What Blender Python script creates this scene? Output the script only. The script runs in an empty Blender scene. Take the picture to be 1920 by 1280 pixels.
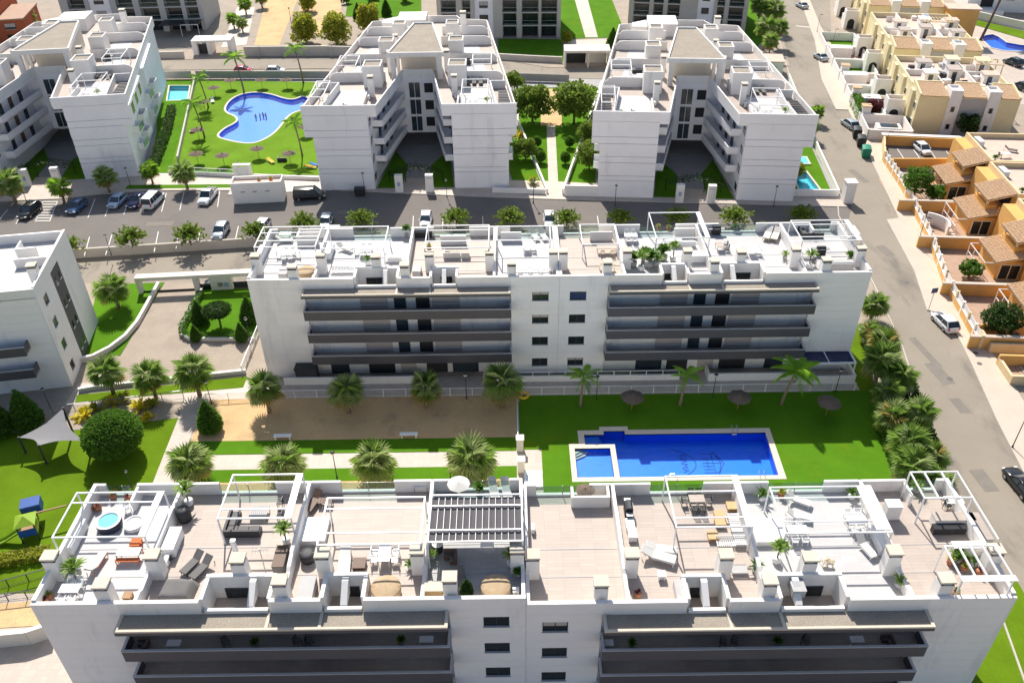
import bpy, bmesh, math, random
from mathutils import Vector, Matrix
R = math.radians
rnd = random.Random(7)
scene = bpy.context.scene
COL = scene.collection

# ------------------------------------------------------------------ camera
F, TH, RO, YW, CZ = 1580.676, .6298, -.0123, .002, 60.7889
_c, _s = math.cos(YW), math.sin(YW)
e_u = Vector((_c, -_s, 0)); e_y = Vector((_s, _c, 0))
fwd = e_y * math.cos(TH) - Vector((0, 0, math.sin(TH)))
e_w = -e_y * math.sin(TH) - Vector((0, 0, math.cos(TH)))
right = e_u * math.cos(RO) - e_w * math.sin(RO)
down = e_u * math.sin(RO) + e_w * math.cos(RO)
cam = bpy.data.objects.new('camera', bpy.data.cameras.new('camera'))
COL.objects.link(cam)
cam.data.sensor_width = 36; cam.data.lens = F / 1920 * 36
cam.data.clip_start = 1; cam.data.clip_end = 6000
m = Matrix((right, -down, -fwd)).transposed().to_4x4(); m.translation = (0, 0, CZ)
cam.matrix_world = m
scene.camera = cam

# ------------------------------------------------------------------ light
SUNV = Vector((-.215, .93, 1.0)).normalized()          # towards the sun
w = bpy.data.worlds.new('World'); scene.world = w; w.use_nodes = True
nt = w.node_tree; bg = nt.nodes['Background']
sky = nt.nodes.new('ShaderNodeTexSky'); sky.sky_type = 'NISHITA'; sky.sun_disc = False
sky.sun_elevation = math.asin(SUNV.z); sky.sun_rotation = math.atan2(SUNV.x, SUNV.y)
sky.air_density = 1.0; sky.dust_density = 1.5; sky.ozone_density = 1.0
nt.links.new(sky.outputs[0], bg.inputs[0]); bg.inputs[1].default_value = .1
sl = bpy.data.lights.new('sun', 'SUN'); sl.energy = 5.0; sl.angle = R(.5); sl.color = (1, .945, .86)
so = bpy.data.objects.new('sun', sl); COL.objects.link(so)
so.rotation_euler = SUNV.to_track_quat('Z', 'Y').to_euler()
vs = scene.view_settings
vs.view_transform = 'Standard'; vs.look = 'None'; vs.gamma = 1; vs.exposure = .4; vs.use_curve_mapping = False
scene.render.engine = 'CYCLES'
scene.cycles.max_bounces = 7; scene.cycles.transparent_max_bounces = 12
scene.cycles.use_denoising = True

def G(px, py, z=0.0):
    """world point at height z seen at photograph pixel px,py (a survey of the real place)"""
    a, b = px - 960, py - 640
    d = fwd + right * (a / F) + down * (b / F)
    t = (z - CZ) / d.z
    p = Vector((0, 0, CZ)) + d * t
    return Vector((p.x, p.y, z))

# ------------------------------------------------------------------ materials
MATS = {}
def mat(name, col, rough=.7, var=.08, scale=1.2, bump=0., bscale=30., metal=0., spec=.4, fine=0., col2=None, stain=None):
    m = bpy.data.materials.new(name); m.use_nodes = True
    n = m.node_tree.nodes; l = m.node_tree.links; b = n['Principled BSDF']
    b.inputs['Roughness'].default_value = rough; b.inputs['Metallic'].default_value = metal
    b.inputs['Specular IOR Level'].default_value = spec
    geo = n.new('ShaderNodeNewGeometry')
    no = n.new('ShaderNodeTexNoise'); no.inputs['Scale'].default_value = scale; no.inputs['Detail'].default_value = 6
    no.inputs['Roughness'].default_value = .65
    l.new(geo.outputs['Position'], no.inputs['Vector'])
    rp = n.new('ShaderNodeMapRange'); rp.inputs[1].default_value = .28; rp.inputs[2].default_value = .72
    l.new(no.outputs[0], rp.inputs[0])
    mx = n.new('ShaderNodeMix'); mx.data_type = 'RGBA'
    c = Vector(col)
    hi = c * (1 + var); lo = Vector(col2) if col2 else c * (1 - var)
    mx.inputs['A'].default_value = (*[min(1, v) for v in lo], 1); mx.inputs['B'].default_value = (*[min(1, v) for v in hi], 1)
    l.new(rp.outputs[0], mx.inputs['Factor'])
    out = mx.outputs['Result']
    if fine:
        n2 = n.new('ShaderNodeTexNoise'); n2.inputs['Scale'].default_value = bscale; n2.inputs['Detail'].default_value = 3
        l.new(geo.outputs['Position'], n2.inputs['Vector'])
        r2 = n.new('ShaderNodeMapRange'); r2.inputs[1].default_value = .3; r2.inputs[2].default_value = .7
        r2.inputs[3].default_value = 1 - fine; r2.inputs[4].default_value = 1 + fine
        l.new(n2.outputs[0], r2.inputs[0])
        mm = n.new('ShaderNodeVectorMath'); mm.operation = 'SCALE'
        l.new(out, mm.inputs[0]); l.new(r2.outputs[0], mm.inputs['Scale']); out = mm.outputs[0]
    if stain:
        n3 = n.new('ShaderNodeTexNoise'); n3.inputs['Scale'].default_value = stain[1]; n3.inputs['Detail'].default_value = 8
        n3.inputs['Roughness'].default_value = .7
        mp = n.new('ShaderNodeMapping'); mp.inputs['Scale'].default_value = stain[3] if len(stain) > 3 else (1, 1, 1)
        l.new(geo.outputs['Position'], mp.inputs[0]); l.new(mp.outputs[0], n3.inputs['Vector'])
        r3 = n.new('ShaderNodeMapRange'); r3.inputs[1].default_value = stain[2]; r3.inputs[2].default_value = stain[2] + .16
        l.new(n3.outputs[0], r3.inputs[0])
        m3 = n.new('ShaderNodeMix'); m3.data_type = 'RGBA'; m3.inputs['B'].default_value = (*stain[0], 1)
        l.new(r3.outputs[0], m3.inputs['Factor']); l.new(out, m3.inputs['A']); out = m3.outputs['Result']
    l.new(out, b.inputs['Base Color'])
    if bump:
        nb = n.new('ShaderNodeTexNoise'); nb.inputs['Scale'].default_value = bscale; nb.inputs['Detail'].default_value = 4
        l.new(geo.outputs['Position'], nb.inputs['Vector'])
        bp = n.new('ShaderNodeBump'); bp.inputs['Strength'].default_value = bump; bp.inputs['Distance'].default_value = .05
        l.new(nb.outputs[0], bp.inputs['Height']); l.new(bp.outputs[0], b.inputs['Normal'])
    MATS[name] = m
    return m

def tile_mat(name, col, grout, sx, sy, rough=.6, var=.05, offset=0.):
    """floor tiles: joints only as colour and fine relief"""
    m = mat(name, col, rough, var, .5)
    n = m.node_tree.nodes; l = m.node_tree.links; b = n['Principled BSDF']
    src = b.inputs['Base Color'].links[0].from_socket
    geo = n.new('ShaderNodeNewGeometry'); br = n.new('ShaderNodeTexBrick')
    br.offset = offset; br.inputs['Scale'].default_value = 1
    br.inputs['Brick Width'].default_value = sx; br.inputs['Row Height'].default_value = sy
    br.inputs['Mortar Size'].default_value = .012; br.inputs['Mortar Smooth'].default_value = .3
    br.inputs['Color1'].default_value = (1.04, 1.04, 1.04, 1); br.inputs['Color2'].default_value = (.94, .94, .94, 1)
    br.inputs['Mortar'].default_value = (*grout, 1); br.inputs['Bias'].default_value = 0
    l.new(geo.outputs['Position'], br.inputs['Vector'])
    mm = n.new('ShaderNodeMix'); mm.data_type = 'RGBA'; mm.blend_type = 'MULTIPLY'; mm.inputs['Factor'].default_value = 1
    l.new(src, mm.inputs['A']); l.new(br.outputs['Color'], mm.inputs['B'])
    l.new(mm.outputs['Result'], b.inputs['Base Color'])
    return m

mat('white_wall', (.84, .81, .77), .85, .035, .35, .15, 60, stain=((.66, .63, .59), .6, .58, (1, 1, .18)))
mat('shell_white', (.90, .86, .835), .8, .03, .3, .1, 60, stain=((.74, .715, .70), .55, .55, (1, 1, .15)))
mat('tower_white', (.87, .85, .86), .8, .04, .3, .1, 60, stain=((.70, .69, .71), .5, .57, (1, 1, .15)))
mat('cream_wall', (.70, .65, .57), .85, .05, .4, .1, 60)
mat('grey_wall', (.46, .45, .44), .85, .07, .3, .1, 60)
mat('wall_grey2', (.36, .35, .345), .85, .07, .3)
mat('dark_panel', (.095, .088, .095), .55, .08, .4, .05, 40)
mat('dark_cap', (.56, .54, .53), .7, .06)
mat('groove', (.12, .12, .13), .9)
mat('white_metal', (.82, .82, .81), .35, .02)
mat('grey_metal', (.35, .36, .37), .4, .04, metal=.6)
mat('dark_metal', (.04, .04, .045), .45, .1)
mat('concrete', (.50, .46, .40), .9, .1, .5, .2, 25, stain=((.30, .27, .23), .5, .62, (1, 1, .4)))
mat('cap_stone', (.62, .55, .45), .85, .08, 1.5, .2, 40)
mat('gravel', (.33, .285, .23), .95, .12, .5, .8, 16, fine=.3)
mat('turf', (.082, .20, .010), .95, .16, .25, .5, 25, fine=.22, spec=.05, stain=((.125, .205, .006), .12, .56))
mat('turf_pale', (.135, .255, .018), .95, .18, .22, .5, 25, fine=.2, spec=.05, stain=((.16, .25, .03), .15, .56))
mat('turf_old', (.115, .20, .009), .95, .2, .2, .5, 25, fine=.22, spec=.05)
mat('sand', (.60, .41, .21), .95, .12, .25, .5, 9, fine=.12, stain=((.42, .29, .165), .28, .53))
mat('dirt', (.36, .30, .24), .95, .12, .4, .4, 12, fine=.15)
mat('asphalt', (.29, .25, .20), .92, .1, .12, .4, 40, fine=.12, stain=((.18, .16, .135), .22, .53, (1, .3, 1)))
mat('asphalt_lot', (.175, .155, .14), .92, .1, .15, .4, 40, fine=.12, stain=((.14, .13, .125), .2, .58))
mat('asphalt_patch', (.22, .195, .165), .93, .12, .6, .4, 40, fine=.15)
mat('paving', (.56, .465, .38), .9, .06, .5, .1, 30, stain=((.47, .37, .29), .4, .6))
mat('earth', (.36, .32, .25), .95, .2, .05)
mat('line_paint', (.72, .71, .68), .8, .12, 3)
mat('glass_dark', (.02, .026, .03), .12, .2, .4, spec=.6)
mat('glass_blue', (.035, .05, .065), .1, .2, .4, spec=.6)
mat('shutter', (.47, .42, .39), .6, .05)
mat('door_white', (.70, .70, .70), .5, .03)
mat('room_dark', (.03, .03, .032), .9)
mat('wood', (.34, .20, .10), .6, .15, 6)
mat('wood_dark', (.14, .085, .06), .6, .15, 6)
mat('wood_light', (.55, .37, .18), .6, .12, 6)
mat('bamboo', (.62, .49, .28), .7, .1, 6)
mat('rattan', (.035, .037, .042), .6, .2, 8)
mat('fabric_grey', (.16, .155, .15), .9, .08)
mat('fabric_light', (.62, .60, .56), .9, .05)
mat('fabric_orange', (.62, .16, .05), .8, .1)
mat('fabric_yellow', (.75, .45, .05), .8, .1)
mat('fabric_blue', (.03, .16, .52), .8, .1)
mat('awning', (.095, .09, .098), .85, .06)
mat('navy', (.03, .035, .11), .8, .1)
mat('sail', (.24, .235, .24), .85, .05)
mat('tub_cover', (.45, .33, .20), .8, .12, 3)
mat('tub_dark', (.03, .04, .07), .5, .1)
mat('plastic_white', (.82, .82, .82), .4, .02)
mat('plastic_blue', (.015, .075, .30), .4, .05)
mat('plastic_lime', (.26, .40, .03), .4, .05)
mat('plastic_green', (.01, .22, .13), .45, .1)
mat('plastic_black', (.025, .026, .03), .5, .1)
mat('rubber_yellow', (.85, .55, .03), .5, .05)
mat('terracotta', (.42, .17, .09), .8, .12, 5)
mat('pot_grey', (.45, .44, .43), .7, .08)
mat('soil', (.10, .07, .05), .95, .2, 5)
mat('thatch', (.16, .12, .09), .95, .2, 5, .6, 14, fine=.25)
mat('bark', (.17, .12, .085), .95, .25, 3, .6, 14)
mat('palm_trunk', (.24, .18, .13), .95, .25, 4, .8, 10)
mat('palm_skirt', (.20, .155, .085), .95, .3, 4, .6, 12)
mat('frond', (.21, .32, .065), .55, .3, 1.5, spec=.3)
mat('frond_bright', (.24, .42, .03), .5, .3, 1.5, spec=.3)
mat('frond_grey', (.32, .39, .16), .55, .3, 1.5, spec=.3)
mat('frond_dry', (.36, .31, .10), .7, .3, 1.5)
mat('leaf', (.09, .19, .022), .6, .4, 2.5, spec=.25)
mat('leaf_olive', (.15, .22, .032), .6, .4, 2.5, spec=.25)
mat('leaf_yellow', (.30, .32, .03), .6, .3, 1.5)
mat('leaf_gold', (.55, .47, .02), .6, .3, 1.5)
mat('leaf_dark', (.042, .085, .018), .6, .4, 2.5, spec=.2)
mat('leaf_red', (.10, .025, .03), .6, .4, 2.5, spec=.2)
def leafy(*names):
    for nm in names:
        m_ = MATS[nm]; n = m_.node_tree.nodes; l = m_.node_tree.links; b = n['Principled BSDF']; o = n['Material Output']
        t = n.new('ShaderNodeBsdfTranslucent'); src = b.inputs['Base Color'].links[0].from_socket
        sc = n.new('ShaderNodeVectorMath'); sc.operation = 'SCALE'; sc.inputs['Scale'].default_value = 1.5
        l.new(src, sc.inputs[0]); l.new(sc.outputs[0], t.inputs[0])
        mx = n.new('ShaderNodeMixShader'); mx.inputs[0].default_value = .42
        l.new(b.outputs[0], mx.inputs[1]); l.new(t.outputs[0], mx.inputs[2]); l.new(mx.outputs[0], o.inputs[0])
leafy('frond', 'frond_bright', 'frond_grey', 'frond_dry', 'leaf', 'leaf_olive', 'leaf_yellow', 'leaf_gold', 'leaf_dark', 'leaf_red')
mat('yellow_wall', (.82, .70, .42), .85, .06, .4, .1, 50, stain=((.52, .40, .19), .4, .66, (1, 1, .3)))
mat('pale_yellow', (.74, .64, .40), .85, .05, .4)
mat('orange_wall', (.72, .41, .13), .85, .08, .4, .1, 50, stain=((.52, .24, .05), .5, .64, (1, 1, .3)))
mat('orange_cap', (.70, .55, .33), .85, .08, .8)
mat('red_wall', (.40, .10, .04), .85, .08, .4)
mat('roof_tile', (.60, .42, .26), .85, .3, 5, .3, 20, col2=(.34, .22, .14))
mat('pink_tile', (.62, .46, .37), .8, .1, .8)
mat('terra_floor', (.42, .28, .20), .85, .12, .8)
mat('beige_wall', (.50, .465, .42), .85, .06, .4)
mat('coping', (.62, .55, .46), .8, .05, 1)
mat('basin', (.010, .18, .76), .5, .06, 1)
mat('basin_lower', (.006, .23, .88), .5, .06, 1)
mat('basin_light', (.002, .215, .80), .5, .06, 1)
mat('basin_teal', (.10, .62, .70), .5, .06, 1)
mat('logo_ink', (.008, .085, .36), .6, .05)
mat('chrome', (.7, .72, .73), .2, .02, metal=1)
mat('car_white', (.78, .79, .80), .25, .02, spec=.6)
mat('car_silver', (.42, .48, .52), .28, .03, metal=.35, spec=.6)
mat('car_blue', (.05, .12, .26), .25, .05, spec=.6)
mat('car_paleblue', (.36, .47, .62), .28, .04, metal=.2, spec=.6)
mat('car_navy', (.02, .035, .13), .25, .05, spec=.6)
mat('car_black', (.012, .013, .015), .2, .05, spec=.7)
mat('car_red', (.50, .02, .05), .25, .05, spec=.6)
mat('car_teal', (.03, .055, .065), .25, .05, spec=.6)
mat('tyre', (.02, .02, .02), .85, .1)
mat('rim', (.45, .45, .46), .35, .05, metal=.7)
mat('lamp_red', (.45, .01, .01), .3)
mat('lamp_clear', (.75, .76, .78), .15)
mat('plate', (.75, .74, .66), .5)
mat('sign_blue', (.02, .05, .16), .4)
mat('skin', (.42, .24, .16), .6, .05)
mat('swim_blue', (.03, .09, .3), .6, .05)
mat('manhole', (.13, .12, .11), .7, .1)
tile_mat('tile_beige', (.455, .385, .333), (.80, .78, .76), 1.2, .30)
tile_mat('tile_white', (.515, .50, .495), (.82, .82, .83), 1.2, .30)
tile_mat('tile_grey', (.40, .40, .40), (.72, .73, .75), 1.2, .30)
tile_mat('tile_pave', (.50, .425, .36), (.82, .8, .78), .6, .6, var=.07)
tile_mat('tile_roof', (.40, .335, .29), (.8, .8, .8), .6, .3)
tile_mat('tile_brown', (.42, .36, .31), (.8, .8, .8), .6, .3)
tile_mat('tile_dark', (.30, .29, .285), (.75, .75, .75), .6, .6)
tile_mat('tile_pool', (.72, .62, .51), (.78, .76, .74), .6, .6)

def glassy(name, tint, base=.06):
    m = bpy.data.materials.new(name); m.use_nodes = True
    n = m.node_tree.nodes; l = m.node_tree.links; n.clear()
    o = n.new('ShaderNodeOutputMaterial'); t = n.new('ShaderNodeBsdfTransparent'); t.inputs[0].default_value = (*tint, 1)
    g = n.new('ShaderNodeBsdfGlossy'); g.inputs['Roughness'].default_value = .04
    if name.startswith('water'): fr = n.new('ShaderNodeFresnel'); fr.inputs[0].default_value = 1.33
    else: fr = n.new('ShaderNodeLayerWeight'); fr.inputs[0].default_value = .12
    mx = n.new('ShaderNodeMixShader'); l.new(fr.outputs[0 if name.startswith('water') else 1], mx.inputs[0]); l.new(t.outputs[0], mx.inputs[1]); l.new(g.outputs[0], mx.inputs[2])
    l.new(mx.outputs[0], o.inputs[0]); MATS[name] = m; return m
glassy('glass_clear', (.72, .82, .80))
def water(name, tint, ripple=.25, scale=1.6):
    m = glassy(name, tint); n = m.node_tree.nodes; l = m.node_tree.links
    geo = n.new('ShaderNodeNewGeometry'); no = n.new('ShaderNodeTexNoise'); no.inputs['Scale'].default_value = scale
    no.inputs['Detail'].default_value = 3; no.inputs['Distortion'].default_value = .6
    l.new(geo.outputs['Position'], no.inputs['Vector'])
    bp = n.new('ShaderNodeBump'); bp.inputs['Strength'].default_value = ripple; bp.inputs['Distance'].default_value = .25
    l.new(no.outputs[0], bp.inputs['Height'])
    for nd in n:
        if nd.type == 'BSDF_GLOSSY': l.new(bp.outputs[0], nd.inputs['Normal']); nd.inputs['Roughness'].default_value = .09
        if nd.type == 'FRESNEL': l.new(bp.outputs[0], nd.inputs['Normal']); nd.inputs[0].default_value = 1.33
water('water', (.80, .95, 1.0), .14)
water('water_rough', (.80, .95, 1.0), .2, 2.0)

# ------------------------------------------------------------------ mesh helpers
class MB:
    def __init__(s): s.v = []; s.f = []
    def _add(s, vs, fs):
        b = len(s.v); s.v += [tuple(v) for v in vs]; s.f += [tuple(i + b for i in f) for f in fs]; return s
    def box(s, x0, x1, y0, y1, z0, z1):
        if x0 > x1: x0, x1 = x1, x0
        if y0 > y1: y0, y1 = y1, y0
        return s._add([(x0,y0,z0),(x1,y0,z0),(x1,y1,z0),(x0,y1,z0),(x0,y0,z1),(x1,y0,z1),(x1,y1,z1),(x0,y1,z1)],
                      [(0,3,2,1),(4,5,6,7),(0,1,5,4),(1,2,6,5),(2,3,7,6),(3,0,4,7)])
    def obox(s, c, sx, sy, z0, z1, rz=0, taper=1.):
        ca, sa = math.cos(rz), math.sin(rz); vs = []
        for z, k in ((z0, 1), (z1, taper)):
            for a, b in ((-1,-1),(1,-1),(1,1),(-1,1)):
                x, y = a*sx/2*k, b*sy/2*k
                vs.append((c[0]+ca*x-sa*y, c[1]+sa*x+ca*y, z))
        return s._add(vs, [(0,3,2,1),(4,5,6,7),(0,1,5,4),(1,2,6,5),(2,3,7,6),(3,0,4,7)])
    def prism(s, poly, z0, z1):
        poly = [(p[0], p[1]) for p in poly]; n = len(poly)
        area = sum(poly[i][0]*poly[(i+1)%n][1]-poly[(i+1)%n][0]*poly[i][1] for i in range(n))
        if area < 0: poly = poly[::-1]
        vs = [(x, y, z0) for x, y in poly] + [(x, y, z1) for x, y in poly]
        fs = [tuple(range(n))[::-1], tuple(range(n, 2*n))] + [(i, (i+1) % n, n+(i+1) % n, n+i) for i in range(n)]
        return s._add(vs, fs)
    def xprism(s, prof, x0, x1):           # profile in y,z extruded along x
        n = len(prof); vs = [(x0, y, z) for y, z in prof] + [(x1, y, z) for y, z in prof]
        return s._add(vs, [tuple(range(n))[::-1], tuple(range(n, 2*n))] + [(i, (i+1) % n, n+(i+1) % n, n+i) for i in range(n)])
    def yprism(s, prof, y0, y1):           # profile in x,z extruded along y
        n = len(prof); vs = [(x, y0, z) for x, z in prof] + [(x, y1, z) for x, z in prof]
        return s._add(vs, [tuple(range(n)), tuple(range(n, 2*n))[::-1]] + [(i, n+i, n+(i+1) % n, (i+1) % n) for i in range(n)])
    def bar(s, p, q, w_=.06, h=None, up=(0,0,1)):
        h = h or w_; p = Vector(p); q = Vector(q); d = (q-p).normalized(); u = Vector(up)
        if abs(d.dot(u)) > .95: u = Vector((0,1,0))
        a = d.cross(u).normalized(); b = a.cross(d).normalized(); a = a*w_/2; b = b*h/2
        vs = [p-a-b, p+a-b, p+a+b, p-a+b, q-a-b, q+a-b, q+a+b, q-a+b]
        return s._add(vs, [(0,1,2,3),(4,7,6,5),(0,4,5,1),(1,5,6,2),(2,6,7,3),(3,7,4,0)])
    def tube(s, pts, rad, n=6, caps=True):
        pts = [Vector(p) for p in pts]; k = len(pts)
        if not hasattr(rad, '__len__'): rad = [rad]*k
        vs = []
        for i, p in enumerate(pts):
            d = (pts[min(i+1, k-1)]-pts[max(i-1, 0)]).normalized()
            u = Vector((0,0,1)) if abs(d.z) < .9 else Vector((1,0,0))
            a = d.cross(u).normalized(); b = d.cross(a).normalized()
            for j in range(n):
                t = 2*math.pi*j/n; vs.append(p + a*math.cos(t)*rad[i] + b*math.sin(t)*rad[i])
        fs = [(i*n+j, i*n+(j+1) % n, (i+1)*n+(j+1) % n, (i+1)*n+j) for i in range(k-1) for j in range(n)]
        if caps: fs += [tuple(range(n))[::-1], tuple(range((k-1)*n, k*n))]
        return s._add(vs, fs)
    def lathe(s, prof, c=(0,0,0), n=16, jit=0., sx=1., sy=1.):
        vs = []; k = len(prof)
        for r_, z in prof:
            for j in range(n):
                t = 2*math.pi*j/n; q = r_*(1+(rnd.random()-.5)*jit)
                vs.append((c[0]+q*math.cos(t)*sx, c[1]+q*math.sin(t)*sy, c[2]+z+(rnd.random()-.5)*jit*.3))
        fs = [(i*n+j, i*n+(j+1) % n, (i+1)*n+(j+1) % n, (i+1)*n+j) for i in range(k-1) for j in range(n)]
        fs += [tuple(range(n))[::-1], tuple(range((k-1)*n, k*n))]
        return s._add(vs, fs)
    def quad(s, *p): return s._add(p, [tuple(range(len(p)))])
    def build(s, name, mt, parent=None, smooth=False, loc=None, rz=None, bevel=0.):
        me = bpy.data.meshes.new(name); me.from_pydata([tuple(v) for v in s.v], [], s.f)
        bm = bmesh.new(); bm.from_mesh(me)
        bmesh.ops.recalc_face_normals(bm, faces=bm.faces)
        if bevel: bmesh.ops.bevel(bm, geom=bm.edges[:], offset=bevel, segments=2, affect='EDGES', clamp_overlap=True)
        bm.to_mesh(me); bm.free()
        return mobj(name, me, mt, parent, smooth, loc, rz)

def mobj(name, me, mt, parent=None, smooth=False, loc=None, rz=None):
    me.materials.clear(); me.materials.append(MATS[mt] if isinstance(mt, str) else mt)
    if smooth: me.polygons.foreach_set('use_smooth', [True]*len(me.polygons))
    o = bpy.data.objects.new(name, me); COL.objects.link(o); o.parent = parent
    if loc is not None: o.location = loc
    if rz is not None: o.rotation_euler[2] = rz
    return o
def tag(o, label, cat, group=None):
    o['label'] = label; o['category'] = cat
    if group: o['group'] = group
    elif 'group' in o: del o['group']
    return o
def thing(name, label, cat, loc=(0,0,0), rz=0., group=None, sc=1.):
    o = bpy.data.objects.new(name, None); COL.objects.link(o); o.empty_display_size = .3
    o.location = loc; o.rotation_euler[2] = rz; o.scale = (sc, sc, sc)
    return tag(o, label, cat, group)
def struct(o, kind='structure'): o['kind'] = kind; return o
TREE = {}
def dup(root, label, loc, rz=0., group=None, sc=None, cat=None):
    """copy a thing with its parts and sub-parts (shared meshes)"""
    if root.name not in TREE:
        ch = {}
        for q in bpy.data.objects:
            if q.parent: ch.setdefault(q.parent.name, []).append(q)
        TREE[root.name] = [(c, ch.get(c.name, [])) for c in ch.get(root.name, [])]
    r_ = root.copy(); COL.objects.link(r_); r_.location = loc; r_.rotation_euler[2] = rz
    if sc: r_.scale = (sc, sc, sc) if not hasattr(sc, '__len__') else sc
    tag(r_, label, cat or root['category'], group or root.get('group'))
    for c, gs in TREE[root.name]:
        d = c.copy(); COL.objects.link(d); d.parent = r_
        for g_ in gs:
            e = g_.copy(); COL.objects.link(e); e.parent = d
    return r_
PROTO = {}
def place(key, maker, label, loc, rz=0., group=None, sc=1.):
    """first call builds the thing with maker(), later calls copy it"""
    if key not in PROTO:
        o = maker(); PROTO[key] = o
        o.location = loc; o.rotation_euler[2] = rz; o.scale = (sc,)*3 if not hasattr(sc, '__len__') else sc
        o['label'] = label
        if group: o['group'] = group
        return o
    return dup(PROTO[key], label, loc, rz, group, sc)
ORD = ['first','second','third','fourth','fifth','sixth','seventh','eighth','ninth','tenth','eleventh','twelfth','thirteenth','fourteenth','fifteenth','sixteenth']
# ================================================================== THE GROUND
from mathutils.geometry import tessellate_polygon
def inside(p, poly):
    c = False; n = len(poly)
    for i in range(n):
        (x0, y0), (x1, y1) = poly[i], poly[(i + 1) % n]
        if (y0 > p[1]) != (y1 > p[1]) and p[0] < (x1 - x0)*(p[1] - y0)/(y1 - y0) + x0: c = not c
    return c
def gxy(s, ox, oy, pts): return [tuple(G(ox + x/s, oy + y/s)[:2]) for x, y in pts]
POOL_A = [(5.95,59.5),(27.3,59.5),(27.5,67.05),(12.4,67.05),(12.4,67.6),(9.35,67.6),(9.35,67.05),(7.0,67.05),(7.0,65.0),(5.95,65.0)]
POOL_B = gxy(2.977, 0, 0, [(1245,610),(1275,560),(1340,525),(1430,512),(1520,525),(1590,550),(1640,556),(1685,535),(1730,545),(1745,580),(1725,612),(1640,630),(1600,665),(1570,710),(1520,760),(1440,800),(1370,806),(1280,790),(1215,772),(1208,752),(1250,715),(1300,692),(1322,672),(1305,650),(1262,635)])
for _ in range(2):
    POOL_B = [tuple(Vector(POOL_B[i])*k + Vector(POOL_B[(i + 1) % len(POOL_B)])*(1 - k)) for i in range(len(POOL_B)) for k in (.75, .25)]
POOL_C = gxy(2.977, 0, 0, [(940,478),(1066,478),(1052,562),(926,566)])
POOL_D = gxy(2.977, 1100, 0, [(1136,968),(1230,955),(1314,1066),(1188,1078)])
POOL_E = [tuple(G(*p)[:2]) for p in ((1836,72),(1845,66),(1862,64),(1876,70),(1890,80),(1912,84),(1935,86),(1960,92),(1960,101),(1920,98),(1880,96),(1855,90))]
HOLES = [POOL_A, POOL_B, POOL_C, POOL_D, POOL_E]
def sheet(name, pts, z, mt, thick=None, kind='structure'):
    pts = [(p[0], p[1]) for p in pts]
    hs = [h for h in HOLES if all(inside(p, pts) for p in h)]
    if not hs: o = MB().prism(pts, z - (thick or .012), z).build(name, mt)
    else:
        loops = [pts] + hs; flat = [p for l in loops for p in l]
        b = MB(); b.v = [(x, y, z) for x, y in flat]
        b.f = [tuple(t) for t in tessellate_polygon([[Vector((x, y, 0)) for x, y in l] for l in loops])]
        n = len(pts); k = len(b.v); b.v += [(x, y, z - (thick or .012)) for x, y in pts]
        b.f += [(i, (i + 1) % n, k + (i + 1) % n, k + i) for i in range(n)]
        me = bpy.data.meshes.new(name); me.from_pydata(b.v, [], b.f)
        bm = bmesh.new(); bm.from_mesh(me)
        for f in bm.faces:
            f.normal_update()
            if abs(f.normal.z) > .5 and f.normal.z < 0: f.normal_flip()
        bm.to_mesh(me); bm.free(); o = mobj(name, me, mt)
    return struct(o, kind)
def gp(*px, z=0): return [G(a, b, z) for a, b in px]

struct(MB().quad((-3000,-400,-1.3),(3000,-400,-1.3),(3000,5000,-1.3),(-3000,5000,-1.3)).build('ground', 'earth'))
LINE = [(-600,104),(-90,104.6),(-64.6,107.2),(-37.8,110),(-20,111.8)]
sheet('terrain', LINE + [(600,111.8),(600,1500),(-1200,1500)], -.02, 'dirt', 1.25)
sheet('terrain', [(-20,111.8),(-20,98.2),(-47.2,98.2),(-47.2,77),(-600,76),(-600,-100),(600,-100),(600,111.8)], -.02, 'dirt', 1.25)
sheet('terrain', [(-47.2,98.2),(-600,97),(-600,76),(-47.2,77)], -.02, 'dirt', 1.25)
sheet('lane', [(-120,96),(-19.8,96),(-19.8,112),(-120,107.5)], -1.1, 'asphalt', .15)

# right-hand street with the pavement on its far side
street_l = [(78,262),(66.57,214),(60.,177.5),(53.8,137),(52.3,122)] + [tuple(G(*p)[:2]) for p in ((1571,405),(1640,540),(1689,648),(1725,756),(1771,877),(1882,1175),(1990,1480))]
street_r = [(95,262)] + [tuple(G(*p)[:2]) for p in ((1560,100),(1608,204),(1657,305),(1742,457),(1812,613),(1870,703),(1925,800),(2060,1050),(2250,1480))]
sheet('road', street_l + street_r[::-1], 0, 'asphalt')
kerb = [tuple(G(*p)[:2]) for p in ((1478,-50),(1503,7),(1528,77),(1541,150),(1568,206),(1591,207),(1604,234),(1632,297),(1686,410),(1663,413),(1715,509),(1739,582),(1770,590),(1794,626),(1824,687),(1870,789),(1912,871),(2080,1200),(2230,1480))]
wallp = [tuple(G(*p)[:2]) for p in ((1490,-50),(1529,49),(1562,108),(1588,164),(1608,204),(1644,265),(1657,305),(1690,354),(1742,457),(1769,533),(1812,613),(1834,654),(1870,703),(1922,795),(2100,1080),(2300,1480))]
o = sheet('pavement', kerb + [(x + 1.2, y) for x, y in wallp][::-1], .12, 'paving', .2)
def strip(name, line, w_, z, mt, h=.14, kind='structure', off=0.):
    """a raised band along a polyline (kerbs, low walls)"""
    b = MB()
    for p, q in zip(line, line[1:]):
        p = Vector((p[0], p[1], 0)); q = Vector((q[0], q[1], 0)); d = (q - p).normalized(); nn = Vector((-d.y, d.x, 0))
        a, c = p + nn * off - d * .004, q + nn * off + d * .004
        b.prism([a - nn * w_ / 2, c - nn * w_ / 2, c + nn * w_ / 2, a + nn * w_ / 2], z, z + h)
    o = b.build(name, mt)
    if kind: o['kind'] = kind
    return o
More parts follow.
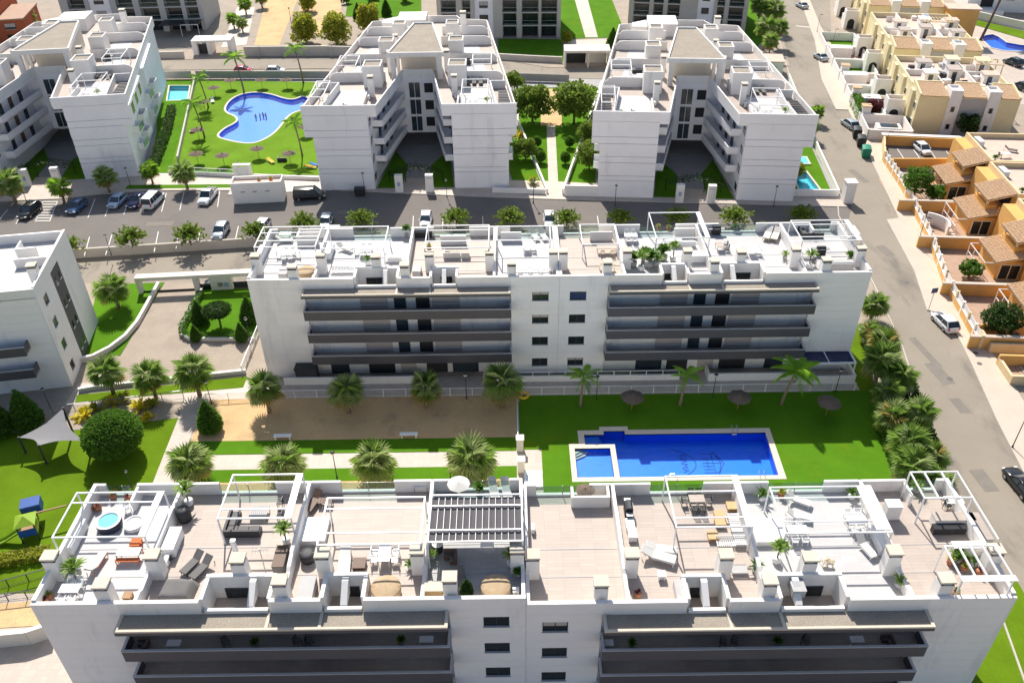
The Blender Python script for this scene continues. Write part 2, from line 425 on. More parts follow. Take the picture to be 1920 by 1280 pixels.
strip('kerb', kerb, .16, 0, 'concrete', .135)
strip('kerb', [p for p in street_l], .16, 0, 'concrete', .12, off=.1)

# car park and the street in front of the three villas
sheet('car_park', [(-600,104.3),(-90,104.9),(-64.6,107.5),(-37.8,110.3),(-20,112.1),(50.8,112.1),(53.4,118),(54,137),(-600,137)], .006, 'asphalt_lot')
kn = [(-110,121.5),(-72.5,124.),(-66,125.6),(-57,126.6),(-45.4,126.3),(-45.4,124.6),(-33.2,125.6),(-30.5,126.2),(-8.9,123.3),(7.3,121.5),(43.9,118.4),(52.6,117.6)]
sheet('pavement', kn + [(52.9,121.3),(44.6,122.2),(7.3,128),(-8.9,129.5),(-30.5,131),(-57,133),(-110,131)], .1, 'tile_pave', .2)
strip('kerb', kn, .15, 0, 'concrete', .115)
# plots of the villas
sheet('plot', [(-110,130.8),(-57,132.6),(-57,178),(-110,178)], .05, 'tile_dark', .1)
sheet('plot', [(-57,131.6),(-30.5,130),(-8.9,128),(2,127.2),(2,182),(-57,182)], .04, 'tile_dark', .1)
sheet('plot', [(2,127.2),(44.6,122.1),(53,121.2),(53.6,137),(56,150),(60,177),(2,182)], .03, 'tile_dark', .1)
# back road
sheet('back_road', [(-140,186.5),(-77.8,187),(-40.8,186.7),(0.3,179.8),(20,177.5),(60.5,176.5),(62,184),(22,184.5),(9.3,185),(-1.3,191),(-42,195),(-79.9,193.8),(-140,193)], .09, 'asphalt', .1)
sheet('terrain', [(-140,193.5),(-79.9,194.2),(-42,195.4),(-1.3,191.4),(9.3,185.4),(22,184.9),(62,184.4),(68,214),(80,262),(80,420),(-200,420),(-200,193)], .06, 'dirt', .1)
sheet('sand_court', gp((477,86),(524,86),(566,-20),(505,-20)), .10, 'sand')
sheet('sand_court', gp((556,66),(640,62),(640,-40),(566,-20)), .095, 'sand')
sheet('lawn', gp((648,32),(790,38),(790,-60),(660,-60)), .12, 'turf')
sheet('lawn', [(13,206),(29,207),(29,250),(13,250)], .12, 'turf')
sheet('lawn', [(-2,192.5),(13,189),(13,205.8),(-2,207)], .125, 'turf')
sheet('path', [(19,207),(22,207),(22.5,250),(18.8,250)], .15, 'tile_pave')
sheet('plaza', [(13.2,186),(30.5,186),(30.5,206),(13.2,205)], .1, 'tile_pave')
sheet('lawn', [(57,196),(65,210),(72,240),(60,240),(58.3,214)], .12, 'turf')
sheet('path', gp((445,15),(478,15),(462,85),(415,90)), .11, 'tile_pave')
sheet('gravel_bed', gp((400,95),(445,20),(400,0),(380,60)), .1, 'gravel')

# lawn with the free-form pool, left of the middle villa
sheet('lawn', [(-66.5,180),(-41,178),(-33,150),(-31.8,131.6),(-57,133.2),(-58.6,138)], .075, 'turf_pale', .05)
sheet('lawn', [(-75.5,180.6),(-66.7,180.6),(-58.2,138.5),(-57.6,133.3),(-61,133.3),(-66,152)], .07, 'turf', .05)
# lawns of the green lane between two villas
sheet('lawn', [(2.2,173),(19.4,172.4),(8.6,123.3),(6.3,123.8),(2.2,153)], .075, 'turf', .05)
sheet('path', [(6.45,123.5),(8.05,123.5),(8.9,151.9),(7.3,151.9)], .11, 'tile_pave', .05)
sheet('sand_court', [(6.2,151.9),(10.2,151.8),(11.1,171.8),(6.9,171.9)], .095, 'sand', .05)
sheet('lawn', [(-2.5,152),(2,152),(5.8,124.4),(1.2,124.4)], .07, 'turf', .05)
sheet('lawn', [(9.2,125),(14,124.5),(18,165),(18.2,165.2)], .07, 'turf', .05)
sheet('lawn', [(45.5,122.3),(51.6,122),(54.6,147),(57,160),(46,150)], .08, 'turf', .06)
sheet('lawn', [(46,150.5),(57.2,161),(59,177),(47,178)], .08, 'turf', .06)
sheet('verge', [(-63,127.2),(-44.6,127.2),(-44.6,128.4),(-63,128.6)], .13, 'turf', .05)

# communal garden between the two blocks
sheet('garden', [(-50,30),(45,30),(45,77),(-50,76.4)], -.006, 'tile_pave', .01)
sheet('sand_court', [(-33.9,73.1),(0.45,73.1),(0.45,66.2),(-34.1,66.2)], .03, 'sand', .03)
sheet('lawn', [(-34.2,66.18),(0.45,66.18),(0.45,64.15),(-34.4,64.15)], .035, 'turf', .03)
sheet('lawn', [(-33.6,61.9),(0.45,61.9),(0.45,60.1),(-33.8,60.1)], .035, 'turf', .03)
sheet('sand_court', [(-33.8,60.08),(0.45,60.08),(0.45,50),(-33.8,50)], .03, 'sand', .03)
LAWN_E = [tuple(G(*p)[:2]) for p in ((1640,735),(1690,742),(1745,880),(1760,960),(1770,1100))]
sheet('lawn', [(0.8,73.0)] + [(38.4,73.0)] + LAWN_E + [(37,47.5),(3.05,47.5),(3.05,64.3),(.8,64.3)], .03, 'turf', .03)
sheet('lawn', [(39.3,99),(44.9,99),(43.4,86),(39.8,66),(36,66),(36,73.2),(39.3,73.2)], .026, 'turf_old', .02)
sheet('lawn', [(34.6,47),(44,47),(44,20),(34.6,20)], .026, 'turf_old', .02)
PL = [tuple(G(*p)[:2]) for p in ((335,783),(278,927),(255,1000),(230,1060))]
sheet('lawn', [(-47.5,68.2)] + [tuple(G(170,805)[:2])] + PL + [(-37,47),(-70,47),(-70,67)], .034, 'turf_old', .03)
sheet('gravel_bed', [(-70,67.05),(-47.5,68.25),tuple(G(170,804)[:2]),tuple(G(334,782)[:2]),tuple(G(345,752)[:2]),(-47,72.6),(-70,71)], .02, 'dirt', .02)
sheet('path', [tuple(G(*p)[:2]) for p in ((350,740),(386,740),(376,772),(323,911),(290,1000),(250,1000),(278,927),(335,783))], .05, 'tile_pave', .05)
sheet('lawn', [(-49.3,74.2),(-30.7,77.2),(-30.7,75.2),(-49,72.9)], .03, 'turf_old', .03)
# front left corner below the near block
sheet('path', gp((-60,1060),(110,1060),(110,1140),(-60,1150)), .03, 'tile_pave')
sheet('sand_court', gp((-60,1135),(100,1125),(120,1170),(-60,1180)), .04, 'sand')
sheet('lawn', [(-47.1,98.1),(-56,97.9),(-53,86),(-51.8,82),(-47.1,81.6)], .03, 'turf', .03)

# driveway sinking from the gate, between retaining walls
b = MB(); nseg = 10
for i in range(nseg):
    y0 = 98 - i * 2.05; y1 = y0 - 2.05; z0 = -1.08 + .02 * i; z1 = -1.08 + .02 * (i + 1)
    b.quad((-47.5, y0, z0), (-40.6 if i < 6 else -31.5, y0, z0), (-40.6 if i < 5 else -31.5, y1, z1), (-47.5, y1, z1))
struct(b.build('driveway', 'paving'))
sheet('driveway', [(-49.2,77.2),(-31.5,78),(-31.5,98.1),(-49.2,98.1)], -1.04, 'paving', .05)
sheet('lawn', [(-41.2,96.2),(-31.6,96.4),(-31.6,84.6),(-40.2,84.8),(-41.2,86)], .05, 'turf', 1.2)

# painted stalls
def dash(p, q, w_=.12, name='road_marking', z=.014):
    p = Vector((p[0], p[1], 0)); q = Vector((q[0], q[1], 0)); d = (q - p).normalized(); nn = Vector((-d.y, d.x, 0)) * w_ / 2
    return struct(MB().prism([p - nn, q - nn, q + nn, p + nn], z - .006, z).build(name, 'line_paint'))
for a in ((15,392,-6,418),(45,391,30,420),(178,373,165,408),(210,370,197,406),(245,366,232,402),(273,364,268,400),(312,362,303,397),(345,360,337,394),(378,358,373,391),(412,358,408,388),
          (168,444,158,480),(210,440,198,478),(252,436,245,474),(297,434,289,472),(336,432,330,467),(375,430,370,464),(447,424,440,455),(505,420,500,450),(700,405,697,432),(775,405,774,430),(830,405,830,430),(905,405,906,430),(1045,405,1048,430),(1120,405,1124,430)):
    dash(G(a[0], a[1]), G(a[2], a[3]))
for i in range(8):
    t = i / 7
    dash(G(80 + 27*1 - 14*t, 378 + 36*t) , G(80 + 27 - 14*t - 27, 378 + 36*t), .22)
dash(G(108,377), G(93,415)); dash(G(80,378), G(66,416))
# street details
for px, py, r_ in ((1781,710,.34),(1829,663,.3),(1836,683,.3),(1718,472,.25),(1700,530,.28)):
    p = G(px, py); o = MB().lathe([(r_, -.01), (r_, .01 if px < 1815 else .13)], (p.x, p.y, 0), 14).build('manhole_cover', 'manhole')
    struct(o)
dash(G(1492,49), G(1522,52), .5, 'road_marking')

# retaining wall along the car park, and gates
def wallthing(name, label, line, w_, z0, h, mt, cap=None, cat='wall'):
    o = strip(name, line, w_, z0, mt, h, None)
    tag(o, label, cat)
    if cap:
        c = strip('coping', line, w_ + .08, z0 + h, cap, .06, None); c.parent = o
    return o
wallthing('retaining_wall', 'long concrete retaining wall below the car park trees', [(-100,104.2),(-64.6,106.9),(-37.8,109.7),(-20,111.5)], .35, -1.2, 1.55, 'concrete')
wallthing('retaining_wall', 'curved pale wall left of the ramp driveway', [(-47.5,97.2),(-47.3,92),(-47.2,88),(-47.6,85),(-48.6,82.6),(-50,80.9),(-51.6,80.2)], .3, -1.1, 1.75, 'cream_wall', 'white_wall')
wallthing('retaining_wall', 'pale wall right of the ramp driveway below the topiary hedge', [(-41.35,96),(-41.4,87.2),(-41,85.6),(-39.6,84.5),(-31.5,84.3)], .26, -1.1, 1.5, 'cream_wall', 'white_wall')
wallthing('garden_wall', 'low pale wall at the foot of the ramp driveway', [(-49.3,74.8),(-48,75.2),(-31,77.9)], .28, -.9, 1.35, 'cream_wall', 'white_wall')
# ================================================================== THE TWO LONG APARTMENT BLOCKS
BW, HB = 67.1, 33.55
def add_window(par, x0, x1, y, z0, z1, axis='x', fr='dark_metal', gl='glass_dark', sill=True, n=2):
    """window on a wall facing -y; frame, panes, sill are sub-parts"""
    f = MB(); t = .06
    f.box(x0, x1, y - .03, y + .05, z1 - t, z1).box(x0, x1, y - .03, y + .05, z0, z0 + t)
    for k in range(n + 1):
        xx = x0 + (x1 - x0 - t) * k / n
        f.box(xx, xx + t, y - .03, y + .05, z0 + t, z1 - t)
    w_ = f.build('window', fr, par)
    for k in range(n):
        a = x0 + (x1 - x0 - t) * k / n + t; c = x0 + (x1 - x0 - t) * (k + 1) / n
        MB().box(a, c, y + .0, y + .03, z0 + t, z1 - t).build('pane', gl, w_)
    if sill and rnd.random() < .45:
        h = (z1 - z0)*rnd.uniform(.25, .6); MB().box(x0 + .07, x1 - .07, y - .012, y - .002, z1 - .06 - h, z1 - .06).build('roller_blind', 'shutter', w_)
    if sill: MB().box(x0 - .05, x1 + .05, y - .19, y - .035, z0 - .06, z0 - .005).build('sill', 'dark_cap', w_)
    return w_
def chimney(par, x, y, z, w_=.95, d=.85, h=2.0):
    o = MB().box(x - w_/2, x + w_/2, y - d/2, y + d/2, z, z + h).build('chimney', 'white_wall', par)
    b = MB()
    for sx in (-1, 1):
        for sy in (-1, 1): b.box(x + sx*(w_/2-.1) - .07, x + sx*(w_/2-.1) + .07, y + sy*(d/2-.1) - .07, y + sy*(d/2-.1) + .07, z + h, z + h + .22)
    b.box(x - w_/2 + .14, x + w_/2 - .14, y - d/2 + .14, y + d/2 - .14, z + h, z + h + .2)
    b.build('flue_vent', 'dark_metal', o)
    MB().box(x - w_/2 - .04, x + w_/2 + .04, y - d/2 - .04, y + d/2 + .04, z + h + .22, z + h + .38).build('chimney_cap', 'cap_stone', o)
    return o
def block(label, loc, rz, dzr, floors, halves=(0, 1), ground=True):
    root = thing('apartment_block', label, 'building', loc, rz)
    for hf in halves:
        zo = -dzr if hf else 0.
        X = (lambda x: BW - x) if hf else (lambda x: x)
        def bx(b, x0, x1, y0, y1, z0, z1): return b.box(X(x0), X(x1), y0, y1, z0 + zo, z1 + zo)
        top = 12.0
        core = MB()
        bx(core, .02, HB, 2.2, 11.2, -1.2, top)
        bx(core, .02, 5.8, .16, 2.2, -1.2, top); bx(core, 28.3, HB, .16, 2.2, -1.2, top)
        for a, c, h in ((5.8, 11.3, top), (11.3, 16.2, 10.9), (16.2, 19.5, top), (19.5, 22.6, 10.9), (22.6, 28.3, top)): bx(core, a, c, .5, 2.2, -1.2, h)
        core.build('wall', 'white_wall', root)
        # facade courses with open joints
        cz = []
        for k in range(4): cz += [(3*k, 3*k + 1.05), (3*k + 1.05, 3*k + 2.15), (3*k + 2.15, 3*k + 3.0)]
        cz[0] = (-1.2, 1.05); cz.append((12.0, 13.15))
        wx0, wx1 = 30.6, 32.4
        for i, (z0, z1) in enumerate(cz):
            segs = [(0, 5.83), (28.3, HB - .012)]
            if i < 12 and i % 3 == 1: segs = [(0, 5.83), (28.3, wx0), (wx1, HB - .012)]
            for a, c in segs:
                bx(MB(), a, c, 0, .155, z0 + .009, z1).build('facade_panel', 'shell_white', root)
        for k in range(4):
            x0, x1 = sorted((X(wx0), X(wx1)))
            add_window(root, x0, x1, .12, 3*k + 1.06 + zo, 3*k + 2.14 + zo)
        # parapet upstands in front of the terraces (open at the two light wells)
        par = MB()
        bx(par, .0, 5.83, .16, .3, 12.0, 13.15)
        bx(par, 5.83, 11.35, .0, .3, 11.9, 13.15); bx(par, 16.1, 19.6, .0, .3, 11.9, 13.15); bx(par, 22.5, 28.3, .0, .3, 11.9, 13.15)
        bx(par, 28.3, HB, .16, .3, 12.0, 13.15)
        bx(par, .0, .3, .3, 11.2, 12.0, 13.3)
        for a, c in ((11.3, 16.2), (19.5, 22.6)):
            bx(par, a - .0, a + .28, .3, 2.2, 10.9, 13.15); bx(par, c - .28, c, .3, 2.2, 10.9, 13.15)
            bx(par, a, c, 2.1, 2.38, 10.9, 13.2)
            bx(par, a + .28, c - .28, .0, .25, 10.9, 12.25)
        par.build('parapet', 'white_wall', root)
        for a, c in ((11.58, 15.92), (19.78, 22.32)):
            bx(MB(), a, c, .25, 2.1, 10.88, 10.93).build('light_well_floor', 'tile_beige', root)
            x0, x1 = sorted((X(a + .8), X(a + .8 + (c - a) * .5)))
            add_window(root, x0, x1, 2.04, 10.98 + zo, 12.0 + zo, n=2, sill=False)
            b = MB(); pr = [(.3, 12.1), (1.6, 11.9), (2.08, 13.1), (1.7, 13.12), (.3, 12.3)]
            xa, xb = sorted((X(c - 1.5), X(c - 1.05)))
            b.xprism([(y, z + zo) for y, z in pr], xa, xb).build('sloped_beam', 'white_wall', root)
        # partition walls with rounded shoulders
        for i, xp in enumerate((7.0, 16.9, 26.5, HB - .16)):
            pr = [(.3, 12.0), (11.15, 12.0), (11.15, 13.3), (8.6, 13.3), (8.3, 13.42), (4.2, 13.42), (3.9, 13.3), (2.9, 13.2), (2.6, 13.0), (1.3, 12.95), (1.0, 13.15), (.3, 13.15)]
            xa, xb = sorted((X(xp - .13), X(xp + .13)))
            b = MB().xprism([(y, z + zo) for y, z in pr], xa, xb); b.build('partition_wall', 'white_wall', root)
        # rear parapets, kerbs and glass rails
        rear = [(.3, .95), (3.4, 6.87), (7.13, 9.8), (14.2, 16.77), (17.03, 19.3), (23.5, 26.37), (26.63, 28.3), (32.5, HB - .3)]
        for a, c in rear: bx(MB(), a, c, 10.98, 11.2, 12.0, 13.28).build('rear_parapet', 'white_wall', root)
        bx(MB(), 3.4, 3.62, 9.4, 10.975, 12.0, 13.2).build('rear_parapet', 'white_wall', root)
        for a, c in ((.95, 3.4), (9.8, 14.2), (19.3, 23.5), (28.3, 32.5)):
            bx(MB(), a, c, 10.95, 11.2, 12.0, 12.28).build('kerb_upstand', 'white_wall', root)
            g_ = bx(MB(), a, c, 11.06, 11.085, 12.28, 13.15).build('glass_rail', 'glass_clear', root)
            bx(MB(), (a + c)/2 - .03, (a + c)/2 + .03, 11.05, 11.1, 12.28, 13.15).build('rail_post', 'grey_metal', g_)
        # terrace floors
        for (a, c), mt in zip(((.3, 6.87), (7.13, 16.77), (17.03, 26.37), (26.63, HB - .29)), floors[hf]):
            b = MB(); bx(b, a, c, 2.38, 10.95, 12.0, 12.1)
            for p_, q_ in ((.3, 11.3), (16.2, 19.5), (22.6, HB - .29)):
                u, v = max(a, p_), min(c, q_)
                if v > u + .05: bx(b, u, v, .3, 2.38, 12.0, 12.1)
            b.build('terrace_floor', mt, root)
            MB_ = bx(MB(), a + .02, c - .02, 5.6, 5.66, 12.1, 12.13); MB_.build('beam_shadow_strip', 'dark_cap', root)  # pergola beam shadows drawn as thin grey strips across the floor
            MB_ = bx(MB(), a + .02, c - .02, 3.05, 3.1, 12.1, 12.13); MB_.build('beam_shadow_strip', 'dark_cap', root)
        # chimneys
        for x, y in ((.35, 3.2), (7.5, 3.2), (4.9, .75), (16.9, .85), (19.4, 3.1), (26.0, 3.3), (28.4, .9), (33.0, 3.3), (13.6, 2.75)):
            chimney(root, X(x), y, 12.1 + zo)
        # projecting canopy: gravel tray with white rim and dark fascia
        cn = bx(MB(), 5.83, 28.25, -1.4, -.002, 11.55, 11.86).build('canopy', 'dark_panel', root)
        bx(MB(), 6.05, 28.03, -1.22, -.01, 11.86, 11.93).build('gravel_bed', 'gravel', cn)
        rim = MB(); bx(rim, 5.83, 28.25, -1.4, -1.22, 11.86, 12.02); bx(rim, 5.83, 6.05, -1.22, -.002, 11.86, 12.02); bx(rim, 28.03, 28.25, -1.22, -.002, 11.86, 12.02)
        bx(rim, 15.9, 16.12, -1.22, -.01, 11.93, 12.0); bx(rim, 19.5, 19.7, -1.22, -.01, 11.93, 12.0)
        rim.build('canopy_rim', 'cap_stone', cn)
        # balconies
        for k in range(3):
            zf = 3*(k + 1)
            bal = MB(); bx(bal, 5.83, 28.3, -1.4, .5, zf - .18, zf); bal = bal.build('balcony', 'tile_brown', root)
            p_ = MB(); bx(p_, 5.83, 28.3, -1.52, -1.4, zf - .2, zf + .95); bx(p_, 5.83, 5.95, -1.4, .0, zf, zf + .95); bx(p_, 28.18, 28.3, -1.4, .0, zf, zf + .95)
            p_.build('balcony_parapet', 'dark_panel', bal)
            p_ = MB(); bx(p_, 5.8, 28.33, -1.55, -1.36, zf + .95, zf + 1.0); bx(p_, 5.8, 5.99, -1.36, .0, zf + .95, zf + 1.0); bx(p_, 28.14, 28.33, -1.36, .0, zf + .95, zf + 1.0)
            p_.build('parapet_cap', 'dark_cap', bal)
            o_ = 5.83 if not hf else 0
            def fx(x): return 5.83 + x if not hf else 28.3 - x
            def items(z, kk):
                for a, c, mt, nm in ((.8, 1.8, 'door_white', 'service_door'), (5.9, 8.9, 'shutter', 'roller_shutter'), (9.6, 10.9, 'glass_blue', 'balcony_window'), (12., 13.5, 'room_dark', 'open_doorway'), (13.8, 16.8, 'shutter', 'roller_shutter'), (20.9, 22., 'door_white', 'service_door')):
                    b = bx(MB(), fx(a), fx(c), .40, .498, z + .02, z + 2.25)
                    o = b.build(nm, mt, root)
                    if nm == 'roller_shutter':
                        bx(MB(), fx(a), fx(c), .36, .40, z + 2.0, z + 2.25).build('shutter_box', 'shell_white', o)
                        bx(MB(), fx(a) , fx(c), .385, .399, z + .5, z + .56).build('shutter_rail', 'white_metal', o)
            items(zf, k)
        if ground:
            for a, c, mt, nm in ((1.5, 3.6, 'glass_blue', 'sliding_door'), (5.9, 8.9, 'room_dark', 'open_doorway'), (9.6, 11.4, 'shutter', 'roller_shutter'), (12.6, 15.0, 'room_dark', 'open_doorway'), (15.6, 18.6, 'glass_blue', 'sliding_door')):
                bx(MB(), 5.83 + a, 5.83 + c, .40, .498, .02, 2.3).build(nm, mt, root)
    return root

FRONT = Vector((-32.75, 35.87, 0)); MIDDLE = Vector((-28.19, 77.12, 0))
NB = block('nearest long white apartment block filling the bottom of the view', FRONT, 0, .69,
      (('tile_white', 'tile_beige', 'tile_beige', 'tile_grey'), ('tile_beige', 'tile_white', 'tile_beige', 'tile_beige')), ground=False)
MK = block('long white apartment block behind the rectangular pool', MIDDLE, 0, 0,
      (('tile_white', 'tile_white', 'tile_beige', 'tile_white'), ('tile_white', 'tile_white', 'tile_white', 'tile_beige')))
def fl(x, y, z=12.1):            # a spot on the near block's terraces
    return FRONT + Vector((x, y, z - (.69 if x > HB else 0)))
def ml(x, y, z=12.1): return MIDDLE + Vector((x, y, z))

# left block, seen from its flank
lb = thing('apartment_block', 'white apartment block with dark grey stripe cut off by the left edge', 'building', G(62, 542, 13.2).xy.to_3d(), R(9.))
b = MB(); b.box(-30, -.16, .16, 13.2, -1.2, 12.0); b.build('wall', 'white_wall', lb)
for i in range(12):
    z0 = -1.2 if i == 0 else 1.0 * i + .15; z1 = 1.0 * (i + 1) + .15
    MB().box(-30, -.165, 0, .158, z0 + .014, z1).build('facade_panel', 'shell_white', lb)
wy = [(2.0, 3.2), (0, 0)]
for i in range(4):
    z0 = -1.2 if i == 0 else 3. * i; z1 = 3. * i + 3
    MB().box(-.16, 0, 0, 1.4, z0, z1).build('facade_panel', 'white_wall', lb)
    MB().box(-.16, 0, 2.7, 5.2, z0, z1).build('facade_panel', 'white_wall', lb)
    MB().box(-.16, 0, 1.4, 2.7, z0, 3*i + .95).box(-.16, 0, 1.4, 2.7, 3*i + 2.25, z1).build('facade_panel', 'white_wall', lb)
    fr = MB().box(-.13, -.02, 1.4, 1.48, 3*i + .95, 3*i + 2.25).box(-.13, -.02, 2.62, 2.7, 3*i + .95, 3*i + 2.25).box(-.13, -.02, 1.48, 2.62, 3*i + 2.17, 3*i + 2.25).build('window', 'grey_wall', lb)
    MB().box(-.13, -.1, 1.48, 2.62, 3*i + .95, 3*i + 2.17).build('pane', 'glass_dark', fr)
    MB().box(-.16, .03, 5.2, 8.0, z0, z1 - .01).build('dark_stripe', 'dark_panel', lb)
    for yy in (5.7, 7.0):
        f = MB().box(.03, .05, yy, yy + .5, 3*i + 1.2, 3*i + 2.0).build('slit_window', 'glass_dark', lb)
        MB().box(.03, .12, yy - .03, yy + .53, 3*i + 1.1, 3*i + 1.18).build('sill', 'white_metal', f)
    MB().box(-.16, 0, 8.0, 13.2, z0, z1).build('facade_panel', 'white_wall', lb)
b = MB().box(-30, 0, 0, .25, 12.0, 13.2).box(-.28, 0, .25, 13.2, 12.0, 13.3).box(-30, -.28, 12.9, 13.2, 12.0, 13.2)
b.build('parapet', 'white_wall', lb)
MB().box(-30, -.28, .25, 12.9, 12.0, 12.1).build('terrace_floor', 'tile_white', lb)
MB().box(-4.0, -.28, 6.9, 7.15, 12.1, 13.2).build('partition_wall', 'white_wall', lb)
chimney(lb, -.7, 3.2, 12.1); chimney(lb, -6.5, 3.2, 12.1)
MB().box(-4.2, -2.2, 9.0, 9.3, 12.1, 13.4).box(-4.4,-4.2,9.0,11,12.1,13.4).build('screen_wall', 'white_wall', lb)
b = MB()
for k, zf in enumerate((3, 6)):
    o = MB().box(-30, -2.6, -1.4, 0, zf - .2, zf).build('balcony', 'tile_grey', lb)
    MB().box(-30, -2.6, -1.52, -1.4, zf - .2, zf + .95).box(-2.72, -2.6, -1.4, 0, zf, zf + .95).build('balcony_parapet', 'dark_panel', o)
    MB().box(-30, -2.57, -1.55, -1.37, zf + .95, zf + 1.0).build('parapet_cap', 'dark_cap', o)

# ------------------------------------------------------------------ pergolas on the terraces
def pergola(label, p, w_, d, h=2.75, beams=(), wide=None, z=0, group='white pergola frames on the roof terraces', t=.1, cat='pergola', rear_posts=True):
    root = thing('pergola', label, cat, p, 0, group)
    for x, y in ((0, 0), (w_, 0), (0, d), (w_, d)):
        MB().box(x - t/2, x + t/2, y - t/2, y + t/2, 0, h - t).build('post', 'white_metal', root)
    MB().box(-t/2, w_ + t/2, -t/2, t/2, h - t, h).build('beam', 'white_metal', root)
    MB().box(-t/2, w_ + t/2, d - t/2, d + t/2, h - t, h).build('beam', 'white_metal', root)
    MB().box(-t/2, t/2, t/2, d - t/2, h - t, h).build('beam', 'white_metal', root)
    ww = .5 if wide else t
    MB().box(w_ + t/2 - ww, w_ + t/2, t/2, d - t/2, h - t, h + (.02 if wide else 0)).build('beam', 'white_metal', root)
    for k in beams: MB().box(t/2, w_ + t/2 - ww, k - t/2, k + t/2, h - t + .01, h - .01).build('rafter', 'white_metal', root)
    return root
P_ = 'white pergola frame'
pergola(P_ + ' over the hot tub terrace at the near block\'s left end', fl(.15, 4.45), 6.5, 4.3, beams=(3.3,), wide=1)
pergola(P_ + ' over the black sofa set on the near block', fl(11.4, 6.0), 5.3, 4.4, beams=(.9, 3.6), wide=1)
pergola(P_ + ' over the bare terrace left of the dark awning, near block', fl(19.05, 3.45), 7.2, 4.4, beams=(1.05, 3.35))
pergola(P_ + ' over the wooden cubes and white rack, near block', fl(44.5, 5.2), 5.5, 5.1, beams=(.9, 3.5), wide=1)
pg7 = pergola(P_ + ' with a folded louvre strip on the near block\'s right half', fl(52.2, 4.5), 7.6, 4.5, beams=(1.1, 3.4))
for k in range(11): MB().box(6.5, 7.5, .12 + k*.39, .46 + k*.39, 2.77, 2.8 + .03).build('louvre', 'white_metal', pg7)
pg8 = pergola(P_ + ' in the rear right corner of the near block', fl(63.4, 7.7), 3.6, 2.7)
for k in (1., 2.3): MB().box(k, k + .12, .07, 2.63, 2.62, 2.75).build('rafter', 'white_metal', pg8)
MB().box(3.55, 3.65, -4.0, -.07, 2.6, 2.75).build('side_rail', 'white_metal', pg8)
pg9 = pergola(P_ + ' over potted plants in the near block\'s front right corner', fl(62.95, .25), 3.5, 2.9, wide=None)
for k in (.95, 1.75, 2.6): MB().box(k, k + .1, .07, 2.83, 2.62, 2.75).build('rafter', 'white_metal', pg9)
MB().box(-.1, 3.65, -.2, .3, 2.76, 2.8).build('roller_box', 'white_metal', pg9)
aw = pergola('white pergola with a drawn dark grey folding awning, near block', fl(26.75, 3.45, 12.2), 6.65, 4.4, 2.8, beams=(1.05, 3.35), cat='awning')
for k in range(14):
    x0 = .1 + k*.463
    pr = [(x0 + .463*j/6, 2.60 - .055*math.sin(math.pi*j/6)) for j in range(7)]; pr += [(x, z + .02) for x, z in pr[::-1]]
    c = MB().yprism(pr, .1, 4.3).build('canvas_strip', 'awning', aw)
    if k: MB().box(x0 - .012, x0 + .012, .1, 4.3, 2.64, 2.67).build('tension_rod', 'white_metal', aw)
pergola(P_ + ' at the left end of the block behind the pool', ml(.1, 4.2), 6.7, 4.6, beams=(1.4, 3.2))
pergola(P_ + ' second from the left on the block behind the pool', ml(7.6, 3.7), 6.8, 4.9, beams=(1.5,))
pergola(P_ + ' third from the left on the block behind the pool', ml(18.9, 3.5), 7.0, 5.1, beams=(1.5, 4.))
pergola(P_ + ' fourth from the left on the block behind the pool', ml(26.8, 5.0), 6.0, 3.2)
pergola('small ' + P_ + ' on the middle of the block behind the pool', ml(36.4, 5.4), 4., 4.6, 1.9)
pergola('tall ' + P_ + ' over pale sofas on the block behind the pool', ml(44.5, 4.95), 5.9, 6., 2.8, beams=(), wide=1)
pg = pergola(P_ + ' at the street end of the block behind the pool', ml(60.4, 3.9), 6.5, 4.7, 2.8, beams=(.9, 3.7), wide=1)

# ground-floor terraces, fence and louvred porch in front of the block behind the pool
def fence(name, label, a, b_, h, step, mt='white_metal', infill='glass', z=0., cat='fence', rails=1):
    a = Vector(a); b_ = Vector(b_); d = b_ - a; n = max(1, round(d.length / step)); L_ = d.length
    root = thing(name, label, cat, (a.x, a.y, z), math.atan2(d.y, d.x))
    s = L_ / n
    for i in range(n + 1): MB().box(i*s - .035, i*s + .035, -.035, .035, 0, h).build('post', mt, root)
    for i in range(n):
        if infill == 'glass': MB().box(i*s + .06, (i+1)*s - .06, -.012, .012, .1, h - .08).build('glass_panel', 'glass_clear', root)
        elif infill == 'mesh':
            b = MB()
            for k in range(int(s / .12)): b.box(i*s + .1 + k*.12, i*s + .115 + k*.12, -.008, .008, .08, h - .06)
            b.box(i*s + .04, (i+1)*s - .04, -.012, .012, .1, .14)
            b.build('bar_panel', mt, root)
        elif infill: MB().box(i*s + .04, (i+1)*s - .04, -.02, .02, .1, h - .05).build('infill_panel', infill, root)
    MB().box(0, L_, -.04, .04, h, h + .05).build('top_rail', mt, root)
    return root
fence('metal_fence', 'thin white fence between the block\'s walkway and the sand court', (-29.3,73.15), (0.6,73.15), 1.1, 2.5, infill='mesh')
fence('metal_fence', 'thin white fence between the block\'s walkway and the pool lawn', (0.9,73.15), (38.6,73.15), 1.1, 2.5, infill='mesh')
fence('metal_fence', 'white fence between the sand court and the pool lawn', (0.62,73.0), (0.62,64.6), 1.2, 2.1, infill='mesh')
wallthing('terrace_wall', 'low white terrace wall left of centre below the dark balconies', [(-26,75.6),(-9.8,75.6),(-9.8,77)], .2, 0, 1.0, 'white_wall')
wallthing('terrace_wall', 'low white terrace wall in the middle below the white windows', [(-3.2,75.6),(19.3,75.6)], .2, 0, .75, 'white_wall')
wallthing('terrace_wall', 'low white terrace wall beside the louvred porch', [(22.6,77),(22.6,75.3),(33.9,75.3)], .2, 0, 1.0, 'white_wall')
